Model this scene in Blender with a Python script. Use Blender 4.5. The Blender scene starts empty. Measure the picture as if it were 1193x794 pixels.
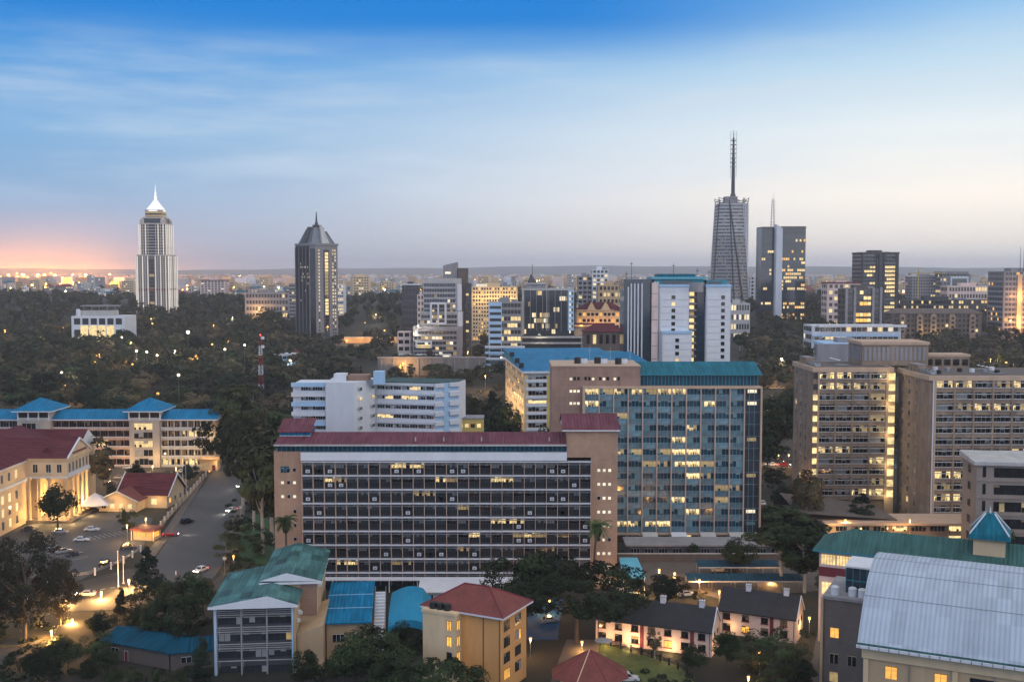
import bpy, math, random
import numpy as np
from mathutils import Vector
R = math.radians
rnd = random.Random(7)
sc = bpy.context.scene
COL = sc.collection

# ------------------------------------------------------------------ camera
F, CX, CY, HOR, HC = 1280.0, 596.5, 397.0, 318.0, 79.0
TH = math.atan((CY - HOR) / F)
cam = bpy.data.cameras.new('camera'); camo = bpy.data.objects.new('camera', cam); COL.objects.link(camo)
cam.sensor_width = 36.0; cam.lens = F / 1193.0 * 36.0
cam.clip_start = 1.0; cam.clip_end = 60000.0
camo.location = (0, 0, HC); camo.rotation_euler = (R(90) - TH, 0, 0)
sc.camera = camo

def hexlin(h):
    h = h.lstrip('#')
    v = [int(h[i:i + 2], 16) / 255 for i in (0, 2, 4)]
    return tuple((x / 12.92 if x <= .04045 else ((x + .055) / 1.055) ** 2.4) for x in v)

# ------------------------------------------------------------------ world, sun, exposure
SUN_EL, SUN_AZ = R(4.0), R(100)          # azimuth clockwise from +Y (the view direction)
HAZE = 0.95e-4
w = bpy.data.worlds.new('World'); sc.world = w; w.use_nodes = True
nt = w.node_tree; N = nt.nodes; L = nt.links
for n in list(N): N.remove(n)
out = N.new('ShaderNodeOutputWorld'); bg = N.new('ShaderNodeBackground'); L.new(bg.outputs[0], out.inputs[0])
def val(x):
    n = N.new('ShaderNodeValue'); n.outputs[0].default_value = x; return n.outputs[0]
def mth(op, a, b=None, clamp=False):
    n = N.new('ShaderNodeMath'); n.operation = op; n.use_clamp = clamp
    for i, s in enumerate((a, b)):
        if s is None: continue
        if isinstance(s, (int, float)): n.inputs[i].default_value = s
        else: L.new(s, n.inputs[i])
    return n.outputs[0]
def mixc(f, a, b, mode='MIX'):
    n = N.new('ShaderNodeMix'); n.data_type = 'RGBA'; n.blend_type = mode
    for k, s in ((0, f), (6, a), (7, b)):
        if isinstance(s, (int, float)): n.inputs[k].default_value = s
        elif isinstance(s, tuple): n.inputs[k].default_value = (*s, 1)
        else: L.new(s, n.inputs[k])
    return n.outputs[2]
def maprange(v, a, b, c=0.0, d=1.0, smooth=True):
    n = N.new('ShaderNodeMapRange'); n.interpolation_type = 'SMOOTHSTEP' if smooth else 'LINEAR'
    L.new(v, n.inputs[0])
    for i, x in enumerate((a, b, c, d)): n.inputs[i + 1].default_value = x
    return n.outputs[0]
tc = N.new('ShaderNodeTexCoord'); sx = N.new('ShaderNodeSeparateXYZ'); L.new(tc.outputs['Generated'], sx.inputs[0])
dx, dy, dz = sx.outputs
def ramp(stops):
    n = N.new('ShaderNodeValToRGB'); n.color_ramp.interpolation = 'B_SPLINE' if False else 'LINEAR'
    e = n.color_ramp.elements
    while len(e) > 1: e.remove(e[-1])
    for i, (p, h) in enumerate(stops):
        s = e[0] if i == 0 else e.new(p)
        s.position = p; s.color = (*hexlin(h), 1)
    return n
def ell(py): return max(0.0, (HOR - py) / F / math.sqrt(1 + ((HOR - py) / F) ** 2))
ZS = 2.0      # ramp position = sin(elevation) * ZS, wider than the picture so that the zenith is set too
elev = mth('MULTIPLY', dz, ZS, True)
left = ramp([(ell(318) * ZS, '#7d8aa6'), (ell(285) * ZS, '#8097b4'), (ell(235) * ZS, '#82a6ca'), (ell(160) * ZS, '#78addb'),
             (ell(85) * ZS, '#3f98de'), (ell(35) * ZS, '#0083da'), (.53, '#007fdc'), (.66, '#6f95c4'), (.8, '#a5b0bf'), (1.0, '#b4b8bf')])
right = ramp([(ell(318) * ZS, '#c6c8cd'), (ell(285) * ZS, '#e4dcd2'), (ell(235) * ZS, '#fbf2e6'), (ell(160) * ZS, '#ecf3f4'),
              (ell(85) * ZS, '#c2e0f3'), (ell(10) * ZS, '#84c0f2'), (.53, '#4fa4ee'), (.66, '#7c9dcb'), (.8, '#adb5c0'), (1.0, '#b8babf')])
L.new(elev, left.inputs[0]); L.new(elev, right.inputs[0])
high = maprange(dz, .17, .225)
side = mth('ADD', mth('MULTIPLY', maprange(dx, -.46, .44), mth('SUBTRACT', 1.0, high)), mth('MULTIPLY', maprange(dx, .02, .46), high))
sky = mixc(side, left.outputs[0], right.outputs[0])
# thin high cloud, stretched along the horizon
mp = N.new('ShaderNodeMapping'); mp.inputs['Scale'].default_value = (1.6, 1.6, 11.0); mp.inputs['Rotation'].default_value = (0, R(9), 0)
L.new(tc.outputs['Generated'], mp.inputs[0])
nz = N.new('ShaderNodeTexNoise'); nz.inputs['Scale'].default_value = 2.6; nz.inputs['Detail'].default_value = 7; nz.inputs['Roughness'].default_value = .56
L.new(mp.outputs[0], nz.inputs[0])
cl = maprange(nz.outputs[0], .40, .74)
cl = mth('MULTIPLY', cl, maprange(dz, .02, .12))
cl = mth('MULTIPLY', mth('MULTIPLY', cl, .46), maprange(dz, .225, .17))
sky = mixc(cl, sky, hexlin('#d5e2ee'))
# physically based twilight sky blended in
ns = N.new('ShaderNodeTexSky'); ns.sky_type = 'NISHITA'; ns.sun_disc = False
ns.sun_elevation = SUN_EL; ns.sun_rotation = SUN_AZ; ns.air_density = 1.0; ns.dust_density = 1.5
nsk = mixc(1.0, ns.outputs[0], (.10, .10, .10), 'MULTIPLY')
sky = mixc(.03, sky, nsk)
# city sky-glow over the left horizon
gx = mth('DIVIDE', mth('ADD', dx, .44), .12)
gl = mth('POWER', 2.718, mth('MULTIPLY', mth('MULTIPLY', gx, gx), -1.0))
gz = mth('DIVIDE', mth('MAXIMUM', dz, 0.0), .0095)
gl = mth('MULTIPLY', gl, mth('POWER', 2.718, mth('MULTIPLY', gz, -1.0)))
gl = mth('MULTIPLY', gl, mth('GREATER_THAN', dy, 0.0))
sky = mixc(gl, sky, (4.2, 1.45, .22))
# unseen sky above and behind the camera, boosted to brighten facades and roofs
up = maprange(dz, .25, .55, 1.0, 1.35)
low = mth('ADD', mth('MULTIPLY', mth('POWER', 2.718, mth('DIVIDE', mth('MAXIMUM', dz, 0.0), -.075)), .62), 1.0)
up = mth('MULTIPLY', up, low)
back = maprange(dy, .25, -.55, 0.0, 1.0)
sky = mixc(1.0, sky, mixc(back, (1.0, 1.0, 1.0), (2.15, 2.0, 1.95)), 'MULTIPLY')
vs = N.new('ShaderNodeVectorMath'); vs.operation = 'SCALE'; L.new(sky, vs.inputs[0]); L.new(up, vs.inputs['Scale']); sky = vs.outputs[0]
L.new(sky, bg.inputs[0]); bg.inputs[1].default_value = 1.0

sun = bpy.data.lights.new('sun', 'SUN'); suno = bpy.data.objects.new('sun', sun); COL.objects.link(suno)
sun.energy = .5; sun.angle = R(22); sun.color = (1.0, .86, .72)
el, az = R(16), SUN_AZ
dirv = Vector((math.sin(az) * math.cos(el), math.cos(az) * math.cos(el), math.sin(el)))
suno.rotation_euler = dirv.to_track_quat('Z', 'Y').to_euler(); suno.location = (0, 0, 500)

sc.view_settings.view_transform = 'Standard'; sc.view_settings.look = 'None'
sc.view_settings.gamma = 1.0; sc.view_settings.exposure = 0.0; sc.view_settings.use_curve_mapping = False
sc.render.engine = 'CYCLES'
cy = sc.cycles
cy.use_denoising = True; cy.max_bounces = 5; cy.diffuse_bounces = 2; cy.glossy_bounces = 3; cy.transmission_bounces = 2
cy.volume_bounces = 0; cy.transparent_max_bounces = 6; cy.caustics_reflective = False; cy.caustics_refractive = False
cy.sample_clamp_indirect = 3.0; cy.use_light_tree = True

# ------------------------------------------------------------------ picture geometry helpers: where a ray of the photograph meets a depth or the ground
def ray(px, py):
    u = (px - CX) / F; v = (CY - py) / F
    return u, math.cos(TH) + v * math.sin(TH), v * math.cos(TH) - math.sin(TH)
def P(px, py, Y):
    u, b, c = ray(px, py); t = Y / b
    return u * t, HC + c * t
def PX(px, Y, py=400): return P(px, py, Y)[0]
def PZ(py, Y): return P(CX, py, Y)[1]
HP = [(0, 0), (500, 0), (700, 4), (850, 11), (1000, 20), (1150, 31), (1300, 38), (1600, 42), (3000, 44), (6000, 44), (9000, 46), (16000, 50)]
def hz(x, y):
    h = float(np.interp(y, [a for a, _ in HP], [b for _, b in HP]))
    if y > 560: h += min(1, (y - 560) / 400) * (2.5 * math.sin(x * .006 + 1) + 1.8 * math.sin(y * .011 + x * .003))
    return h
def G(px, py):
    u, b, c = ray(px, py)
    lo, hi = 50.0, 9000.0
    y = 100.0
    while y < hi:
        t = y / b
        if HC + c * t <= hz(u * t, y): break
        y *= 1.01
    return u * y / b, y

# ------------------------------------------------------------------ materials
MATS = {}
def newmat(name):
    m = bpy.data.materials.new(name); m.use_nodes = True
    b = m.node_tree.nodes['Principled BSDF']
    return m, m.node_tree, b
def tint(m, t, b, col, amt, scale, coord='Object', streak=1.0, rand=0.0, detail=4):
    """base colour x procedural variation (two noises, optional per-object value shift)"""
    n, l = t.nodes, t.links
    tcd = n.new('ShaderNodeTexCoord'); mpn = n.new('ShaderNodeMapping'); l.new(tcd.outputs[coord], mpn.inputs[0])
    mpn.inputs['Scale'].default_value = (scale, scale, scale * streak)
    nz = n.new('ShaderNodeTexNoise'); nz.inputs['Scale'].default_value = 1; nz.inputs['Detail'].default_value = detail; nz.inputs['Roughness'].default_value = .62
    l.new(mpn.outputs[0], nz.inputs[0])
    mr = n.new('ShaderNodeMapRange'); l.new(nz.outputs[0], mr.inputs[0])
    mr.inputs[1].default_value = .25; mr.inputs[2].default_value = .75; mr.inputs[3].default_value = 1 - amt; mr.inputs[4].default_value = 1 + amt
    v = mr.outputs[0]
    if rand:
        oi = n.new('ShaderNodeObjectInfo'); m2 = n.new('ShaderNodeMapRange'); l.new(oi.outputs['Random'], m2.inputs[0])
        m2.inputs[3].default_value = 1 - rand; m2.inputs[4].default_value = 1 + rand
        mu = n.new('ShaderNodeMath'); mu.operation = 'MULTIPLY'; l.new(v, mu.inputs[0]); l.new(m2.outputs[0], mu.inputs[1]); v = mu.outputs[0]
    mx = n.new('ShaderNodeVectorMath'); mx.operation = 'SCALE'; mx.inputs[0].default_value = col; l.new(v, mx.inputs['Scale'])
    l.new(mx.outputs[0], b.inputs['Base Color'])
    return mx, n, l
def mat(name, h, rough=.8, metal=0.0, amt=.14, scale=.35, streak=.35, rand=0.0, spec=.4, bump=0.0):
    if name in MATS: return MATS[name]
    m, t, b = newmat(name)
    tint(m, t, b, hexlin(h), amt, scale, 'Object', streak, rand)
    b.inputs['Roughness'].default_value = rough; b.inputs['Metallic'].default_value = metal; b.inputs['Specular IOR Level'].default_value = spec
    MATS[name] = m; return m
def glass(name, h, rough=.12, amt=.35, spec=.6, metal=0.0):
    if name in MATS: return MATS[name]
    m, t, b = newmat(name)
    tint(m, t, b, hexlin(h), amt, .5, 'Object', 1.0, .3)
    b.inputs['Roughness'].default_value = rough; b.inputs['Specular IOR Level'].default_value = spec; b.inputs['Metallic'].default_value = metal
    MATS[name] = m; return m
def glow(name, h, strength, amt=.45, scale=.9, sample=False, streak=1.6):
    if name in MATS: return MATS[name]
    m, t, b = newmat(name)
    n, l = t.nodes, t.links
    mx, _, _ = tint(m, t, b, hexlin(h), amt, scale, 'Object', streak, .22 if amt else 0.0)
    l.remove(b.inputs['Base Color'].links[0]); b.inputs['Base Color'].default_value = (.1, .09, .07, 1)
    l.new(mx.outputs[0], b.inputs['Emission Color']); b.inputs['Emission Strength'].default_value = strength
    try: m.cycles.emission_sampling = 'AUTO' if sample else 'NONE'
    except Exception: pass
    MATS[name] = m; return m
def ribbed(name, h, pitch=.9, axis=0, rough=.45, metal=0.0, amt=.12, depth=.5, seam=0.0):
    """metal sheet roofing: fine ribs along one local axis through bump, sheet-to-sheet tone changes"""
    if name in MATS: return MATS[name]
    m, t, b = newmat(name)
    mx, n, l = tint(m, t, b, hexlin(h), amt, .22, 'Object', 1.0)
    tcd = n.new('ShaderNodeTexCoord'); sp = n.new('ShaderNodeSeparateXYZ'); l.new(tcd.outputs['Object'], sp.inputs[0])
    mu = n.new('ShaderNodeMath'); mu.operation = 'MULTIPLY'; l.new(sp.outputs[axis], mu.inputs[0]); mu.inputs[1].default_value = 2 * math.pi / pitch
    sn = n.new('ShaderNodeMath'); sn.operation = 'SINE'; l.new(mu.outputs[0], sn.inputs[0])
    bp = n.new('ShaderNodeBump'); bp.inputs['Strength'].default_value = depth; bp.inputs['Distance'].default_value = pitch * .15
    l.new(sn.outputs[0], bp.inputs['Height']); l.new(bp.outputs[0], b.inputs['Normal'])
    # sheets: cells of slightly different tone
    vo = n.new('ShaderNodeTexWhiteNoise'); vo.noise_dimensions = '2D'
    cb = n.new('ShaderNodeCombineXYZ')
    for k, (ax, step) in enumerate(((axis, pitch * 3.0), (1 - axis, 4.5))):
        d = n.new('ShaderNodeMath'); d.operation = 'DIVIDE'; l.new(sp.outputs[ax], d.inputs[0]); d.inputs[1].default_value = step
        fl = n.new('ShaderNodeMath'); fl.operation = 'FLOOR'; l.new(d.outputs[0], fl.inputs[0]); l.new(fl.outputs[0], cb.inputs[k])
    l.new(cb.outputs[0], vo.inputs['Vector'])
    mr = n.new('ShaderNodeMapRange'); l.new(vo.outputs['Value'], mr.inputs[0]); mr.inputs[3].default_value = 1 - .10 - seam; mr.inputs[4].default_value = 1.10
    # weathering: streaks running down the sheets and blotches of grime
    mpn = n.new('ShaderNodeMapping'); l.new(tcd.outputs['Object'], mpn.inputs[0]); sc_ = [.12, .12, .3]; sc_[axis] = 1.6; mpn.inputs['Scale'].default_value = sc_
    gz_ = n.new('ShaderNodeTexNoise'); gz_.inputs['Scale'].default_value = 1; gz_.inputs['Detail'].default_value = 7; l.new(mpn.outputs[0], gz_.inputs[0])
    gr = n.new('ShaderNodeMapRange'); l.new(gz_.outputs[0], gr.inputs[0]); gr.inputs[1].default_value = .35; gr.inputs[2].default_value = .7; gr.inputs[3].default_value = .74 if metal == 0 and 'silver' not in name else .95; gr.inputs[4].default_value = 1.14 if 'silver' not in name else 1.03
    mg = n.new('ShaderNodeMath'); mg.operation = 'MULTIPLY'; l.new(mr.outputs[0], mg.inputs[0]); l.new(gr.outputs[0], mg.inputs[1])
    s2 = n.new('ShaderNodeVectorMath'); s2.operation = 'SCALE'; l.new(mx.outputs[0], s2.inputs[0]); l.new(mg.outputs[0], s2.inputs['Scale'])
    l.new(s2.outputs[0], b.inputs['Base Color'])
    b.inputs['Roughness'].default_value = rough; b.inputs['Metallic'].default_value = metal; b.inputs['Specular IOR Level'].default_value = .03
    MATS[name] = m; return m
def tiled(name, h, amt=.22, rough=.75):
    if name in MATS: return MATS[name]
    m, t, b = newmat(name)
    mx, n, l = tint(m, t, b, hexlin(h), amt, .5, 'Object', 1.0, detail=8)
    tcd = n.new('ShaderNodeTexCoord'); br = n.new('ShaderNodeTexBrick'); l.new(tcd.outputs['Object'], br.inputs[0])
    br.inputs['Scale'].default_value = 1.6; br.inputs['Color1'].default_value = (1, 1, 1, 1); br.inputs['Color2'].default_value = (.72, .72, .72, 1); br.inputs['Mortar'].default_value = (.55, .55, .55, 1)
    s2 = n.new('ShaderNodeVectorMath'); s2.operation = 'MULTIPLY'; l.new(mx.outputs[0], s2.inputs[0]); l.new(br.outputs[0], s2.inputs[1])
    l.new(s2.outputs[0], b.inputs['Base Color']); b.inputs['Roughness'].default_value = rough
    MATS[name] = m; return m
def masonry(name, h, amt=.16, bw=1.2, bh=.6, mortar=.82, rough=.9, c2=.9):
    """rendered or faced wall with faint panel joints along the wall and up it"""
    if name in MATS: return MATS[name]
    m, t, b = newmat(name)
    mx, n, l = tint(m, t, b, hexlin(h), amt, .3, 'Object', .4, detail=6)
    tcd = n.new('ShaderNodeTexCoord'); sp = n.new('ShaderNodeSeparateXYZ'); l.new(tcd.outputs['Object'], sp.inputs[0])
    ad = n.new('ShaderNodeMath'); ad.operation = 'ADD'; l.new(sp.outputs[0], ad.inputs[0]); l.new(sp.outputs[1], ad.inputs[1])
    cb = n.new('ShaderNodeCombineXYZ'); l.new(ad.outputs[0], cb.inputs[0]); l.new(sp.outputs[2], cb.inputs[1])
    br = n.new('ShaderNodeTexBrick'); l.new(cb.outputs[0], br.inputs[0]); br.inputs['Scale'].default_value = 1
    br.inputs['Brick Width'].default_value = bw; br.inputs['Row Height'].default_value = bh; br.inputs['Mortar Size'].default_value = .04
    br.inputs['Color1'].default_value = (1, 1, 1, 1); br.inputs['Color2'].default_value = (c2,) * 3 + (1,); br.inputs['Mortar'].default_value = (mortar,) * 3 + (1,)
    s2 = n.new('ShaderNodeVectorMath'); s2.operation = 'MULTIPLY'; l.new(mx.outputs[0], s2.inputs[0]); l.new(br.outputs[0], s2.inputs[1])
    l.new(s2.outputs[0], b.inputs['Base Color']); b.inputs['Roughness'].default_value = rough
    MATS[name] = m; return m
def leafmat(name, h, amt=.5, scale=.16, rand=.42, h2=None):
    if name in MATS: return MATS[name]
    m, t, b = newmat(name)
    mx, n, l = tint(m, t, b, hexlin(h), amt, scale, 'Object', 1.0, rand, detail=3)
    if h2 and not rand:
        q = n.new('ShaderNodeTexNoise'); q.inputs['Scale'].default_value = .045; q.inputs['Detail'].default_value = 2; tq = n.new('ShaderNodeTexCoord'); l.new(tq.outputs['Object'], q.inputs[0])
        cr = n.new('ShaderNodeValToRGB'); l.new(q.outputs[0], cr.inputs[0]); cr.color_ramp.elements[0].position = .42; cr.color_ramp.elements[1].position = .62
        cr.color_ramp.elements[0].color = (*hexlin(h), 1); cr.color_ramp.elements[1].color = (*hexlin(h2), 1); l.new(cr.outputs[0], mx.inputs[0])
    elif h2:
        oi = n.new('ShaderNodeObjectInfo'); mi = n.new('ShaderNodeMix'); mi.data_type = 'RGBA'
        ml = n.new('ShaderNodeMath'); ml.operation = 'MULTIPLY'; ml.inputs[1].default_value = 7.31; l.new(oi.outputs['Random'], ml.inputs[0])
        fr = n.new('ShaderNodeMath'); fr.operation = 'FRACT'; l.new(ml.outputs[0], fr.inputs[0]); l.new(fr.outputs[0], mi.inputs[0])
        mi.inputs[6].default_value = (*hexlin(h), 1); mi.inputs[7].default_value = (*hexlin(h2), 1)
        l.new(mi.outputs[2], mx.inputs[0])
    b.inputs['Roughness'].default_value = .75; b.inputs['Specular IOR Level'].default_value = .15
    MATS[name] = m; return m

# ------------------------------------------------------------------ mesh builder and scene-graph helpers
class MB:
    def __init__(s): s.v = []; s.f = []; s.m = []; s.mats = []
    def mi(s, m):
        if m not in s.mats: s.mats.append(m)
        return s.mats.index(m)
    def quad(s, a, b, c, d, m):
        i = len(s.v); s.v += [a, b, c, d]; s.f.append((i, i + 1, i + 2, i + 3)); s.m.append(s.mi(m))
    def poly(s, pts, m):
        i = len(s.v); s.v += list(pts); s.f.append(tuple(range(i, i + len(pts)))); s.m.append(s.mi(m))
    def pane(s, x0, x1, z0, z1, y, m): s.quad((x0, y, z0), (x1, y, z0), (x1, y, z1), (x0, y, z1), m)
    def hull(s, bot, top, m, cap=True):
        """side walls between two rings of equal length, counter-clockwise from above"""
        n = len(bot); i = len(s.v); s.v += list(bot) + list(top); k = s.mi(m)
        for j in range(n):
            s.f.append((i + j, i + (j + 1) % n, i + n + (j + 1) % n, i + n + j)); s.m.append(k)
        if cap:
            s.f.append(tuple(i + n + j for j in range(n))); s.m.append(k)
            s.f.append(tuple(i + n - 1 - j for j in range(n))); s.m.append(k)
    def box(s, x0, x1, y0, y1, z0, z1, m):
        s.hull([(x0, y0, z0), (x1, y0, z0), (x1, y1, z0), (x0, y1, z0)], [(x0, y0, z1), (x1, y0, z1), (x1, y1, z1), (x0, y1, z1)], m)
    def prism(s, pts, z0, z1, m): s.hull([(x, y, z0) for x, y in pts], [(x, y, z1) for x, y in pts], m)
    def cyl(s, x, y, z0, z1, r0, r1=None, m=None, n=8):
        r1 = r0 if r1 is None else r1
        c = [(math.cos(2 * math.pi * k / n), math.sin(2 * math.pi * k / n)) for k in range(n)]
        s.hull([(x + a * r0, y + b * r0, z0) for a, b in c], [(x + a * r1, y + b * r1, z1) for a, b in c], m)
    def tube(s, p, q, r0, r1, m, n=6):
        p, q = Vector(p), Vector(q); d = (q - p)
        if d.length < 1e-6: return
        d.normalize(); a = d.orthogonal().normalized(); b = d.cross(a)
        c = [(math.cos(2 * math.pi * k / n), math.sin(2 * math.pi * k / n)) for k in range(n)]
        s.hull([tuple(p + (a * u + b * w_) * r0) for u, w_ in c], [tuple(q + (a * u + b * w_) * r1) for u, w_ in c], m)
    def ball(s, x, y, z, r, m, n=8, k=5, sz=1.0):
        rings = [[(x + r * math.sin(math.pi * i / k) * math.cos(2 * math.pi * j / n), y + r * math.sin(math.pi * i / k) * math.sin(2 * math.pi * j / n), z - r * sz * math.cos(math.pi * i / k)) for j in range(n)] for i in range(1, k)]
        for i in range(len(rings) - 1): s.hull(rings[i], rings[i + 1], m, False)
        i0 = len(s.v); s.v += rings[0] + rings[-1]; q = s.mi(m)
        s.f.append(tuple(i0 + n - 1 - j for j in range(n))); s.m.append(q); s.f.append(tuple(i0 + n + j for j in range(n))); s.m.append(q)
    def add(s, o, x=0, y=0, z=0, ang=0.0):
        ca, sa = math.cos(ang), math.sin(ang); i = len(s.v)
        s.v += [(x + a * ca - b * sa, y + a * sa + b * ca, z + c) for a, b, c in o.v]
        mp_ = [s.mi(m) for m in o.mats]
        s.f += [tuple(i + k for k in f) for f in o.f]; s.m += [mp_[k] for k in o.m]
    def mesh(s, name):
        me = bpy.data.meshes.new(name); me.from_pydata(s.v, [], s.f)
        for m in s.mats: me.materials.append(m)
        me.polygons.foreach_set('material_index', s.m); me.update(); return me
    def build(s, name, parent=None, loc=(0, 0, 0), rz=0.0):
        o = bpy.data.objects.new(name, s.mesh(name)); COL.objects.link(o)
        o.parent = parent; o.location = loc; o.rotation_euler = (0, 0, rz); return o
def tag(o, label=None, cat=None, group=None, kind=None):
    if label: o['label'] = label
    if cat: o['category'] = cat
    if group: o['group'] = group
    if kind: o['kind'] = kind
    return o
def thing(name, label, cat, loc=(0, 0, 0), rz=0.0, group=None):
    o = bpy.data.objects.new(name, None); COL.objects.link(o); o.empty_display_size = .5
    o.location = loc; o.rotation_euler = (0, 0, rz); return tag(o, label, cat, group)
def copy_tree(o, parent=None):
    c = o.copy(); COL.objects.link(c); c.parent = parent
    for ch in list(o.children): copy_tree(ch, c)
    return c
def box(name, parent, x0, x1, y0, y1, z0, z1, m):
    b = MB(); b.box(x0, x1, y0, y1, z0, z1, m); return b.build(name, parent)
def point(parent, loc, power, col=(1, .62, .25), r=.35):
    l_ = bpy.data.lights.new('lamp_light', 'POINT'); l_.energy = power; l_.color = col; l_.shadow_soft_size = r
    o = bpy.data.objects.new('lamp_light', l_); COL.objects.link(o); o.location = loc; o.parent = parent; return o

class Wins:
    """window units of one thing: shared meshes, at most 100 own objects, the rest merged into one part of kind stuff"""
    def __init__(s, root, name='window', cap=100): s.root = root; s.name = name; s.items = []; s.cap = cap
    def put(s, mb, x, y, z, ang=0.0, pri=0): s.items.append((pri, len(s.items), mb, x, y, z, ang))
    def done(s):
        it = sorted(s.items, key=lambda a: (-a[0], a[1])); cache = {}
        for _, _, mb, x, y, z, a in it[:s.cap]:
            if id(mb) not in cache: cache[id(mb)] = mb.mesh(s.name)
            o = bpy.data.objects.new(s.name, cache[id(mb)]); COL.objects.link(o); o.parent = s.root; o.location = (x, y, z); o.rotation_euler = (0, 0, a)
        if len(it) > s.cap:
            b = MB()
            for _, _, mb, x, y, z, a in it[s.cap:]: b.add(mb, x, y, z, a)
            tag(b.build(s.name, s.root), kind='stuff')
def window(w_, h_, cols, g, frame, lit=None, blind=None, bp=.4, rows=1, sill=None, seed=0, bar=.07, proud=.08, low=None, lowfrac=0.0, litp=1.0):
    """one window unit: panes, glazing bars and blinds; local x along the wall, outward is -y; low = spandrel panel below"""
    r = random.Random(seed); b = MB(); cw = w_ / cols; z0 = h_ * lowfrac
    for i in range(cols):
        on = lit is not None and r.random() < litp
        b.pane(i * cw, (i + 1) * cw, z0, h_, -.02, r.choice(lit) if on and isinstance(lit, tuple) else lit if on else g)
        if on and isinstance(lit, tuple):                       # ceiling tubes, furniture and people inside
            hh = h_ - z0
            if r.random() < .7: b.pane(i * cw + cw * r.uniform(.05, .3), i * cw + cw * r.uniform(.6, .95), h_ - hh * .22, h_ - hh * .10, -.028, L_white)
            for _ in range(2):
                u = r.uniform(.05, .7); b.pane(i * cw + cw * u, i * cw + cw * min(.97, u + r.uniform(.12, .4)), z0 + .03, z0 + hh * r.uniform(.15, .5), -.026, r.choice((g, L_dim, L_dim)))
        if blind is not None and r.random() < bp:
            d = (h_ - z0) * r.choice((.25, .4, .55, .8, .97)) * (.5 if on else 1)
            b.pane(i * cw + .04, (i + 1) * cw - .04, h_ - d, h_ - .03, -.035, blind)
        elif lit is not None and on and r.random() < .5:
            b.pane(i * cw + .1, i * cw + cw * r.uniform(.3, .8), z0, z0 + (h_ - z0) * r.uniform(.2, .5), -.03, g)
    if low is not None: b.pane(0, w_, 0, z0, -.03, low); b.box(0, w_, -proud - .03, -.035, z0 - .05, z0 + .05, frame)
    for i in range(cols + 1):
        xx = i * cw; b.box(max(0, xx - bar / 2), min(w_, xx + bar / 2), -proud, -.025, 0, h_, frame)
    for j in range(1, rows):
        zz = z0 + (h_ - z0) * j / rows; b.box(0, w_, -proud + .01, -.025, zz - bar / 2, zz + bar / 2, frame)
    b.box(0, w_, -proud - .02, -.025, h_ - bar, h_, frame)
    if sill is not None: b.box(-.12, w_ + .12, -.28, -.0, -.14, 0, sill)
    return b
def hip_roof(b, x0, x1, y0, y1, z0, z1, m, ov=.6, hipl=True, hipr=True, th=.22, fascia=None):
    """hip or gable roof with eave thickness; ridge along x"""
    X0, X1, Y0, Y1 = x0 - ov, x1 + ov, y0 - ov, y1 + ov; ym = (Y0 + Y1) / 2; hw = (Y1 - Y0) / 2
    ra, rb = X0 + (hw if hipl else 0), X1 - (hw if hipr else 0)
    if ra > rb: ra = rb = (ra + rb) / 2
    b.quad((X0, Y0, z0), (X1, Y0, z0), (rb, ym, z1), (ra, ym, z1), m)
    b.quad((X1, Y1, z0), (X0, Y1, z0), (ra, ym, z1), (rb, ym, z1), m)
    b.poly([(X0, Y1, z0), (X0, Y0, z0), (ra, ym, z1)], m if hipl else (fascia or m))
    b.poly([(X1, Y0, z0), (X1, Y1, z0), (rb, ym, z1)], m if hipr else (fascia or m))
    b.box(X0, X1, Y0, Y1, z0 - th, z0 - .004, fascia or m)
# ------------------------------------------------------------------ palette
M_brick = masonry('pink_brick', '#a3856f', .24, 1.4, .7, .86)
M_brick2 = masonry('brown_tile', '#94796b', .22, 3.0, 2.4, 1.18)
M_conc = masonry('brown_concrete', '#93806f', .3, 3.1, 3.5, .9, .9, .72)
M_concd = mat('dark_concrete', '#5c5450', amt=.2)
M_edge = mat('parapet_stone', '#b39b86', amt=.12)
M_mull = mat('mullion_paint', '#b59d8f', amt=.1)
M_white = mat('white_paint', '#c9cdd4', amt=.08, rough=.6)
M_whited = mat('weathered_white', '#a9a9a8', amt=.22)
M_cream = mat('cream_render', '#cdb491', amt=.12)
M_creamd = mat('deep_cream_render', '#b39a7a', amt=.16)  # deeper cream, used on whole walls and trim
M_orange = mat('apricot_render', '#c9955c', amt=.14)
M_pinkw = mat('pink_white_render', '#d3bdb5', amt=.16)
M_grey = mat('grey_concrete', '#87868a', amt=.2)
M_greyd = mat('dark_grey', '#44464c', amt=.25)
M_black = mat('black_metal', '#191d1f', amt=.2, rough=.5)
M_slate = tiled('slate_roof', '#2b2c31', .3, .8)
M_red = ribbed('red_sheet_roof', '#69404a', .8, 0, .5, amt=.16)
M_redt = tiled('red_tile_roof', '#7a3a34', .3)
M_maroon = mat('maroon_paint', '#6d2b35', amt=.15)
M_teal = ribbed('teal_sheet_roof', '#1c6678', .8, 0, .4, amt=.14)
M_cyan = ribbed('cyan_sheet_roof', '#14719c', .8, 0, .4, amt=.16)
M_green = ribbed('green_sheet_roof', '#3d625f', .8, 0, .42, amt=.16)
M_greenp = ribbed('green_patched_roof', '#4d7878', .8, 0, .42, amt=.22, seam=.5)
M_silver = ribbed('silver_barrel_sheet', '#a3afbd', .75, 0, .45, .0, .06, .55)
M_bluew = mat('pale_blue_paint', '#9fc0dd', amt=.1)
M_tealw = mat('teal_paint', '#2e7f8e', amt=.12)
M_yelw = mat('yellow_render', '#c2ad63', amt=.14)
M_steel = mat('galvanised_steel', '#8d9298', amt=.1, rough=.45, metal=.6)
M_blind = mat('window_blind', '#8f9090', amt=.25, rand=.2)
M_blindt = mat('teal_blind', '#6c9098', amt=.25, rand=.25)
M_curt = mat('curtain', '#7a6a52', amt=.3, rand=.3)
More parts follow.
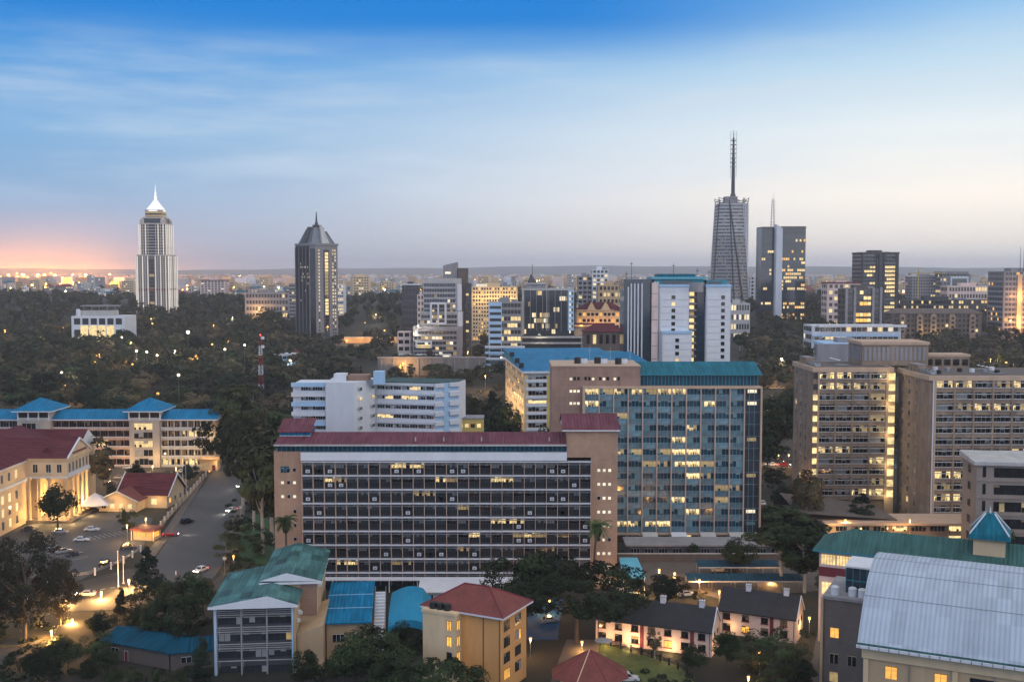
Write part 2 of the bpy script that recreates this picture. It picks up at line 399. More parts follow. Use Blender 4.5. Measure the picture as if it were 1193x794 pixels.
G_dark = glass('dark_glass', '#15181d')
G_blue = glass('blue_glass', '#1d3d50', .1)
G_teal = glass('teal_glass', '#1b3d50', .1, .5)
G_tealpale = glass('teal_spandrel_glass', '#62808d', .2, .5)
G_smoke = glass('smoked_glass', '#3a4550', .1, .4, .6, .35)
G_refl = glass('reflecting_glass', '#4b595f', .14, .6, .6, .35)
G_mid = glass('grey_glass', '#2b3036', .14)
L_warm = glow('lit_room', '#ffdf98', 1.1, .6, .6)
L_pale = glow('lit_room_pale', '#ffdc98', 1.0, .6, .6)
L_amber = glow('lit_amber', '#ffb84a', 1.2, .5, .7)
L_dim = glow('lit_dim', '#d9b878', .45, .6, .6)
L_white = glow('lit_white', '#ffefd0', 1.05, .4, .7)
L_globe = glow('lamp_globe', '#ffb45a', 3.2, 0.0)
L_office = (L_warm, L_pale, L_warm, L_dim)
L_globew = glow('lamp_globe_white', '#ffe9c8', 5, 0.0)
L_red = glow('tail_lamp', '#ff2a18', 6, 0.0)
L_head = glow('head_lamp', '#fff2da', 22, 0.0)
L_neon = glow('lit_floodlight', '#ffa648', 40, 0.0)
L_wall = glow('floodlit_orange', '#ff9330', .8, .5, .25)
M_asph = mat('asphalt', '#484a4d', rough=.85, amt=.22, scale=.12, streak=1)
M_asphd = mat('old_asphalt', '#3c3b3a', rough=.9, amt=.3, scale=.1, streak=1)
M_pave = mat('paving', '#5c554f', amt=.25, scale=.2, streak=1)
M_kerb = mat('kerb_stone', '#8f8c86', amt=.15)
M_line = mat('road_paint', '#c9c9c4', amt=.2)
M_trunk = mat('bark', '#4d443b', amt=.3, scale=.8)
M_trunkp = mat('pale_bark', '#a59f94', amt=.25, scale=.8)

# ------------------------------------------------------------------ terrain: one sheet out to the horizon
def terrain():
    ys = list(np.concatenate([np.arange(-400, 500, 60), np.arange(500, 1700, 25), np.arange(1700, 4000, 150), np.arange(4000, 10600, 600)]))
    xs = list(np.concatenate([np.arange(-9000, -1500, 500), np.arange(-1500, 1500, 40), np.arange(1500, 9001, 500)]))
    v = [(float(x), float(y), hz(x, y) if y > 0 else 0.0) for y in ys for x in xs]; nx = len(xs)
    f = [(j * nx + i, j * nx + i + 1, (j + 1) * nx + i + 1, (j + 1) * nx + i) for j in range(len(ys) - 1) for i in range(nx - 1)]
    me = bpy.data.meshes.new('ground'); me.from_pydata(v, [], f)
    m, t, b = newmat('ground_soil'); n, l = t.nodes, t.links
    tcd = n.new('ShaderNodeTexCoord')
    def noise(s, d=6):
        q = n.new('ShaderNodeTexNoise'); q.inputs['Scale'].default_value = s; q.inputs['Detail'].default_value = d; l.new(tcd.outputs['Object'], q.inputs[0]); return q.outputs[0]
    cr = n.new('ShaderNodeValToRGB'); l.new(noise(.035), cr.inputs[0]); e = cr.color_ramp.elements
    e[0].position = .36; e[0].color = (*hexlin('#1d2219'), 1); e[1].position = .66; e[1].color = (*hexlin('#39352a'), 1)
    x = e.new(.5); x.color = (*hexlin('#292b1e'), 1)
    mx = n.new('ShaderNodeMix'); mx.data_type = 'RGBA'; mx.blend_type = 'MULTIPLY'; mx.inputs[0].default_value = .8
    c2 = n.new('ShaderNodeValToRGB'); l.new(noise(.6), c2.inputs[0]); c2.color_ramp.elements[0].color = (.45, .45, .45, 1); c2.color_ramp.elements[0].position = .3
    l.new(cr.outputs[0], mx.inputs[6]); l.new(c2.outputs[0], mx.inputs[7]); l.new(mx.outputs[2], b.inputs['Base Color']); b.inputs['Roughness'].default_value = .95
    me.materials.append(m); me.polygons.foreach_set('use_smooth', [True] * len(f))
    o = bpy.data.objects.new('ground', me); COL.objects.link(o); tag(o, kind='structure')
terrain()
def hills():
    r = random.Random(3); b = []; nx = 160; xs = np.linspace(-9000, 9000, nx)
    prof = 146 + 14 * np.sin(xs * .00043 + .5) + 9 * np.sin(xs * .0007 + 1.2) + 6 * np.sin(xs * .0019) + 4 * np.sin(xs * .0051 + 2) + 10 * (xs > 0) * np.minimum(1, np.abs(xs) / 3000)
    rows = [(9000, 30, 0), (10200, .18, 1), (11500, .55, 1), (13000, .9, 1), (14200, 1.0, 1), (15200, .4, 1)]
    v = []
    for yy, k, t in rows:
        for i, x in enumerate(xs): v.append((x, yy, (46 + (prof[i] - 46) * k + r.uniform(-2, 2)) if t else 30))
    f = [(j * nx + i, j * nx + i + 1, (j + 1) * nx + i + 1, (j + 1) * nx + i) for j in range(len(rows) - 1) for i in range(nx - 1)]
    me = bpy.data.meshes.new('hills'); me.from_pydata(v, [], f); me.materials.append(mat('hill_scrub', '#3d4238', amt=.3, scale=.002, streak=1))
    me.polygons.foreach_set('use_smooth', [True] * len(f))
    o = bpy.data.objects.new('hills', me); COL.objects.link(o); tag(o, kind='structure')
hills()

# ------------------------------------------------------------------ roads, yards and lawns: thin sheets just above the ground
def sheet(name, pix, m, z, kind='structure', kerb=False, world=None):
    pts = world or [G(*p) for p in pix]
    b = MB(); b.prism(pts, -.3, z, m)
    a = sum(pts[i][0] * pts[(i + 1) % len(pts)][1] - pts[(i + 1) % len(pts)][0] * pts[i][1] for i in range(len(pts)))
    if a < 0:
        b = MB(); b.prism(pts[::-1], -.3, z, m)
    o = b.build(name); tag(o, kind=kind)
    return pts
def strip(name, path, width, m, z):
    """a road along a world path (follows the terrain)"""
    b = MB(); n = len(path)
    e = []
    for i in range(n):
        p, q = path[max(0, i - 1)], path[min(n - 1, i + 1)]
        d = Vector((q[0] - p[0], q[1] - p[1])); d.normalize(); s = Vector((-d.y, d.x)) * width / 2
        x, y = path[i]; e.append(((x + s.x, y + s.y, hz(x + s.x, y + s.y) + z), (x - s.x, y - s.y, hz(x - s.x, y - s.y) + z)))
    for i in range(n - 1): b.quad(e[i][1], e[i + 1][1], e[i + 1][0], e[i][0], m)
    return tag(b.build(name), kind='structure')
sheet('parking_lot', [(-70, 690), (20, 672), (78, 684), (166, 640), (178, 604), (150, 596), (100, 600), (28, 615), (-70, 640)], M_asph, .05)
sheet('parking_lot', [(96, 560), (60, 600), (100, 600), (130, 575), (150, 552), (235, 552), (240, 540), (110, 540)], M_asphd, .05)
street = [(150, 690), (176, 660), (196, 628), (214, 600), (228, 578), (244, 556), (262, 536), (285, 536), (292, 560), (284, 580), (274, 602), (262, 632), (262, 655), (252, 672), (236, 690)]
sheet('street', street, M_asph, .06)
sheet('street', [(-80, 700), (60, 688), (150, 664), (180, 668), (236, 690), (262, 668), (262, 690), (160, 712), (75, 716), (30, 770), (-80, 800)], M_asphd, .054)
sheet('roundabout_island', [(-10, 722), (40, 718), (72, 722), (62, 742), (20, 756), (-30, 760)], mat('dry_lawn', '#4c4632', amt=.4, scale=.4, streak=1), .16)
sheet('pavement', [(262, 655), (274, 656), (288, 580), (296, 560), (290, 556), (284, 580), (272, 602), (260, 632)], M_pave, .16)
sheet('pavement', [(166, 652), (178, 655), (196, 628), (238, 560), (232, 558), (190, 622)], M_pave, .16)
sheet('lawn', [(262, 655), (320, 662), (322, 612), (300, 600), (276, 612)], mat('garden_grass', '#2c4a26', amt=.4, scale=.5, streak=1), .1)
sheet('lawn', [(690, 800), (700, 752), (790, 776), (812, 800)], mat('lit_garden_grass', '#4e5a2a', amt=.4, scale=.5, streak=1), .1)  # lit look of this lawn is put into its lighter grass colour
sheet('driveway', [(940, 800), (952, 740), (960, 704), (984, 700), (976, 760), (974, 800)], M_asph, .05)
sheet('courtyard', [(720, 676), (736, 655), (960, 655), (965, 690), (840, 700), (800, 688)], M_pave, .05)
sheet('courtyard', [(610, 745), (618, 700), (655, 700), (650, 745)], mat('blue_court_paint', '#1f4f78', amt=.2, streak=1), .07)
sheet('courtyard', [(640, 800), (660, 748), (700, 748), (690, 800)], M_pave, .05)
strip('street', [(60, 452), (140, 446), (240, 446), (420, 452)], 11, M_asph, .08)
strip('street', [(118, 455), (128, 520), (150, 600), (176, 700), (215, 800)], 12, M_asphd, .12)
strip('street', [(-78, 420), (-92, 500), (-120, 600), (-150, 700), (-185, 800), (-230, 960)], 9, M_asphd, .12)
strip('street', [(-260, 940), (-150, 955), (-60, 948), (30, 960), (120, 1000)], 14, M_asph, .25)
strip('street', [(60, 1040), (250, 1010), (420, 1030), (600, 1080)], 14, M_asph, .3)
# lane markings on the street
def dashes(name, p, q, n, m=M_line, w_=.25):
    b = MB(); p = Vector(G(*p)); q = Vector(G(*q)); d = q - p
    s = Vector((-d.y, d.x)).normalized() * w_ / 2
    for i in range(n):
        a = p + d * (i / n); c = p + d * ((i + .5) / n)
        b.quad((a.x - s.x, a.y - s.y, .072), (c.x - s.x, c.y - s.y, .072), (c.x + s.x, c.y + s.y, .072), (a.x + s.x, a.y + s.y, .072), m)
    tag(b.build(name), kind='structure')
dashes('road_markings', (20, 702), (140, 684), 10)
def bays(p, q, n, L_):
    b = MB(); p = Vector(G(*p)); q = Vector(G(*q)); d = (q - p); s = Vector((-d.y, d.x)).normalized() * L_
    u = d.normalized() * .06
    for i in range(n + 1):
        a = p + d * i / n
        b.quad((a.x - u.x, a.y - u.y, .064), (a.x + u.x, a.y + u.y, .064), (a.x + u.x + s.x, a.y + u.y + s.y, .064), (a.x - u.x + s.x, a.y - u.y + s.y, .064), M_line)
    tag(b.build('road_markings'), kind='structure')
bays((30, 640), (84, 655), 9, 5.0)
bays((100, 632), (152, 622), 9, 5.0)
# ------------------------------------------------------------------ long red-roofed office block (front centre), facade plane y=272
def office_front():
    Y = 272; k = Y / F
    X = lambda px: PX(px, Y, 600)
    xl, xg0, xg1, xt, xr = X(320), X(353), X(688), X(660), X(719)
    t = thing('office_block', 'long office block with a low red roof and dark window grid between brick ends', 'building', (xl, Y, 0))
    A, B, C_, D = xg0 - xl, xg1 - xl, xt - xl, xr - xl
    dep = 15
    b = MB(); b.box(0, A, 0, dep, 0, 34.6, M_brick); b.build('brick_end_wall', t)
    b = MB(); b.box(B, D, -.5, dep, 0, 33.2, M_brick); b.box(C_, D, -.5, dep, 33.2, 39.9, M_brick); tw = b.build('brick_stair_tower', t)
    b = MB(); b.box(A, B, .35, dep, 0, 32.4, M_greyd); b.build('core_wall', t)
    b = MB(); b.box(A - .2, C_ - .01, -1.2, 2, 32.5, 34.5, M_white); b.build('parapet_band', t)
    b = MB(); b.box(.8, C_ - .02, .2, dep - .3, 34.62, 36.4, G_teal)
    n = 62
    for i in range(n + 1):
        x = .8 + (C_ - .82) * i / n; b.box(x - .06, x + .06, .1, .19, 34.62, 36.4, M_tealw)
    b.build('clerestory', t)
    b = MB()
    b.quad((.3, -1.0, 36.5), (C_ - .03, -1.0, 36.5), (C_ - .03, 8, 38.4), (.3, 8, 38.4), M_red); b.quad((C_ - .03, 16, 36.5), (.3, 16, 36.5), (.3, 8, 38.4), (C_ - .03, 8, 38.4), M_red)
    b.box(.2, C_ - .03, -1.08, -1.01, 36.1, 36.55, M_whited); b.poly([(.3, 16, 36.5), (.3, -1, 36.5), (.3, 8, 38.4)], M_white)
    rf = b.build('red_roof', t)
    for px in (484, 561, 517, 640):
        v = MB(); v.cyl(0, 0, 0, 1.0, .16, .16, M_whited); v.build('roof_vent', rf, (X(px) - xl, 1.2, 37.0))
    b = MB(); b.box(.5, 8.2, 5, 12, 36.6, 39.2, M_cyan); b.box(.4, 8.3, 4.9, 12.1, 37.7, 37.9, M_white); b.build('stair_house', t)
    b = MB(); b.quad((0, 4.2, 39.0), (8.6, 4.2, 39.0), (8.6, 12.6, 41.3), (0, 12.6, 41.3), M_red); b.box(0, 8.6, 4.2, 12.6, 38.75, 38.98, M_maroon); b.build('stair_house_roof', t)
    b = MB(); e0, e1 = C_ - 1.2, D + .5
    b.quad((e0, -1.3, 40.1), (e1, -1.3, 40.1), (e1, 7.5, 43.2), (e0, 7.5, 43.2), M_red); b.quad((e1, 15.6, 40.1), (e0, 15.6, 40.1), (e0, 7.5, 43.2), (e1, 7.5, 43.2), M_red)
    b.poly([(e0 + .3, 15.4, 40.1), (e0 + .3, -1.1, 40.1), (e0 + .3, 7.5, 43.1)], M_white); b.poly([(e1 - .3, -1.1, 40.1), (e1 - .3, 15.4, 40.1), (e1 - .3, 7.5, 43.1)], M_white)
    b.box(e0, e1, -1.35, -1.25, 39.85, 40.15, M_white); b.build('tower_roof', t)
    # window grid: 26 bays, floors 3.5 m
    bw = (B - A) / 26; fl = 3.5; z0 = 1.0
    lit = {0: (8, 9, 10), 1: (2, 12, 17, 18), 4: (17, 18, 19), 5: (15, 20), 7: (3, 4)}
    dim = {2: (10, 11), 3: (14,), 5: (19, 21), 6: (14, 22), 7: (8, 9), 1: (3, 13)}
    var = [window(bw, 2.55, 4, G_refl if s % 3 else G_dark, M_greyd, None, M_blind, .55, 1, None, s, .09, .1, G_mid if False else M_black, .48) for s in range(9)]
    vl = [window(bw, 2.55, 3, G_dark, M_greyd, L_office, M_blind, .3, 1, None, 40 + s, .09, .1, M_black, .48, .85) for s in range(4)]
    vd = [window(bw, 2.55, 4, G_dark, M_greyd, L_dim, M_blind, .4, 1, None, 60 + s, .09, .1, M_black, .48, .6) for s in range(3)]
    W = Wins(t); r = random.Random(5)
    for f in range(9):
        z = 32.4 - fl * (f + 1) + .25
        for i in range(26):
            L_ = i in lit.get(f, ()); D_ = i in dim.get(f, ())
            W.put((vl if L_ else vd if D_ else var)[r.randrange(4 if L_ else 3 if D_ else 9)], A + i * bw, .3, z, 0, 2 if L_ else 1 if D_ else r.random() * .9)
    W.done()
    for f in range(9):                                             # paired white sun slats and the slab edge above each window strip
        z = 32.4 - fl * f; b = MB()
        b.box(A, B, -.75, .3, z - .62, z - .42, M_grey); b.box(A, B, -1.25, -.2, z - .31, z - .12, M_white)
        b.box(A, B, -1.0, -.3, z - 1.0, z - .9, M_grey); b.build('sun_slats', t)
    for i in range(27):
        x = A + i * bw; box('mullion', t, x - .06, x + .06, -1.15, .28, 1.0, 32.4, M_mull)
    for f, i in ((0, 0), (0, 1), (0, 2), (0, 8), (0, 10), (0, 13), (0, 14), (2, 0), (2, 12), (8, 12), (8, 13), (8, 14), (8, 15), (8, 16), (0, 22), (0, 23), (1, 24), (6, 7), (3, 20), (5, 9)) + tuple((r.randrange(9), r.randrange(26)) for _ in range(26)):
        q = MB(); q.box(0, 1.0, -.55, 0, 0, .75, M_white); q.cyl(.5, -.56, .0, .001, .2, .2, M_greyd); q.box(.2, .8, -.57, -.551, .15, .6, M_grey)
        q.build('air_conditioner', t, (A + i * bw + .9, -.1, 32.4 - fl * (f + 1) + .45))
    wp = window(.75, .75, 1, L_white, M_white, None, None, 0, bar=.06); wd = window(.8, .9, 1, G_dark, M_white, None, None, 0, bar=.06)
    W = Wins(t, 'porthole')
    for f in range(10):
        for c in range(3):
            W.put(wp if r.random() < .8 else wd, B + 1.6 + c * 1.35, -.51, 29.6 - f * 3.5)
            if f in (1, 2): W.put(wp if c != 1 else wd, 1.7 + c * 1.5, -.01, 26.4 - (f - 1) * 3.5)
            elif c == 2 or (f == 0): W.put(wd, 1.7 + c * 1.5, -.01, 29.6 - f * 3.5)
    W.done()
    window(2.2, 1.6, 3, G_blue, M_tealw, None, None, 0, 2).build('window', t, (1.6, -.01, 29.3))
    b = MB(); b.box(A - .5, B - 6, -4, -1.4, 3.0, 3.25, M_white); b.box(A + 30, B - 20, -7, -3.9, 2.6, 2.85, M_white)
    for x in range(8, 70, 7): b.cyl(x, -3.7, 0, 3.0, .12, .12, M_white)
    b.build('entrance_canopy', t)
    b = MB(); b.pane(A + .2, B - .2, .1, 2.9, -.05, G_teal); b.build('ground_floor_glazing', t)
office_front()

# ------------------------------------------------------------------ teal-roofed glass block behind it, facade plane y=320
def office_glass():
    Y = 320
    X = lambda px: PX(px, Y, 530)
    x0 = X(643); t = thing('glass_office_block', 'glass fronted office block with a teal roof and a brown panelled end tower', 'building', (x0, Y, 0))
    a, g0, g1, g2, e = X(643) - x0, X(680.5) - x0, X(866) - x0, X(884.5) - x0, X(746) - x0
    b = MB(); b.box(0, e, 1.5, 22, 0, 51.6, M_brick2); b.box(e - 6, e, 1.2, 10, 45.6, 49.0, M_brick2); b.box(-.15, e + .15, 1.35, 22.1, 51.6, 51.9, M_edge); b.build('end_tower', t)
    b = MB(); b.box(e, g2, 2.5, 20, 0, 45.4, M_concd); b.box(g0, e, .9, 1.49, 2.7, 45.4, M_concd); b.build('core_wall', t)
    b = MB(); b.box(g0 - .5, g2 + .5, -1.2, 3, 45.4, 45.9, M_edge); b.box(g0 - .55, g0 - .1, -1.1, 1.4, 2.6, 45.4, M_edge); b.box(g2, g2 + .5, -1.1, 20, 0, 45.4, M_edge); b.box(g0 - .5, g2 + .5, -1.15, 1, 2.2, 2.7, M_edge); b.build('facade_frame', t)
    b = MB(); b.box(e + .2, g2 - .1, 3, 19, 45.92, 49.2, G_teal)
    for i in range(34):
        x = e + .2 + (g2 - e - .3) * i / 33; b.box(x - .1, x + .1, 2.85, 2.99, 45.92, 49.2, M_tealw)
    b.build('clerestory', t)
    b = MB(); b.quad((e, 1.5, 49.3), (g2 + 1, 1.5, 49.3), (g2 + 1, 12, 52.3), (e, 12, 52.3), M_teal); b.quad((g2 + 1, 22, 49.3), (e, 22, 49.3), (e, 12, 52.3), (g2 + 1, 12, 52.3), M_teal)
    b.poly([(g2 + 1, 1.5, 49.3), (g2 + 1, 22, 49.3), (g2 + 1, 12, 52.3)], M_tealw); b.box(e, g2 + 1, 1.45, 22, 49.05, 49.28, M_tealw); b.build('teal_roof', t)
    r = random.Random(11)
    for i in range(9):
        q = MB()
        if i % 3 == 0: q.cyl(0, 0, 0, 1.7, 1.0, 1.0, M_black, 10); q.ball(0, 0, 1.7, .98, M_black, 10, 4, .3)
        elif i % 3 == 1: q.box(-1, 1, -.7, .7, 0, 1.3, M_white); q.cyl(0, 0, 1.3, 1.5, .5, .5, M_grey)
        else: q.cyl(0, 0, 0, 5, .07, .04, M_whited, 5); q.box(-.5, .5, -.05, .05, 3.6, 3.7, M_whited)
        q.build(('water_tank', 'air_handler', 'antenna')[i % 3], t, (8 + i * 2.0, 5 + r.random() * 10, 51.9))
    n = 11; bw = (g1 - g0) / n; fl = 3.55
    lit = {0: (0, 2, 3, 5, 6), 1: (0, 8), 4: (6,), 3: (7,), 5: (1, 2, 6, 7), 6: (6, 7), 7: (7,), 9: (6,), 10: (7,), 11: (1, 2, 3, 4, 5)}
    dim = {0: (1, 4), 5: (5, 3), 6: (4, 5, 8), 2: (2,), 7: (8,), 8: (9, 10), 3: (1,), 9: (9,)}
    kw = dict(bar=.08, proud=.12)
    var = [window(bw, 3.35, 4, G_teal, M_blindt, None, M_blindt, .35, 1, None, s, .08, .12, G_tealpale, .47) for s in range(8)]
    vl = [window(bw, 3.35, 4, G_teal, M_blindt, L_office, M_blindt, .25, 1, None, 50 + s, .08, .12, G_tealpale, .47, .92) for s in range(4)]
    vd = [window(bw, 3.35, 4, G_teal, M_blindt, L_dim, M_blindt, .3, 1, None, 70 + s, .08, .12, G_tealpale, .47, .6) for s in range(3)]
    W = Wins(t)
    for f in range(12):
        for i in range(n):
            L_ = i in lit.get(f, ()); D_ = i in dim.get(f, ())
            W.put((vl if L_ else vd if D_ else var)[r.randrange(4 if L_ else 3 if D_ else 8)], g0 + i * bw, -.2, 45.4 - fl * (f + 1) + .15, 0, 2 if L_ else 1 if D_ else r.random())
    W.done()
    for f in range(12): box('slab_edge', t, g0, g1, -.35, .88, 45.4 - fl * (f + 1) - .1, 45.4 - fl * (f + 1) + .12, M_grey)
    for i in range(n + 1): box('mullion', t, g0 + i * bw - .16, g0 + i * bw + .16, -1.05, -.2, 2.7, 45.4, M_mull)
    st = MB()
    for f in range(12):
        z = 45.4 - fl * (f + 1)
        st.pane(g1 + .1, g2, z + .15, z + 3.55, -.1, L_pale if f in (9, 1) and False else G_smoke); st.box(g1 + .1, g2, -.25, -.11, z, z + .14, G_tealpale)
        st.pane(g1 + 1.0, g2 - 1.0, z + 2.2, z + 3.2, -.13, (L_white if f in (0, 1, 10) else L_dim if f in (4, 7) else G_tealpale)) if f in (0, 1, 4, 7, 10, 11) else None
    for x in (g1 + 1.5, g1 + 3.0): st.box(x - .05, x + .05, -.3, -.14, 2.7, 45.4, M_blindt)
    st.build('glazed_stair_strip', t)
    b = MB()
    b.box(g0, g2, 2.0, 2.4, 0, 2.2, M_concd); b.pane(g0 + 26, g0 + 32, .3, 2.1, 1.97, L_warm); b.pane(g0 + 14, g0 + 17, 1.4, 1.9, 1.97, L_warm)
    for i in range(n + 1): b.box(g0 + i * bw - .3, g0 + i * bw + .3, -.6, .2, 0, 2.2, M_mull)
    b.build('arcade', t)
    for i in (4, 6, 8, 10): 
        q = MB(); q.hull([(0, -4, 2.0), (4.5, -4, 2.0), (4.5, -.9, 2.9), (0, -.9, 2.9)], [(0, -4, 2.15), (4.5, -4, 2.15), (4.5, -.9, 3.05), (0, -.9, 3.05)], M_white if i in (6,) else M_whited); q.build('awning', t, (g0 + i * bw, 0, 0))
    W = Wins(t, 'porthole'); wp = window(.8, .8, 1, L_white, M_edge, None, None, 0, bar=.05); wd = window(.8, 1.1, 1, G_dark, M_edge, None, None, 0, bar=.05)
    for f in range(4):
        for g in range(5):
            for c in range(3):
                if f < 1 or g == 0: W.put(wp if (f + g + c) % 3 == 0 or f in (1, 2) else wd, 5.2 + g * 4.3 + c * 1.1, 1.49, 47.6 - f * 3.6)
    W.done()
office_glass()

# ------------------------------------------------------------------ twin brown concrete slabs at the right
def slab_block(name, label, px0, Y, pyt, nb, bw, pitch, nf, dep, lit, dim, extra):
    x0, zt = P(px0, pyt, Y)
    t = thing(name, label, 'building', (x0, Y, 0)); wd = nb * bw; pw = 1.6
    b = MB(); b.box(0, wd + pw * 2, 0.9, dep, 0, zt, M_conc); b.box(0, pw, 0, .9, 0, zt, M_conc); b.box(pw + wd, pw * 2 + wd, 0, .9, 0, zt, M_conc); b.build('wall', t)
    b = MB(); b.box(-.5, wd + pw * 2 + .5, -.7, dep + .4, zt, zt + 1.5, M_edge); b.box(.4, wd + pw * 2 - .4, .4, dep - .4, zt + 1.5, zt + 1.53, M_concd); b.build('parapet', t)
    r = random.Random(name + str(px0)); W = Wins(t, cap=100)
    ww, wh = bw - .5, pitch * .62
    var = [window(ww, wh, 4, G_dark, M_whited, None, M_blind, .5, 1, None, s, .08, .1) for s in range(6)]
    vl = [window(ww, wh, 4, G_dark, M_whited, L_office, M_blind, .25, 1, None, 30 + s, .08, .1, None, 0, .9) for s in range(4)]
    vd = [window(ww, wh, 4, G_dark, M_whited, L_dim, M_blind, .3, 1, None, 50 + s, .08, .1, None, 0, .6) for s in range(3)]
    for f in range(nf):
        z = zt - (f + 1) * pitch
        box('spandrel', t, pw, pw + wd, -.3, .88, z - .05, z + pitch * .33, M_conc)
        box('louvre_rail', t, pw, pw + wd, -.55, -.3, z + pitch * .33, z + pitch * .33 + .28, M_whited)
        box('louvre_rail', t, pw, pw + wd, -.5, -.2, z + pitch - .75, z + pitch - .5, M_whited)
        for i in range(nb):
            L_ = i in lit.get(f, ()); D_ = i in dim.get(f, ())
            W.put((vl if L_ else vd if D_ else var)[r.randrange(4 if L_ else 3 if D_ else 6)], pw + i * bw + .25, .85, z + pitch * .33, 0, 2 if L_ else 1)
        # left side wall: small windows and panel joints
        for c in range(3):
            sw = window(1.7, 1.7, 2, L_pale if (f, c) in extra else G_dark, M_whited, None, M_blind, .4, seed=f * 3 + c)
            W.put(sw, -.01, dep - 3 - c * 6.2, z + 1.1, R(-90), .5)
    W.done()
    for i in range(nb + 1): box('pier', t, pw + i * bw - .28, pw + i * bw + .28, -.6, .86, 0, zt, M_edge if i in (0, nb) else M_conc)
    return t, zt, wd + 2 * pw, x0
tl, ztl, wl, xl_ = slab_block('slab_office_tower', 'brown concrete office slab with a lit stair at its right edge and a penthouse', 948, 358, 433, 4, 5.6, 3.5, 12, 25,
    {0: (0, 1), 1: (0, 1, 2), 7: (0, 1), 8: (3,), 11: (2, 3)}, {1: (3,), 4: (3,), 2: (3,), 10: (3,), 5: (2, 3)}, {(10, 1), (3, 0)})
for f in range(12):
    z = ztl - (f + 1) * 3.5; box('stair_window', tl, -.1, 1.55, -.25, -.01, z + 1.2, z + 3.0, L_warm if f > 1 else G_mid)
for z in (6, 16, 26, 36, 45): point(tl, (wl - 2.2, -2.4, z), 260, (1, .75, .35), .3)
b = MB(); b.box(wl - 1.4, wl + .9, -.9, -.1, 0, ztl, M_creamd); b.build('stair_tower', tl)
for f in range(12): z = ztl - (f + 1) * 3.5; box('stair_window', tl, wl - 1.3, wl + .8, -1.0, -.91, z + .9, z + 3.1, L_warm)
b = MB(); b.box(18, 40, 7, 22, ztl + 1.5, ztl + 8.4, M_conc); b.box(17.6, 40.4, 6.6, 22.4, ztl + 8.4, ztl + 9.4, M_edge)
for i in range(14): b.box(18.6 + i * 1.5, 19.5 + i * 1.5, 6.85, 6.98, ztl + 3.2, ztl + 7.6, M_grey)
for i in range(8): b.box(17.86, 17.98, 8 + i * 1.7, 9 + i * 1.7, ztl + 3.2, ztl + 7.6, M_grey)
b.build('penthouse', tl)
b = MB(); b.box(38, 55, 10, 18, ztl + .5, ztl + 4.2, M_conc); b.box(37.7, 55.3, 9.7, 18.3, ztl + 4.2, ztl + 5.0, M_edge)
for i in range(5): b.box(40.5 + i * 3, 42.6 + i * 3, 9.84, 9.98, ztl + 1.4, ztl + 3.4, G_dark)
b.build('plant_room', tl)
tr, ztr, wr, xr_ = slab_block('slab_office_tower', 'nearer brown concrete office slab cut by the right edge, with a white corner pipe', 1083.5, 335, 443, 7, 5.9, 3.5, 13, 27,
    {0: (0, 1, 4, 5), 2: (2, 3, 4, 5), 8: (0, 1), 10: (0, 1), 6: (4,)}, {0: (3,), 2: (1,), 9: (0,), 12: (0,)}, {(11, 1)})
b = MB(); b.cyl(.9, -.75, 0, ztr, .22, .22, M_white); b.build('corner_pipe', tr)
for i in range(8):
    q = MB(); q.cyl(0, 0, 0, 1.2, .8, .8, (M_black, M_white, M_steel)[i % 3], 10); q.build('water_tank', tr, (5 + i * 3.1, 6 + (i * 37 % 13), ztr + 1.5))
for tt, zz, wd_ in ((tl, ztl, 17), (tr, ztr, 40)):
    for i in range(14):
        q = MB(); k_ = i % 4
        if k_ == 0: q.box(-.9, .9, -.6, .6, 0, 1.1, M_steel); q.cyl(0, 0, 1.1, 1.25, .4, .4, M_greyd)
        elif k_ == 1: q.cyl(0, 0, 0, 2.2, .05, .05, M_steel, 5); q.cyl(.0, -.1, 1.7, 1.9, .7, .1, M_white, 10)
        elif k_ == 2: q.box(-1.4, 1.4, -1.1, 1.1, 0, 2.1, M_conc); q.box(-1.5, 1.5, -1.2, 1.2, 2.1, 2.3, M_grey)
        else: q.tube((-2, 0, .3), (2.4, .4, .3), .16, .16, M_steel)
        q.build(('air_handler', 'satellite_dish', 'roof_hut', 'duct')[k_], tt, (2 + wd_ * ((i * 7) % 14) / 14, 3 + (i * 5) % 17, zz + 1.52))
def podium():
    Y = 322
    t = thing('podium_wing', 'low brown wing with lit ground floor at the foot of the two concrete slabs', 'building', (PX(962, Y, 600), Y, 0))
    b = MB(); b.box(0, 48, 0, 12, 0, 4.6, M_conc); b.box(-.6, 48.5, -1.4, 12, 4.6, 5.3, M_edge); b.build('wall', t)
    b = MB(); b.quad((-8, 2, 7.6), (22, 2, 5.6), (22, 24, 5.6), (-8, 24, 9.4), M_concd); b.box(-8, 22, 2, 24, 5.3, 5.55, M_concd); b.build('terrace_roof', t)
    W = Wins(t)
    for i in range(8):
        W.put(window(4.4, 1.5, 4, G_dark, M_whited, L_warm if i in (3, 6) else None, M_blind, .3, seed=i, litp=.8), 3 + i * 5.6, -.02, 2.7)
        if i % 3 != 2: W.put(window(4.4, .7, 3, L_warm if i in (1, 4, 6) else G_dark, M_whited, seed=i + 20), 3 + i * 5.6, -.02, .6)
    W.done()
    point(t, (2, -4, 2.5), 1500); point(t, (20, -4, 2.5), 500)
podium()
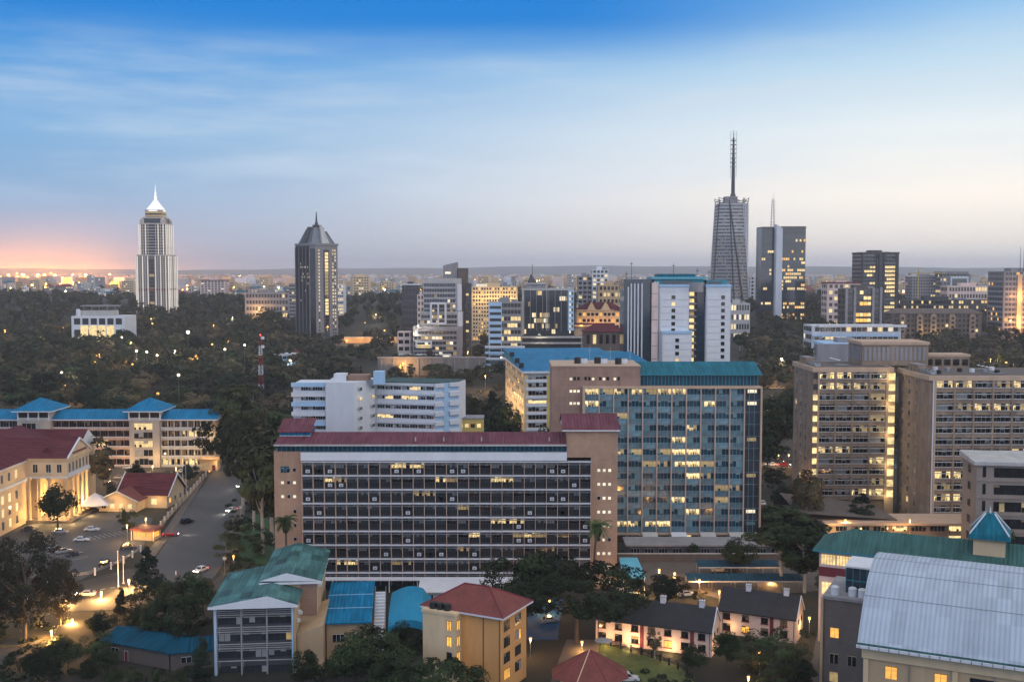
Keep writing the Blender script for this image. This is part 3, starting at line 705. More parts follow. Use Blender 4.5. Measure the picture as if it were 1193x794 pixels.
def corner_beige():
    Y = 292; x0, zt = P(1138, 541, Y)
    t = thing('beige_office', 'low beige building with dark strip windows and a pale flat roof at the right edge', 'building', (x0, Y, 0), R(-8))
    M_b = masonry('beige_stone', '#8c8077', .16, 4, 2.3, .9); b = MB(); b.box(0, 30, 0, 14, 0, zt, M_b); b.build('wall', t)
    b = MB(); b.hull([(-.8, -.8, zt), (30, -.8, zt), (30, 14.6, zt), (-.8, 14.6, zt)], [(-.8, -.8, zt + .9), (30, -.8, zt + .9), (30, 14.6, zt + 1.7), (-.8, 14.6, zt + 1.7)], M_whited); b.build('roof_slab', t)
    W = Wins(t)
    for f in range(5):
        z = zt - 3.9 - f * 4.6 + .6
        W.put(window(8.5, 2.6, 6, G_dark, M_black, L_dim if f == 2 else None, M_curt, .2, seed=f, litp=.25), 4.5, -.02, z)
        W.put(window(9, 2.6, 6, G_dark, M_black, None, M_blind, .15, seed=f + 9), 14.5, -.02, z)
        W.put(window(.8, 2.8, 1, G_dark, M_black, seed=f + 20), 1.6, -.02, z)
        W.put(window(2.6, 2.2, 3, G_dark, M_black, seed=f + 30), -.02, 8, z, R(-90))
    W.done()
    for f in range(5): box('string_course', t, -.2, 30, -.25, -.02, zt - 4.4 - f * 4.6, zt - 4.0 - f * 4.6, MATS['beige_stone'])
corner_beige()

# ------------------------------------------------------------------ barrel-roofed hall, its brick annex and the green-roofed wing
def hall():
    t = thing('barrel_roof_hall', 'hall under a big silver barrel roof with cream walls in the lower right corner', 'building', (57.4, 178, 0), R(-26))
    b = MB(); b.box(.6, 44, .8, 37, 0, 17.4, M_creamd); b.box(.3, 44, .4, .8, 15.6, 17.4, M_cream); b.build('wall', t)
    b = MB(); n = 22; zz = lambda u: 18 + 10.2 * (1 - (u) ** 2) ** .62
    pr = []
    for i in range(n + 1):
        a = math.pi * i / n; u_ = -1 + 2 * i / n; pr.append((18.9 + 19.6 * u_, 18 + 10.4 * (1 - abs(u_) ** 2.1)))
    for i in range(n):
        (ya, za), (yb, zb) = pr[i], pr[i + 1]; b.quad((-.3, ya, za), (46, ya, za), (46, yb, zb), (-.3, yb, zb), M_silver)
    ro = b.build('barrel_roof', t)
    for p in ro.data.polygons: p.use_smooth = True
    b = MB(); b.poly([(.55, y, z - .05) for y, z in pr][::-1], M_creamd); b.build('gable_wall', t)
    for i in (4, 7, 10):
        (ya, za) = pr[i]; q = MB(); q.box(-.3, 46, ya - .05, ya + .05, za - .05, za + .05, M_steel); q.build('roof_seam', ro)
    b = MB(); b.box(-.4, 46, -1.0, -.72, 17.6, 18.05, M_white)
    for i in range(30): b.box(i * 1.55, i * 1.55 + .15, -1.06, -1.01, 17.5, 18.1, M_grey)
    b.build('gutter', t)
    b = MB(); b.box(-.35, 46, -.70, -.50, 18.06, 18.35, M_green); b.build('eave_trim', t)
    W = Wins(t)
    for x, l_ in ((4.0, L_amber), (11.6, L_amber), (19.4, None), (26.0, L_dim)):
        if l_ is L_amber: W.put(window(1.9, 2.1, 2, l_, M_black, seed=int(x)), x, .78, 12.6)
        else: W.put(window(5.8, 2.9, 5, G_dark, M_black, L_amber if x > 20 else None, M_curt, .2, seed=int(x), litp=.4), x - 2.5, .78, 11.9)
    for x in (4.0, 11.6): W.put(window(1.9, 2.1, 2, L_amber, M_black, seed=3), x, .78, 8.4)
    W.done()
    box('string_course', t, .6, 44, .5, .79, 10.9, 11.3, M_whited)
    for x in (7.8, 20.5): q = MB(); q.cyl(x, .6, 0, 17.5, .1, .1, M_grey, 6); q.build('drain_pipe', t)
    for x in (.6, 14.3, 25, 34): box('pilaster', t, x, x + .8, .3, .79, 0, 15.5, M_cream)
    a = thing('brick_annex', 'dark grey brick annex with a flat roof between the driveway and the barrel roofed hall', 'building', (57.4, 178, 0), R(-26))
    v = masonry('grey_brick', '#6b645f', .2, .9, .45, .7)
    b = MB(); b.box(-10.6, .1, 27, 42, 0, 16.9, v); b.box(-10.8, .1, 26.8, 42.1, 16.9, 17.5, M_grey); b.build('wall', a)
    box('corner_pier', a, -11.1, -10.61, 26.6, 27.6, 0, 17.2, M_creamd)
    W = Wins(a)
    for x, z, m in ((-9.3, 9.6, L_amber), (-9.3, 4.6, G_dark), (-9.3, 1.0, L_dim), (-6.0, 4.6, G_dark)): W.put(window(1.6, 1.9, 2, m, M_cream, seed=1), x, 26.98, z)
    for y in (30, 34, 38):
        for z in (5, 10): W.put(window(1.4, 1.6, 2, G_dark, M_cream, seed=2), -10.62, y, z, R(-90))
    W.done()
    b = MB(); b.box(-7.2, .1, 31, 39, 17.5, 22.4, G_smoke); b.box(-7.4, .1, 30.8, 39.2, 22.4, 22.7, M_white)
    for i in range(6): b.box(-7.26 + i * 1.3, -7.14 + i * 1.3, 30.88, 30.99, 17.5, 22.4, M_tealw)
    b.box(-7.3, .1, 30.86, 30.98, 19.9, 20.05, M_tealw); b.build('glazed_roof_room', a)
    for x, y in ((-8.8, 28.6), (-5.6, 29.0), (-3.8, 28.8)):
        q = MB(); q.cyl(0, 0, 0, 1.5, .8, .8, M_white, 12); q.ball(0, 0, 1.5, .78, M_white, 12, 4, .35); tag(q.build('water_tank', a, (x, y, 17.5)))
    g = thing('green_roof_wing', 'long green roofed wing with a small blue capped turret behind the barrel roof', 'building', (57.4, 178, 0), R(-25))
    b = MB(); b.box(-15.2, 40, 52.5, 65, 0, 19.8, M_pinkw); b.build('wall', g)
    b = MB(); hip_roof(b, -15.2, 44, 52.5, 65, 20.2, 23.8, M_green, 1.2, True, True, .4, M_tealw); b.build('hip_roof', g)
    box('maroon_band', g, -15.25, 40, 52.4, 52.49, 14.4, 16.4, M_maroon)
    W = Wins(g)
    for i in range(7):
        W.put(window(3.0, 2.2, 5, L_pale if i < 3 else G_dark, M_maroon, seed=i), -14.8 + i * 3.2, 52.48, 17.0)
        W.put(window(2.2, 2.6, 3, L_pale if i == 0 else G_dark, M_cream, seed=i), -14.6 + i * 3.2, 52.48, 10.6)
    W.done()
    b = MB(); b.box(15.0, 21.0, 54.5, 60.5, 19.5, 25.2, M_cream); b.box(14.9, 21.1, 54.4, 60.6, 24.6, 25.2, M_creamd); tu = b.build('turret', g)
    b = MB(); c = (18, 57.5)
    ring = lambda r_, z: [(c[0] + r_ * math.cos(R(90 * k_ + 45)), c[1] + r_ * math.sin(R(90 * k_ + 45)), z) for k_ in range(4)]
    b.hull(ring(5.6, 25.2), ring(5.2, 26.2), M_teal); b.hull(ring(5.2, 26.2), ring(1.2, 30.0), M_teal); b.cyl(c[0], c[1], 29.9, 31.4, .2, .05, M_white); [b.tube(p, q_, .16, .16, M_white) for p, q_ in zip(ring(5.25, 26.2), ring(1.2, 30.05))]; b.build('turret_cap', tu)
    for o, p in ((a, (-10.6, 27.0)), (g, (-15.2, 52.5))):        # each Empty moves to its own building's corner
        an = o.rotation_euler[2]; o.location.x += p[0] * math.cos(an) - p[1] * math.sin(an); o.location.y += p[0] * math.sin(an) + p[1] * math.cos(an)
        for ch in o.children: ch.location.x -= p[0]; ch.location.y -= p[1]
hall()
# ------------------------------------------------------------------ apricot apartment house with red tiled hip roof (bottom centre)
def apricot():
    t = thing('apartment_house', 'four storey apricot apartment house with a red tiled hipped roof', 'building', (-16.4, 209, 0), R(-27)); t.scale = (.93, .93, .94)
    b = MB(); b.box(0, 17.3, 0, 11.5, 0, 15.8, M_orange); b.build('wall', t)
    b = MB(); hip_roof(b, 0, 17.3, 0, 11.5, 16.0, 19.8, M_redt, 1.1, True, True, .35, M_white)
    rf = b.build('tiled_roof', t)
    b = MB()
    for p, q in (((-1.1, -1.1, 16.05), (5.75, 5.75, 19.85)), ((18.4, -1.1, 16.05), (11.55, 5.75, 19.85)), ((5.75, 5.75, 19.85), (11.55, 5.75, 19.85)), ((18.4, 12.6, 16.05), (11.55, 5.75, 19.85))): b.tube(p, q, .14, .14, M_maroon)
    b.build('ridge_tiles', rf)
    b = MB(); b.box(.5, 8.2, -2.6, -.01, 0, 15.4, M_cream); b.box(.3, 8.4, -2.8, .0, 15.4, 16.0, M_cream); b.build('stair_bay', t)
    for x in (2.2, 3.9, 5.6):
        q = MB(); q.cyl(0, 0, 0, 1.2, .75, .75, M_black, 12); q.ball(0, 0, 1.2, .72, M_black, 12, 4, .4); q.build('water_tank', t, (x, -1.3, 16.0))
    W = Wins(t); wl = lambda m, s, w_=1.5: window(w_, 2.0, 2, m, M_black, seed=s, bar=.12)
    for f in range(4):
        z = 12.4 - f * 3.25
        W.put(wl(L_amber if f in (0, 1) else G_dark, f, 1.2), 6.2, -2.62, z); W.put(wl(L_amber if f < 3 else G_dark, f + 4, 1.3), 8.22, -2.1, z, R(90))
        for c, y in enumerate((1.2, 6.2)): W.put(window(2.6, 2.1, 3, L_amber if (f, c) in ((3, 0), (1, 1)) else G_mid, M_black, seed=f * 2 + c, bar=.12, blind=M_blind, bp=.3), 17.32, y, z, R(90))
        W.put(wl(G_dark, f + 9), -.02, 7, z, R(-90))
    W.done()
    b = MB(); b.cyl(13.3, -.12, 0, 15.8, .09, .09, M_maroon, 6); b.cyl(17.0, -.12, 0, 15.8, .08, .08, M_maroon, 6); b.build('drain_pipe', t)
apricot()

# ------------------------------------------------------------------ school block with green patched roof
def school():
    t = thing('school_block', 'building with a patched green metal roof and white louvred front, lower left', 'building', (-58.5, 212, 0), R(5.5))
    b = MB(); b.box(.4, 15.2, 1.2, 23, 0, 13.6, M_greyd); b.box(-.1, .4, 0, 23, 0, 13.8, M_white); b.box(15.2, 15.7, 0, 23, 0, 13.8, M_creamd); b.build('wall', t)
    b = MB()
    x0, x1, rx, ze, zr = -1.0, 16.4, 10.4, 14.0, 15.9
    b.quad((x0, -1.2, ze), (rx, -1.2, zr), (rx, 24, zr), (x0, 24, ze), M_greenp); b.quad((rx, -1.2, zr), (x1, -1.2, ze), (x1, 24, ze), (rx, 24, zr), M_greenp); b.build('green_roof', t)
    b = MB(); b.hull([(x0, -1.25, ze - .5), (x1, -1.25, ze - .5), (x1, -1.2, ze - .5), (x0, -1.2, ze - .5)], [(x0, -1.25, ze - .02), (x1, -1.25, ze - .02), (x1, -1.2, ze - .02), (x0, -1.2, ze - .02)], M_white)
    b.poly([(x0, -1.26, ze - .02), (x1, -1.26, ze - .02), (rx, -1.26, zr)], M_white); b.build('fascia', t)
    b = MB()                                                    # upper rear volume, shifted to the right
    b.box(9.6, 19.2, 9.5, 33, 0, 15.6, M_creamd); b.box(15.9, 19.2, 9.3, 9.49, 8.5, 15.4, masonry('brown_panel', '#8d7263', .12)); b.build('rear_wall', t)
    b = MB(); b.quad((7.6, 8.4, 16.2), (13.2, 8.4, 17.8), (13.2, 34, 17.8), (7.6, 34, 16.2), M_greenp); b.quad((13.2, 8.4, 17.8), (20.4, 8.4, 15.9), (20.4, 34, 15.9), (13.2, 34, 17.8), M_greenp)
    b.poly([(7.6, 8.38, 16.2), (20.4, 8.38, 15.9), (13.2, 8.38, 17.78)], M_white); b.box(7.6, 20.4, 8.36, 8.44, 15.4, 15.86, M_white); b.build('rear_green_roof', t)
    for f in range(4):
        z = 12.9 - f * 3.35; b = MB()
        for k in range(4 if f < 3 else 1): b.box(.45, 15.15, -.15, .0, z - .14 - k * .42, z - .02 - k * .42, M_whited if k in (0, 2) else M_grey)
        for i in range(4): b.box(.9 + i * 4.6, 1.0 + i * 4.6, -.1, .05, z - 1.4, z + .1, M_grey)
        b.build('louvre_panel', t)
    W = Wins(t)
    for f in range(4):
        for i in range(3): W.put(window(4.6, 1.7, 4, G_mid, M_black, L_dim if (f, i) == (1, 2) else None, M_blind, .3, seed=f * 3 + i, litp=.3), .6 + i * 4.85, 1.15, 9.7 - f * 3.35)
    W.done()
    for i in range(4): box('column', t, .15 + i * 4.95, .42 + i * 4.95, -.35, .1, 0, 13.5, M_grey if i in (1, 2) else M_bluew)
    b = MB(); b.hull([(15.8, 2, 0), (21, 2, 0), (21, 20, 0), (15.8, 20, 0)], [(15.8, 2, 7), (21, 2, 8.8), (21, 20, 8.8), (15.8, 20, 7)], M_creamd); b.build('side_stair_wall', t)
    for k in range(5): q = MB(); q.box(0, .7, 0, .5, 0, .6, M_white); q.build('air_conditioner', t, (15.75, 2.2 + k * 2.4, 9.5 + (k % 2)))
    for k in range(8): box('eave_bracket', t, 19.3, 20.1, 10 + k * 2.8, 11 + k * 2.8, 14.4, 15.1, M_white)
school()
def blue_shed():
    t = thing('blue_roof_shed', 'shed with a sloping bright blue metal roof beside the school block', 'shed', (-38.0, 221, 0), R(5.5))
    b = MB(); b.box(0, 8.6, 0, 23, 0, 7.4, M_creamd); b.build('wall', t)
    b = MB(); b.hull([(-.6, -.8, 7.5), (9.2, -.8, 7.5), (9.2, 24, 9.0), (-.6, 24, 9.0)], [(-.6, -.8, 7.75), (9.2, -.8, 7.75), (9.2, 24, 9.25), (-.6, 24, 9.25)], M_cyan); r_ = b.build('blue_roof', t)
    for y in (7.5, 15.5): q = MB(); q.hull([(-.6, y, 8.02 + .0605 * y - .25), (9.2, y, 8.02 + .0605 * y - .25), (9.2, y + .12, 8.02 + .0605 * y - .25), (-.6, y + .12, 8.02 + .0605 * y - .25)], [(-.6, y, 8.1 + .0605 * y - .2), (9.2, y, 8.1 + .0605 * y - .2), (9.2, y + .12, 8.1 + .0605 * y - .2), (-.6, y + .12, 8.1 + .0605 * y - .2)], M_bluew); q.build('roof_seam', r_)
    W = Wins(t); W.put(window(2.4, 1.6, 3, G_dark, M_white), 1.2, -.02, 3.6); W.put(window(2.4, 1.6, 3, G_dark, M_white, seed=2), 5.2, -.02, 3.6); W.done()
    s = thing('outdoor_staircase', 'white concrete staircase between the blue roofed shed and the blue canopy', 'staircase', (-28.6, 223, 0), R(5.5))
    b = MB()
    for i in range(14): b.box(0, 2.2, i * 1.2, i * 1.2 + .75, 0, 4.4 + i * .33, M_white if i % 1 == 0 else M_grey)
    b.build('steps', s); b = MB(); b.tube((-.05, 0, 5.3), (-.05, 17, 9.7), .06, .06, M_steel); b.tube((2.25, 0, 5.3), (2.25, 17, 9.7), .06, .06, M_steel); b.build('handrail', s)
    c = thing('blue_canopy', 'bright blue rounded fabric canopy behind the apricot apartment house', 'canopy', (-26.0, 226, 0), R(4))
    m = mat('blue_fabric', '#107fa6', amt=.12, rough=.7); b = MB(); n = 10
    prof = [(9 * i / n, 6.4 + 1.5 * math.sin(math.pi * i / n) - .9 * (i / n > .8)) for i in range(n + 1)]
    ys = [0, 3, 8, 15, 22]; dz = [-1.4, -.2, .3, .2, -.5]
    for j in range(4):
        for i in range(n):
            (xa, za), (xb, zb) = prof[i], prof[i + 1]
            b.quad((xa, ys[j], za + dz[j]), (xb, ys[j], zb + dz[j]), (xb, ys[j + 1], zb + dz[j + 1]), (xa, ys[j + 1], za + dz[j + 1]), m)
    o = b.build('canopy_fabric', c)
    for p in o.data.polygons: p.use_smooth = True
    b = MB(); 
    for i in range(n): (xa, za), (xb, zb) = prof[i], prof[i + 1]; b.quad((xa, -.05, za - 3.0), (xb, -.05, zb - 3.0), (xb, 0, zb - 1.4), (xa, 0, za - 1.4), m)
    b.build('canopy_valance', c)
    for x in (.3, 8.7):
        for y in (.6, 21): q = MB(); q.cyl(x, y, 0, 6.0, .12, .12, M_steel); q.build('post', c)
    point(c, (-.8, 3, 2.5), 260)
    wl = thing('blue_low_roof', 'pale blue low roofed annex at the foot of the red roofed office block', 'shed', (-22, 258, 0))
    box('wall', wl, 0, 20, 0, 8, 0, 3.0, M_bluew); b = MB(); b.hull([(-.5, -.8, 3.1), (20.5, -.8, 3.1), (20.5, 8, 4.2), (-.5, 8, 4.2)], [(-.5, -.8, 3.3), (20.5, -.8, 3.3), (20.5, 8, 4.4), (-.5, 8, 4.4)], M_white); b.build('roof', wl)
    W = Wins(wl)
    for i in range(5): W.put(window(2.4, 1.3, 3, L_pale if i in (3, 4) else G_dark, M_white, seed=i), .8 + i * 3.9, -.02, 1.2)
    W.done()
    for nm, lab, (x, y), wd, dp, rz in (('dark_blue_shed', 'larger dark blue shed roof among the trees at the bottom left', (-84, 222), 17, 9, -24), ('dark_blue_shed', 'smaller dark blue shed roof nearest the school block, bottom left', (-68, 214.5), 9.5, 8, 14)):
        d = thing(nm, lab, 'shed', (x, y, 0), R(rz)); box('wall', d, 0, wd, 0, dp, 0, 3.6, M_concd)
        b = MB(); hip_roof(b, 0, wd, 0, dp, 3.7, 5.2, ribbed('dark_blue_sheet', '#0c465c', .8, 0, .45), .7, False, False, .2); b.build('blue_roof', d)
        W = Wins(d); W.put(window(2, 1.2, 2, G_dark, M_white), 2, -.02, 1.4); W.put(window(1, 2.2, 1, M_maroon, M_white, seed=3), 5.4, -.02, .1); W.done()
blue_shed()

# ------------------------------------------------------------------ white terraces with slate roofs
def terrace(loc, rz, wd, label, nch, lit):
    t = thing('terraced_house', label, 'house', (*loc, 0), R(rz))
    b = MB(); b.box(0, wd, 0, 8, 0, 5.5, M_pinkw); b.poly([(wd, 0, 5.5), (wd, 8, 5.5), (wd, 4, 9.1)], M_pinkw); b.poly([(0, 8, 5.5), (0, 0, 5.5), (0, 4, 9.1)], M_pinkw); b.build('wall', t)
    b = MB()
    for s, (ya, yb) in ((0, (-.6, 4)), (1, (8.6, 4))):
        q = [(-.4, ya, 5.25), (wd + .12, ya, 5.25), (wd + .12, yb, 9.35), (-.4, yb, 9.35)]
        if s: q = [q[1], q[0], q[3], q[2]]
        b.quad(*q, M_slate); b.quad(*[(x, y, z - .18) for x, y, z in q[::-1]], M_slate)
    b.box(-.4, wd + .1, -.66, -.6, 5.05, 5.27, M_black); b.build('slate_roof', t)
    b = MB()
    for ya in (-.62, 8.62): b.hull([(wd + .12, ya, 4.95), (wd + .3, ya, 4.95), (wd + .3, 4, 9.05), (wd + .12, 4, 9.05)], [(wd + .12, ya, 5.3), (wd + .3, ya, 5.3), (wd + .3, 4, 9.45), (wd + .12, 4, 9.45)], M_white)
    b.build('barge_board', t)
    for i in range(nch):
        x = wd * (i + .65) / nch - .6; q = MB(); q.box(0, 1.1, 0, .9, 0, 2.3, M_white); q.box(-.1, 1.2, -.1, 1.0, 2.0, 2.2, M_whited); q.cyl(.3, .45, 2.3, 2.7, .14, .12, M_redt, 6); q.cyl(.8, .45, 2.3, 2.7, .14, .12, M_redt, 6); q.build('chimney', t, (x, 3.6, 8.3))
    W = Wins(t); n = int(wd / 3.4); r = random.Random(label)
    for i in range(n):
        x = .7 + i * wd / n
        if i % 3 == 2: box('entry_panel', t, x + 1.9, x + 2.7, -.08, -.01, .1, 5.0, M_maroon)
        W.put(window(1.5, 1.3, 2, L_amber if (i, 1) in lit else G_dark, M_black, blind=M_curt, bp=.4, seed=i, sill=M_maroon), x, -.02, 3.4)
        W.put(window(1.6, 1.5, 2, L_amber if (i, 0) in lit else G_dark, M_black, blind=M_curt, bp=.4, seed=i + 30, sill=M_maroon), x, -.02, .9)
    W.put(window(1.1, 1.1, 1, G_dark, M_black, seed=5), wd + .02, 2, 3.4, R(90)); W.put(window(1.1, 1.1, 1, G_dark, M_black, seed=6), wd + .02, 5, 3.4, R(90)); W.done()
    q = MB(); q.cyl(.6, -.1, 0, 5.2, .06, .06, M_black, 5); q.cyl(wd - .5, -.1, 0, 5.2, .06, .06, M_black, 5); q.build('drain_pipe', t)
    return t
ta = terrace((18.0, 231.5), -22, 25.0, 'longer row of white cottages with a dark slate roof and three chimneys', 3, ((4, 0),))
tb = terrace((45.8, 237.5), -25, 16.5, 'shorter row of white cottages with a dark slate roof next to the driveway', 2, ((1, 0),))
point(ta, (8.2, -2.2, 1.5), 1100, (1, .6, .25)); point(ta, (3, -2.2, 1.5), 350, (1, .6, .25)); point(ta, (16.5, -2.0, 1.2), 650, (1, .6, .25)); point(ta, (27, 1.5, 2.2), 300, (1, .6, .25)); point(tb, (17.6, 4, 3), 420); point(tb, (2.5, -1.6, 1.8), 220)
def small_red():
    t = thing('red_pavilion', 'low pavilion under a dull red faceted roof at the bottom edge', 'pavilion', (14.8, 205, 0))
    ring = lambda r_, z: [(r_ * math.cos(R(45 * k_ + 22.5)) * 1.15, r_ * math.sin(R(45 * k_ + 22.5)), z) for k_ in range(8)]
    b = MB(); b.hull(ring(5.2, 0), ring(5.2, 3.0), M_cream); b.build('wall', t)
    b = MB(); b.hull(ring(6.8, 3.0), ring(.12, 7.6), M_redt); b.hull(ring(6.4, 2.8), ring(6.4, 3.0), M_maroon)
    rf = b.build('red_roof', t); b = MB(); [b.tube((p[0] * .98, p[1] * .98, p[2] + .08), (0, 0, 7.65), .1, .1, M_cream if i in (5,) else M_maroon) for i, p in enumerate(ring(6.8, 3.0))]; b.build('ridge_strip', rf)
    W = Wins(t)
    for k_ in (4, 5, 6, 7):
        (xa, ya, _), (xb, yb, _) = ring(5.23, 0)[k_], ring(5.23, 0)[(k_ + 1) % 8]; W.put(window(1.6, 1.4, 2, G_dark, M_black, seed=k_), xa + (xb - xa) * .3, ya + (yb - ya) * .3, .9, math.atan2(yb - ya, xb - xa))
    W.done()
    c = thing('entrance_shelter', 'small pale blue canopy on posts beside the brick stair tower', 'canopy', (27.2, 268, 0))
    b = MB(); b.hull([(0, -3, 4.4), (5.6, -3, 4.4), (4.6, 7, 6.8), (0, 7, 6.8)], [(0, -3, 4.65), (5.6, -3, 4.65), (4.6, 7, 7.05), (0, 7, 7.05)], mat('pale_teal_sheet', '#5fa9bd', amt=.12)); b.build('canopy_roof', c)
    for x, y in ((.2, -2.8), (5.3, -2.8), (.2, 6.6), (4.4, 6.6)): q = MB(); q.cyl(x, y, 0, 4.5, .1, .1, M_white); q.build('post', c)
    box('counter', c, .3, 4.4, -1, 0, 0, 1.1, M_bluew); point(c, (2.5, -4, 2.2), 200)
    for i, (px, py, px2, Y) in enumerate(((812, 671, 906, 284), (800, 683, 935, 271))):
        x = PX(px, Y, py); x2 = PX(px2, Y, py)
        d = thing('carport', ('rear' if i == 0 else 'front') + ' carport strip with a dull blue flat roof behind the short row of cottages', 'carport', (x, Y, 0))
        b = MB(); b.hull([(0, -2.4, 2.6), (x2 - x, -2.4, 2.6), (x2 - x, 2.6, 3.2), (0, 2.6, 3.2)], [(0, -2.4, 2.75), (x2 - x, -2.4, 2.75), (x2 - x, 2.6, 3.35), (0, 2.6, 3.35)], ribbed('dull_blue_sheet', '#27495a', .8, 0, .5)); b.build('carport_roof', d)
        for k_ in range(6): q = MB(); xx = .2 + k_ * (x2 - x - .4) / 5; q.cyl(xx, -2.2, 0, 2.6, .08, .08, M_steel); q.cyl(xx, 2.4, 0, 3.1, .08, .08, M_steel); q.build('post', d)
        box('edge_trim', d, 0, x2 - x, -2.5, -2.42, 2.5, 2.8, M_whited)
    wl = thing('boundary_wall', 'long low pale wall in front of the teal roofed glass block', 'wall', (29, 297, 0)); b = MB(); b.box(0, 58, 0, .3, 0, 2.2, M_concd); b.box(-.1, 58.1, -.1, .4, 2.2, 2.45, M_whited); b.build('wall_face', wl)
    k2 = thing('service_annex', 'flat grey single storey annex in front of the teal roofed glass block', 'building', (32, 301, 0)); box('wall', k2, 0, 44, 0, 9, 0, 3.4, M_greyd); box('flat_roof', k2, -.4, 44.4, -.4, 9.4, 3.4, 3.8, M_grey)
    W = Wins(k2)
    for i in range(11): W.put(window(2.4, 1.8, 3, G_dark, M_whited, seed=i), 1 + i * 3.9, -.02, 1.0)
    W.done()
small_red()

# ------------------------------------------------------------------ cream institution with colonnade, far left
def institution():
    t = thing('colonnaded_hall', 'cream classical building with a red roof and lit column portico at the left edge', 'building', (-141, 345, 0))
    b = MB(); b.box(-44, -13, -75, 28, 0, 20, M_cream); b.box(-13, -11, 3.2, 17, 0, 14.2, M_cream); b.build('main_wall', t)
    b = MB(); b.box(-13, 0, 0, 18, 14.6, 20, M_cream); b.box(-13.0, .35, -.35, 18.35, 14.2, 14.6, M_white); b.box(-13, .6, -.6, 18.6, 20, 20.6, M_cream); b.build('portico_storey', t)
    b = MB(); b.box(-12.98, -12.6, -75, -.01, 13.4, 14.2, M_white); b.box(-12.98, -12.5, -75, -.4, 19.4, 20.1, M_white); b.build('cornice', t)
    m = ribbed('dark_red_roof', '#5d3239', .8, 1, .55)
    b = MB()
    b.quad((-12, -76, 20.2), (-12, 30, 20.2), (-28, 30, 27.0), (-28, -76, 27.0), m); b.quad((-44, 30, 20.2), (-44, -76, 20.2), (-28, -76, 27), (-28, 30, 27), m); b.poly([(-12, 30, 20.2), (-44, 30, 20.2), (-28, 30, 27)], M_cream)
    b.quad((-28, -.9, 20.61), (.7, -.9, 20.61), (.7, 9, 25.6), (-28, 9, 25.6), m); b.quad((.7, 18.9, 20.61), (-28, 18.9, 20.61), (-28, 9, 25.6), (.7, 9, 25.6), m)
    b.build('red_roof', t)
    b = MB(); b.poly([(.36, -.5, 20.6), (.36, 18.5, 20.6), (.36, 9, 25.3)], M_cream)
    for ya in (-.9, 18.9): b.hull([(.4, ya, 20.4), (.9, ya, 20.4), (.9, 9, 25.4), (.4, 9, 25.4)], [(.4, ya, 20.9), (.9, ya, 20.9), (.9, 9, 25.95), (.4, 9, 25.95)], M_white)
    b.box(.37, .7, 3.5, 14.5, 21.4, 21.9, M_maroon); b.build('pediment', t)
    b = MB(); b.hull([(-9, 2, 21.8), (-5, 2, 21.8), (-5, 5, 23.3), (-9, 5, 23.3)], [(-7.2, 2, 23.6), (-6.8, 2, 23.6), (-6.8, 5.8, 23.9), (-7.2, 5.8, 23.9)], m); b.build('dormer', t)
    cols = [(-12.4, .5), (-9.2, .5), (-6, .5), (-.6, .5)] + [(-.6, y) for y in (3.9, 7.3, 10.7, 14.1, 17.5)]
    for x, y in cols:
        q = MB(); q.box(-.62, .62, -.62, .62, 0, .8, M_cream); q.cyl(0, 0, .8, 13.4, .5, .42, M_cream, 12); q.box(-.6, .6, -.6, .6, 13.4, 14.2, M_cream); q.build('column', t, (x, y, 0))
    W = Wins(t)
    for x in (-10.8, -6.6, -3.2): W.put(window(1.5, 2.6, 2, G_dark, M_white, seed=int(-x), sill=M_white), x, -.02, 16.0)
    for y in range(6): W.put(window(1.5, 3.2, 2, G_dark, M_white, seed=y, sill=M_white), .02, 1.2 + y * 2.8, 15.6, R(90))
    for i in range(14):
        y = -8 - i * 4.7
        for f, z in enumerate((15.6, 9.2, 5.2, 1.4)): W.put(window(1.5, 2.6, 2, L_pale if (i * 7 + f * 3) % 5 < (3 if f in (1,) else 2) and i < 8 else G_dark, M_white, seed=i + f), -12.98, y, z, R(90))
    for i in range(4): W.put(window(1.8, 3.4, 2, L_amber, M_white, seed=i), -10.98, 4.4 + i * 3.4, 1.2 + 6 * (i % 2), R(90))
    W.done()
    b = MB(); b.box(.1, .5, .4, 17.6, 14.62, 15.5, M_white)
    for k_ in range(18): b.box(.2, .4, .6 + k_ * .96, .8 + k_ * .96, 15.5, 15.9, M_white)
    b.build('balustrade', t)
    box('portico_floor', t, -13, 1.6, -1.2, 19.2, 0, .7, M_pave)
    point(t, (-5.5, 5, 4.5), 9000, (1, .58, .2), 1); point(t, (-2.4, 13, 4.5), 6500, (1, .58, .2), 1); point(t, (2.5, -2.5, 1.2), 900, (1, .6, .22)); point(t, (-9, -4, 1.5), 1100, (1, .6, .22)); point(t, (3.5, 9, 1.2), 800, (1, .6, .22))
    for i in range(4): q = MB(); q.ball(0, 0, 0, .28, L_globe, 8, 5); q.build('porch_lamp', t, (-9.5 + i * 3, 3.0 + .4 * i, 5.0))
    u = thing('rear_gabled_hall', 'second cream hall with a dark red roof showing behind the column portico', 'building', (-150, 376, 0))
    box('wall', u, -40, 0, 0, 16, 0, 18.5, M_cream)
    b = MB(); hip_roof(b, -40, 0, 0, 16, 18.7, 24.3, m, .8, False, False, .3, M_white); b.build('red_roof', u)
    W = Wins(u); [W.put(window(1.5, 2.6, 2, G_dark, M_white, seed=y), .02, 1.5 + y * 3.4, 12 - 5 * f, R(90)) for y in range(4) for f in range(2)]; W.done()
institution()
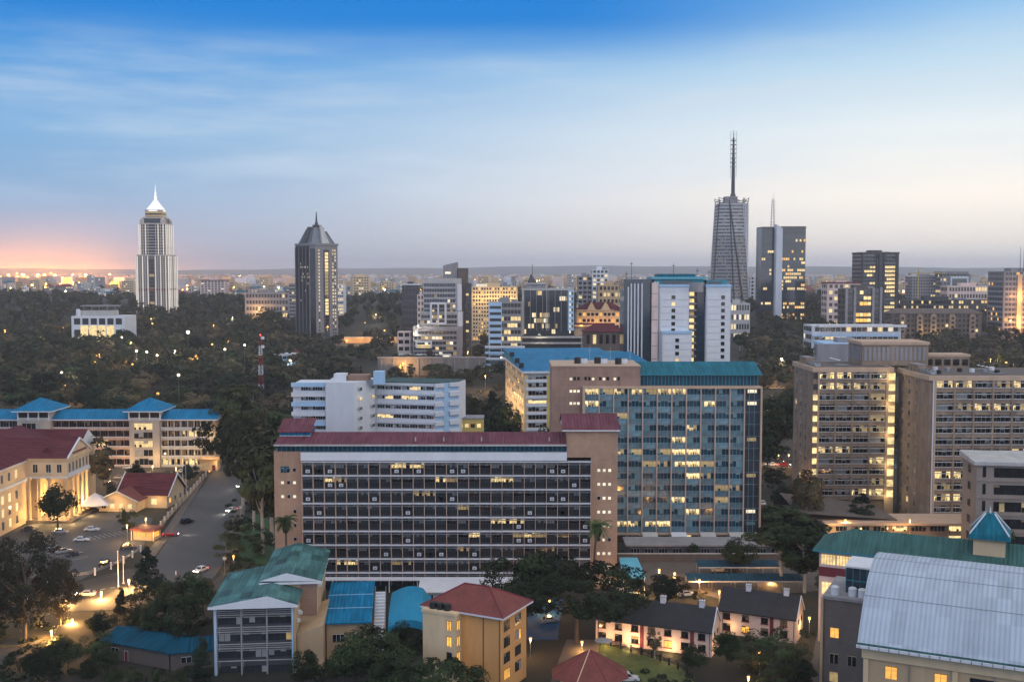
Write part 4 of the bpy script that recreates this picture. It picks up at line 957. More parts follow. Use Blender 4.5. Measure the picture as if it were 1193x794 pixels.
def lodge():
    t = thing('red_roof_lodge', 'small single storey lodge with a dark red gabled roof beside the street', 'house', (PX(141, 370, 590), 368, 0), R(-6))
    m = ribbed('dark_red_roof', '#5d3239', .8, 1, .55)
    b = MB(); b.box(0, 17, 0, 14, 0, 4.6, M_cream); b.box(-3.5, 9.5, -7, -.01, 0, 3.6, M_cream); b.poly([(17, 0, 4.6), (17, 14, 4.6), (17, 7, 10.2)], M_cream); b.poly([(0, 14, 4.6), (0, 0, 4.6), (0, 7, 10.2)], M_cream); b.poly([(-3.5, -7, 3.6), (9.5, -7, 3.6), (3, -7, 6.6)], M_cream); b.build('wall', t)
    b = MB(); b.quad((-.8, -.9, 4.3), (17.8, -.9, 4.3), (17.8, 7, 10.5), (-.8, 7, 10.5), m); b.quad((17.8, 14.9, 4.3), (-.8, 14.9, 4.3), (-.8, 7, 10.5), (17.8, 7, 10.5), m)
    b.build('red_roof', t)
    b = MB(); b.quad((3, -7.6, 6.95), (-4.5, -7.6, 3.5), (-4.5, 1, 3.5), (3, 2.5, 6.95), M_redt); b.quad((10.5, -7.6, 3.5), (3, -7.6, 6.95), (3, 2.5, 6.95), (10.5, 1, 3.5), M_redt); b.build('porch_roof', t)
    b = MB()
    for xx in (-.95, 17.8):
        for ya in (-.95, 14.95): b.hull([(xx, ya, 4.1), (xx + .3, ya, 4.1), (xx + .3, 7, 10.35), (xx, 7, 10.35)], [(xx, ya, 4.5), (xx + .3, ya, 4.5), (xx + .3, 7, 10.9), (xx, 7, 10.9)], M_white)
    for xa in (-4.6, 10.6): b.hull([(xa, -7.75, 3.2), (3, -7.75, 6.7), (3, -7.6, 6.7), (xa, -7.6, 3.2)], [(xa, -7.75, 3.6), (3, -7.75, 7.1), (3, -7.6, 7.1), (xa, -7.6, 3.6)], M_white)
    b.build('barge_board', t)
    W = Wins(t)
    for i in range(4): W.put(window(1.5, 1.6, 2, L_pale if i in (1, 2, 3) else G_dark, M_white, seed=i), -2.6 + i * 3.0, -7.02, 1.1)
    for i in range(3): W.put(window(1.5, 1.6, 2, L_amber if i == 0 else G_dark, M_white, seed=i), 17.02, 1.6 + i * 4.4, 1.5, R(90))
    W.put(window(2, 2, 2, L_pale, M_white, seed=4), 11.5, -.02, 1.2); W.done()
    point(t, (14, -3, 3), 500); point(t, (4, -9, 2.4), 260)
    g = thing('gatehouse', 'little lit gatehouse with a reddish flat roof at the car park entrance', 'gatehouse', (PX(157, 323, 632), 322, 0), R(-12))
    b = MB(); b.box(0, 6.4, 0, 4.4, 0, 2.9, M_cream); b.build('wall', g); box('flat_roof', g, -.7, 7.4, -.9, 5, 2.95, 3.5, M_redt)
    W = Wins(g); [W.put(window(1.5, 1.5, 2, L_amber, M_maroon, seed=i), .4 + i * 2.0, -.02, 1.0) for i in range(3)]; W.put(window(2.6, 1.6, 2, L_amber, M_maroon, seed=7), 6.42, .8, 1.0, R(90)); W.done()
    for x in (-.3, 6.9): q = MB(); q.cyl(x, -.6, 0, 2.95, .16, .16, M_cream); q.build('post', g)
    point(g, (7.8, -1.6, 2.4), 520); point(g, (1, -2.2, 2.4), 300)
    p = thing('marquee', 'white pyramid tent beside the column portico', 'tent', (*G(111, 597), 0), R(10))
    m2 = mat('tent_canvas', '#c9cdd8', amt=.08); b = MB(); b.hull([(-5, -4, 2.6), (5, -4, 2.6), (5, 4, 2.6), (-5, 4, 2.6)], [(-.2, -.2, 6.2), (.2, -.2, 6.2), (.2, .2, 6.2), (-.2, .2, 6.2)], m2); b.build('tent_roof', p)
    b = MB(); b.box(-5, 5, 3.95, 4, .3, 2.6, m2); b.build('tent_wall', p)
    for x, y in ((-4.9, -3.9), (4.9, -3.9), (4.9, 3.9), (-4.9, 3.9)): q = MB(); q.cyl(x, y, 0, 2.7, .08, .08, M_steel); q.build('post', p)
    k2 = thing('guard_booth', 'small cream guard booth with a flat roof where the street meets the trees', 'booth', (PX(236, 440, 553), 436, 0))
    box('wall', k2, 0, 7, 0, 5, 0, 4.2, M_cream); box('flat_roof', k2, -.8, 7.8, -.8, 5.8, 4.2, 4.8, M_creamd); W = Wins(k2); W.put(window(3, 1.6, 3, L_dim, M_white), 1, -.02, 1.4); W.put(window(1.4, 2.4, 1, M_maroon, M_white), 5, -.02, .1); W.done(); point(k2, (7.8, -1.5, 3), 420)
lodge()

# ------------------------------------------------------------------ blue-roofed campus block, left middle distance
def campus():
    Y = 445; x0 = PX(-12, Y, 500)
    X = lambda px: PX(px, Y, 500) - x0
    t = thing('campus_block', 'long five storey block with bright blue roofs and two hip roofed stair towers', 'building', (x0, Y, 0))
    a1, b0, b1, c0, c1, e = X(20), X(22), X(61), X(152), X(187), X(250)
    M_pinkw = mat('campus_render', '#a88f80', amt=.16); b = MB(); b.box(0, a1, 1.2, 13, 0, 19.4, M_pinkw); b.box(b1 - .2, c0, 1.2, 13, 0, 19.4, M_pinkw); b.box(c1, e, 1.2, 13, 0, 19.4, M_creamd); b.build('wall', t)
    M_s = mat('campus_tower_render', '#a39a90', amt=.16); b = MB(); b.box(b0, b1 - .21, -1.5, 13.5, 0, 22.2, M_s); b.build('stair_tower_wall', t); b = MB(); b.box(c0, c1 - .01, -1.5, 13.5, 0, 22.2, M_s); b.build('stair_tower_wall', t)
    for xa, xb in ((0, b0 - .5), (b1 + .3, c0 - .3), (c1 + .3, e + .8)):
        b = MB(); hip_roof(b, xa, xb, 0, 13, 19.6, 23.0, M_cyan, .5, False, False, .4, M_white); b.build('blue_roof', t)
    for xa, xb in ((b0 + .2, b1 - .2), (c0 - .2, c1 + .2)):
        b = MB(); hip_roof(b, xa, xb, -2, 14, 23.3, 28.0, M_cyan, 1.6, True, True, .4, M_white); b.build('tower_roof', t)
        b = MB(); [b.box(xa + i * 4.2, xa + i * 4.2 + .5, -1.72, -1.51, 19.4, 23, M_white) for i in range(4)]; b.box(xa, xb, -1.7, -1.51, 19.2, 20.4, M_whited); b.pane(xa, xb, 20.5, 22.2, -1.56, G_dark); b.build('tower_loggia', t)
    r = random.Random(4); W = Wins(t)
    for (xa, xb, wallm, tag_) in ((0, a1, M_pinkw, 0), (b1, c0, M_pinkw, 1), (c1 + .3, e - .3, M_whited, 2)):
        n = max(2, int((xb - xa) / 3.1)); bw = (xb - xa) / n
        for f in range(5):
            z = 15.9 - f * 3.85
            q = MB(); q.box(xa, xb, -.35, 1.1, z - .9, z + .35, wallm); q.box(xa, xb, -.45, -.36, z + .2, z + .45, M_white); q.build('balcony_front', t)
            for i in range(n):
                if tag_ == 2: on = (f == 1 and i >= 2) or (f == 2 and i >= 5) or (f == 4)
                elif tag_ == 1: on = (f, i) in ((2, n - 5), (2, n - 4)) or (f == 1 and i == n - 9)
                else: on = False
                W.put(window(bw - .3, 2.3, 3, G_dark, M_redt if tag_ == 1 else M_whited, L_pale if on else None, M_curt, .3, seed=r.randrange(6) + 10 * on, litp=.85), xa + .15 + i * bw, 1.18, z + .4, 0, 1 + on)
    for xa, xb, on in ((b0, b1, 0), (c0, c1, 1)):
        for f in range(5): W.put(window(7.5, 2.6, 4, G_dark, M_whited, L_pale if on and f in (0, 2) else None, M_blind, .3, seed=f, litp=1), xa + 2, -1.52, 15.6 - f * 3.6, 0, 2)
    W.done()
    for i in range(9): x = c1 + .3 + i * (e - c1 - .6) / 8; box('pier', t, x - .15, x + .15, -.3, .6, 0, 19.4, M_whited)
    b = MB(); b.poly([(e + .02, 0, 19.4), (e + .02, 13, 19.4), (e + .02, 6.5, 22.6)], M_cream); b.build('gable_wall', t)
    for i in range(6): point(t, (X(40 + i * 36), -6, 4.0), 1500)
    point(t, (e + 2, -2, 11), 900)
campus()

# ------------------------------------------------------------------ white block with banded windows behind the red roofed office
def white_block():
    Y = 398; x0 = PX(341, Y, 470); zt = PZ(447, Y)
    t = thing('white_clinic_block', 'white angular block with pale blue bands and a flat dark green roof', 'building', (x0, Y, 0))
    X = lambda px: PX(px, Y, 470) - x0
    a, b_, c = X(379), X(380), X(425)
    b = MB(); b.box(0, a, 0.8, 16, 0, zt, M_white)
    b.build('left_wing_wall', t)
    b = MB(); b.hull([(b_, -1.5, 0), (X(414), -3, 0), (X(433), 9, 0), (X(433), 16, 0), (b_, 16, 0)], [(b_, -1.5, zt + .8), (X(414), -3, zt + .8), (X(433), 9, zt + .8), (X(433), 16, zt + .8), (b_, 16, zt + .8)], M_white); b.build('stair_core', t)
    box('lift_house', t, X(388), X(402), 2, 8, zt + .8, zt + 3.4, M_white); box('lift_house', t, X(404), X(428), 4, 11, zt + .8, zt + 2.8, masonry('brown_panel', '#8d7263')); box('tank_room', t, X(434), X(446), 3, 8, zt - .5, zt + 4.2, M_bluew)
    W = Wins(t); r = random.Random(8)
    for f in range(9):
        z = zt - 3.55 * (f + 1)
        q = MB(); q.box(-.4, a, -.6, .79, z + 2.5, z + 4.0, M_bluew if f % 2 == 0 else M_white); q.build('white_band', t)
        for i in range(4): W.put(window(2.5, 1.3, 3, G_dark, M_white, None, M_blind, .3, seed=i + f), 3.0 + i * 2.6, .76, z + 1.1, 0, 1)
        W.put(window(1.0, 2.0, 1, L_pale if f in (1, 3) else G_mid, M_white, seed=f), b_ + 3.6, -1.9, z + .6, R(-8), 1)
        for k_ in range(2): W.put(window(1.5, 1.2, 2, G_dark, M_white, L_pale if f == 1 else None, seed=f + k_), X(414) + 1.8 + k_ * 3.6, -1.2 + k_ * 7.2, z + 1.2, R(63), 1)
    rw = R(13)                                                   # right wing, turned a little towards the viewer's left
    ox, oy = X(433), 11
    wl = 27; zt2 = zt - .6
    q = MB(); ca, sa = math.cos(-rw), math.sin(-rw)
    L_ = lambda x, y: (ox + x * ca - y * sa, oy + x * sa + y * ca)
    pts = [L_(0, 0), L_(wl - 4, 0), L_(wl + 3, 9), L_(wl + 3, 18), L_(0, 18)]
    q.prism(pts, 0, zt2, M_white); q.build('right_wing_wall', t)
    q = MB(); q.prism([L_(.4, .4), L_(wl - 4.2, .4), L_(wl + 2.6, 9.2), L_(wl + 2.6, 17.6), L_(.4, 17.6)], zt2 + .02, zt2 + .35, mat('green_flat_roof', '#2f4a4a', amt=.25)); q.build('flat_roof', t)
    for f in range(9):
        z = zt2 - 3.55 * (f + 1)
        for i in range(7):
            on = (f == 0 and i in (4, 5)) or (f == 1 and i in (1, 3, 4)) or (f == 3 and i < 2)
            p = L_(.8 + i * 3.2, -.03); W.put(window(2.9, 1.3, 3, G_dark, M_white, L_pale if on else None, M_blind, .3, seed=i + 3 * f, litp=.9), p[0], p[1], z + 1.2, -rw, 1 + on)
        q = MB(); q.box(0, wl - 3.9, -.55, -.02, z + 2.75, z + 3.6, M_white); q.build('sill_band', t, (ox, oy, 0), -rw)
        p = L_(wl - 4, 0); dd = math.atan2(L_(wl + 3, 9)[1] - p[1], L_(wl + 3, 9)[0] - p[0])
        q = MB(); q.box(0, 4, -.7, -.02, z + 2.1, z + 3.6, M_white); q.box(4.0, 6.4, -.3, -.02, z + .1, z + 3.6, M_bluew); q.box(6.6, 11.4, -.9, -.02, z + 2.1, z + 3.6, M_white); q.pane(.3, 3.8, z + .6, z + 2.0, -.03, M_bluew); q.pane(6.8, 11, z + .6, z + 2.0, -.03, M_bluew); q.build('balcony_band', t, (p[0], p[1], 0), dd)
    W.done()
    y = thing('yellow_annex', 'low pale yellow annex with lit windows to the right of the white angular block', 'building', (PX(525, 415, 495), 415, 0))
    box('wall', y, 0, 12.4, 0, 9, 0, PZ(488, 415), M_yelw); box('flat_roof', y, -.2, 12.6, -.2, 9.2, PZ(488, 415), PZ(486.5, 415), M_grey)
    W = Wins(y); zt3 = PZ(488, 415)
    for f in range(4):
        for i in range(5): W.put(window(1.5, 1.5, 2, L_pale if (i + f) % 3 else G_dark, M_cream, seed=i), .8 + i * 2.3, -.02, zt3 - 3.2 - f * 3.4)
    W.done()
white_block()
def blue_long():
    # corner at photo (612,434), left side running back; low blue roof
    Y = 452; x0, zt = P(611, 433, Y)
    t = thing('blue_roof_office', 'wide office block with a flat bright blue roof and a warmly lit side wall', 'building', (x0, Y, 0), R(6))
    b = MB(); b.box(0, 58, 0, 80, 0, zt, M_cream); b.box(9.6, 14.5, -.2, -.01, 0, zt - 2, M_yelw); b.build('wall', t)
    b = MB(); b.quad((-.8, -.8, zt + .3), (58, -.8, zt + .3), (58, 62, zt + 3.6), (-.8, 62, zt + 3.6), M_cyan); b.quad((-.8, 62, zt + 3.6), (46, 62, zt + 3.6), (46, 82, zt + 4.2), (-.8, 82, zt + 4.2), M_cyan); b.hull([(-.7, 0, zt - .4), (57, 0, zt - .4), (57, 80, zt - .4), (-.7, 80, zt - .4)], [(-.7, 0, zt + .2), (57, 0, zt + .2), (57, 80, zt + 2.6), (-.7, 80, zt + 3.6)], M_tealw); b.box(-.8, 58, -.85, -.8, zt - .6, zt + .3, M_white); b.box(-.85, -.8, -.8, 82, zt - .6, zt + .3, M_white); b.build('blue_roof', t)
    for y in (10, 26, 48): q = MB(); q.box(-1.2, .8, -1, 1, 0, 2.2, M_black); q.build('roof_hatch', t, (0, y, zt + .2 + y * .05))
    q = MB(); q.cyl(0, 0, 0, 2.5, .9, .9, M_tealw); q.build('roof_vent', t, (22, 26, zt + 1.6))
    W = Wins(t)
    for f in range(9):
        z = zt - 3 - f * 3.35
        W.put(window(7.6, 1.9, 5, G_dark, M_white, L_warm if f == 3 else None, M_blind, .6 if f else 1, seed=f, litp=1), 1.6, -.02, z, 0, 3)
        for i in range(10): W.put(window(4.0, 1.7, 3, G_mid, M_cream, L_amber if (i + f * 2) % 3 == 0 else None, M_curt, .3, seed=i + f, litp=.7), -.02, 78 - i * 7.6, z, R(-90), 1)
        W.put(window(3, 1.7, 2, G_dark, M_white, seed=f + 60), 15.5, -.02, z, 0, 2)
    W.done()
    for f in range(9): box('white_band', t, .6, 9.5, -.35, -.03, zt - 4.4 - f * 3.35, zt - 3.2 - f * 3.35, M_white)
    for i in range(5): point(t, (-4, 8 + i * 15, 22), 2200, (1, .66, .3), 1)
blue_long()
# ------------------------------------------------------------------ middle-distance and far buildings
def band(w_, h_, n, g, lits, p, seed, proud=.12, frame=None, gap=.12):
    """one floor's row of windows: separate panes, each dark or lit, thin frame"""
    r = random.Random(seed); b = MB(); c = w_ / n
    run = r.random() < .5
    on = False
    for i in range(n):
        if run: on = (r.random() < p) if r.random() < .35 else on
        else: on = r.random() < p
        b.pane(i * c + gap * c / 2, (i + 1) * c - gap * c / 2, 0, h_, -.06, r.choice(lits) if on and lits else g)
    if frame: b.box(0, w_, -.06 - proud * 2, -.0, -.16, 0, frame)
    return b
def block(name, label, px0, px1, pyt, Y, dep, nf, nb, wall, g, lits=None, p=.15, rz=0, style=.55, gap=.25, base=None, cat='building', roof=True, frame=None, sides=True, group=None, fl=None, cap=None):
    x0, zt = P(px0, pyt, Y); x1 = PX(px1, Y, pyt)
    bz = max(-.6, hz((x0 + x1) / 2, Y + dep / 2) - 4) if base is None else base
    t = thing(name, label, cat, (x0, Y, bz), R(rz), group); wd = x1 - x0; h = zt - bz
    box('wall', t, 0, wd, 0, dep, 0, h, wall); r = random.Random(label)
    fl = fl or h / nf; n = int(min(nf, h / fl))
    for f in range(n):
        z = h - (f + 1) * fl + fl * .25
        band(wd * .94, fl * style, nb, g, lits, p, r.random(), frame=frame, gap=gap).build('window_band', t, (wd * .03, 0, z))
        if sides:
            ns = max(2, int(nb * dep / wd))
            if x0 + wd / 2 > 0: band(dep * .9, fl * style, ns, g, lits, p * .6, r.random(), frame=frame, gap=gap).build('window_band', t, (0, dep * .95, z), R(-90))
            else: band(dep * .9, fl * style, ns, g, lits, p * .6, r.random(), frame=frame, gap=gap).build('window_band', t, (wd, dep * .05, z), R(90))
    if cap: box('cornice', t, -.5, wd + .5, -.5, dep + .5, h, h + 1.2, cap)
    if roof:
        q = MB(); q.box(wd * .3, wd * .62, dep * .3, dep * .7, h, h + 3.2, wall); q.box(wd * .7, wd * .85, dep * .4, dep * .8, h, h + 1.8, M_grey); q.build('plant_room', t)
    return t, wd, h

# pointed tower on the left: stepped octagonal shaft, white fins, glowing white pyramid top
def tower_uap():
    Y = 1250; k = Y / F; cx = PX(182.5, Y + 20, 300); bz = hz(cx, Y) - 3
    t = thing('pointed_tower', 'tall stepped white ribbed tower with a glowing white pyramid top, far left', 'tower', (cx, Y + 20, bz)); t.scale = (.9, .9, 1)
    H = lambda py: PZ(py, Y) - bz
    def octo(hw, ch): return [(-hw + ch, -hw), (hw - ch, -hw), (hw, -hw + ch), (hw, hw - ch), (hw - ch, hw), (-hw + ch, hw), (-hw, hw - ch), (-hw, -hw + ch)]
    wallm = mat('tower_stone', '#b3aaa4', amt=.08); finm = glow('emissive_fin', '#fff4ea', .72, .25, .1)  # floodlight on the fins is put into their material as emission
    dark = glass('tower_glass', '#24272c', .2)
    seg = [(20, 4.5, 0, H(298)), (16.6, 4.5, H(298), H(261)), (13.5, 4, H(261), H(254)), (10.8, 3, H(254), H(245))]
    for hw, ch, z0, z1 in seg:
        q = MB(); q.prism(octo(hw, ch), z0, z1, dark); q.build('glass_shaft', t)
        q = MB(); q.prism(octo(hw + .5, ch), z1, z1 + 1.4, wallm); q.build('step_cornice', t)
    for hw, ch, z0, z1, n in ((20, 4.5, 0, H(298), 30), (16.6, 4.5, H(298), H(261), 11)):
        for f in range(n):
            z = z0 + (z1 - z0) * f / n; q = MB(); q.prism(octo(hw + .12, ch), z, z + .9, wallm); q.build('floor_band', t)
        W = Wins(t, 'fin', 60)
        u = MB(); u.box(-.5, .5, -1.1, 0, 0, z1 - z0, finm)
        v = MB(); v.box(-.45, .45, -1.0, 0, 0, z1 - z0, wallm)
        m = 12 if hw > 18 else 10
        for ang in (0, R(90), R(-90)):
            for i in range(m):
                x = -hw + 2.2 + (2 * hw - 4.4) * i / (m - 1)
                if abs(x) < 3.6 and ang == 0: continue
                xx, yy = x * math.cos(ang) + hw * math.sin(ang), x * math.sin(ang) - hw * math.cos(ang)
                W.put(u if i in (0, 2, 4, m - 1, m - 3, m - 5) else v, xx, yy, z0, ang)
        W.done()
    q = MB(); q.box(-3.4, 3.4, -20.6, -19.9, 0, H(300), M_concd)
    q2 = random.Random(2)
    for f in range(16): q.pane(-2.9, 2.9, 2 + f * 3.9, 4.6 + f * 3.9, -20.63, L_dim if q2.random() < .35 else G_dark)
    q.build('recessed_centre', t)
    q = MB(); q.prism(octo(20.8, 4.5), H(338), H(336), M_maroon); q.build('podium_band', t)
    q = MB()
    for f in range(2): q.prism(octo(11.2, 3), H(254) + 2 + f * 4, H(254) + 4.2 + f * 4, L_dim)
    q.build('lantern_band', t)
    whitel = glow('emissive_white', '#ffffff', 1.15, .06, .2)  # roof and spire glow by themselves in place of floodlight
    ring = lambda r_, z: [(r_ * math.cos(R(45 * i + 22.5)), r_ * math.sin(R(45 * i + 22.5)), z) for i in range(8)]
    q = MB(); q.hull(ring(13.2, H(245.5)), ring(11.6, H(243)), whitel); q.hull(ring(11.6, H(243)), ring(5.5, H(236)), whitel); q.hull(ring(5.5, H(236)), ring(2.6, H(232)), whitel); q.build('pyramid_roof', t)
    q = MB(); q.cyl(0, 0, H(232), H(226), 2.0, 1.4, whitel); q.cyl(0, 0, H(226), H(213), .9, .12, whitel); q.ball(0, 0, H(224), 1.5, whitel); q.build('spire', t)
    for s in (-1, 1):
        for s2 in (-1, 1): q = MB(); q.box(-2.5, 2.5, -2.5, 2.5, 0, 5, wallm); q.hull([(-2.7, -2.7, 5), (2.7, -2.7, 5), (2.7, 2.7, 5), (-2.7, 2.7, 5)], [(-.1, -.1, 8), (.1, -.1, 8), (.1, .1, 8), (-.1, .1, 8)], wallm); q.build('corner_turret', t, (s * 13, s2 * 13, H(261)))
tower_uap()
# dark glass and granite tower with a clipped glass crown
def tower_crown():
    Y = 990; cx = PX(369, Y + 21, 300); bz = hz(cx, Y) - 4
    t = thing('crown_tower', 'dark glass and grey granite tower with a sloping glass crown and a needle mast', 'tower', (cx, Y + 21, bz), R(44))
    H = lambda py: PZ(py, Y) - bz
    hw = 15.0; ze = H(285.5); ch = 3.5
    G_smoke = glass('night_glass', '#161c24', .1); st = mat('granite', '#7c7d83', amt=.12); stl = mat('granite_side', '#9b9a9d', amt=.1)
    pts = [(-hw + ch, -hw), (hw - ch, -hw), (hw, -hw + ch), (hw, hw - ch), (hw - ch, hw), (-hw + ch, hw), (-hw, hw - ch), (-hw, -hw + ch)]
    q = MB(); q.prism(pts, 0, ze, st); q.build('granite_shaft', t)
    n = 30; fl = ze / n; r = random.Random(6)
    # local -x side faces the viewer's left (dark glass), local -y side faces the viewer's right (granite)
    q = MB(); q.box(-hw - .25, -hw - .02, -hw + ch, hw - ch, 4, ze - 3, G_smoke); q.hull([(-hw - .2, -hw + ch - .2, 4), (-hw + ch - .2, -hw - .2, 4), (-hw + ch, -hw - .02, 4), (-hw - .02, -hw + ch, 4)], [(-hw - .2, -hw + ch - .2, ze - 3), (-hw + ch - .2, -hw - .2, ze - 3), (-hw + ch, -hw - .02, ze - 3), (-hw - .02, -hw + ch, ze - 3)], G_smoke); q.build('glass_face', t)
    for i in range(13):
        y = -hw + ch + (2 * hw - 2 * ch) * i / 12; box('mullion', t, -hw - .9, -hw - .26, y - .22, y + .22, 2, ze - 1, M_greyd if i % 3 else st)
    for f in range(n): 
        q = MB(); w_ = (2 * hw - 2 * ch)
        for i in range(12):
            on = 12 < f < 27 and r.random() < (.3 if 17 < f < 25 else .04) and i > 3
            q.pane(i * w_ / 12 + .35, (i + 1) * w_ / 12 - .35, .6, fl * .75, 0, L_white if on else G_smoke)
        q.build('window_band', t, (-hw - .27, hw - ch, f * fl), R(-90))
    W = Wins(t, 'window')
    wa = window(1.5, 1.6, 1, L_pale, st, bar=.2); wb = window(1.5, 1.6, 1, G_smoke, st, bar=.2)
    for f in range(2, n - 1):
        for x in (-8.5, 6.5, 9.0): W.put(wa if r.random() < (.8 if x != 9 else .55) and f > 4 else wb, x, -hw - .02, f * fl + .8)
    W.done()
    q = MB(); q.box(-2.8, 2.8, -hw - .6, -hw - .02, 0, ze - 4, M_greyd)
    for f in range(4, n - 2): q.pane(-1.8, 1.8, f * fl + .3, f * fl + fl - .3, -hw - .63, L_pale if f > 21 or 8 < f < 14 else L_dim if f > 14 else G_smoke)
    q.build('lit_lift_strip', t)
    q = MB(); q.prism([(x * 1.05, y * 1.05) for x, y in pts], ze, ze + 1.8, st); q.build('cornice', t)
    cr = glass('crown_glass', '#5c6772', .25, .2, .6)
    q = MB(); zb = ze + 1.8; zt = H(266)
    lo = [(x * .86, y * .86, zb) for x, y in pts]; hi = [(x * .48, y * .48, zt - (0 if x < 0 else 2)) for x, y in pts]
    q.hull(lo, hi, cr); q.build('glass_crown', t)
    q = MB(); q.box(-5, 5, -5, 5, zt - 9, zt + 1.5, M_grey); q.box(-2.6, 2.6, -2.6, 2.6, zt + 1.5, zt + 4, M_greyd); q.hull([(-hw, -4, ze + 1.8), (-hw + 3, -4, ze + 1.8), (-hw + 3, 4, ze + 1.8), (-hw, 4, ze + 1.8)], [(-8, -2.5, zt + 2), (-6, -2.5, zt + 2), (-6, 2.5, zt + 2), (-8, 2.5, zt + 2)], M_greyd); q.hull([(-4, -hw, ze + 1.8), (4, -hw, ze + 1.8), (4, -hw + 3, ze + 1.8), (-4, -hw + 3, ze + 1.8)], [(-1, -7, zt + 4), (1, -7, zt + 4), (1, -6, zt + 4), (-1, -6, zt + 4)], M_whited); q.build('crown_peak', t)
    for i in range(0, 8): 
        q = MB(); q.tube(lo[i], hi[i], .35, .3, M_greyd if i % 2 else st); q.build('crown_rib', t)
    q = MB(); q.cyl(0, 0, zt - 6, H(258), 1.9, 1.5, M_greyd); q.cyl(0, 0, H(258), H(245), 1.0, .3, M_greyd); q.build('mast', t)
    q = MB(); q.box(-22, 22, -22, -15.3, 0, 7, M_concd); q.box(-22, -15.3, -15.2, 22, 0, 7, M_concd); q.build('podium', t)
    r2 = thing('slim_white_tower', 'slim white apartment tower half hidden behind the right side of the granite tower', 'building', (PX(390, 1150, 330), 1150, hz(0, 1150) - 4))
    wd = PX(400.5, 1150) - PX(390, 1150); h = PZ(331, 1150) - hz(0, 1150) + 4; box('wall', r2, 0, wd, 0, 16, 0, h, M_white)
    for f in range(16): band(wd * .9, 1.5, 4, G_mid, [L_pale], .7, f).build('window_band', r2, (.3, 0, h - 3 - f * 3.4))
    r3 = thing('slim_white_tower', 'slim pale block half hidden behind the left side of the granite tower', 'building', (PX(336.5, 1100, 330), 1100, hz(0, 1100) - 4))
    wd = PX(346, 1100) - PX(336.5, 1100); h = PZ(330, 1100) - hz(0, 1100) + 4; box('wall', r3, 0, wd, 0, 16, 0, h, M_grey)
    for f in range(14): band(wd * .9, 1.5, 3, G_mid, [L_pale], .2, f).build('window_band', r3, (.3, 0, h - 3 - f * 3.6))
tower_crown()
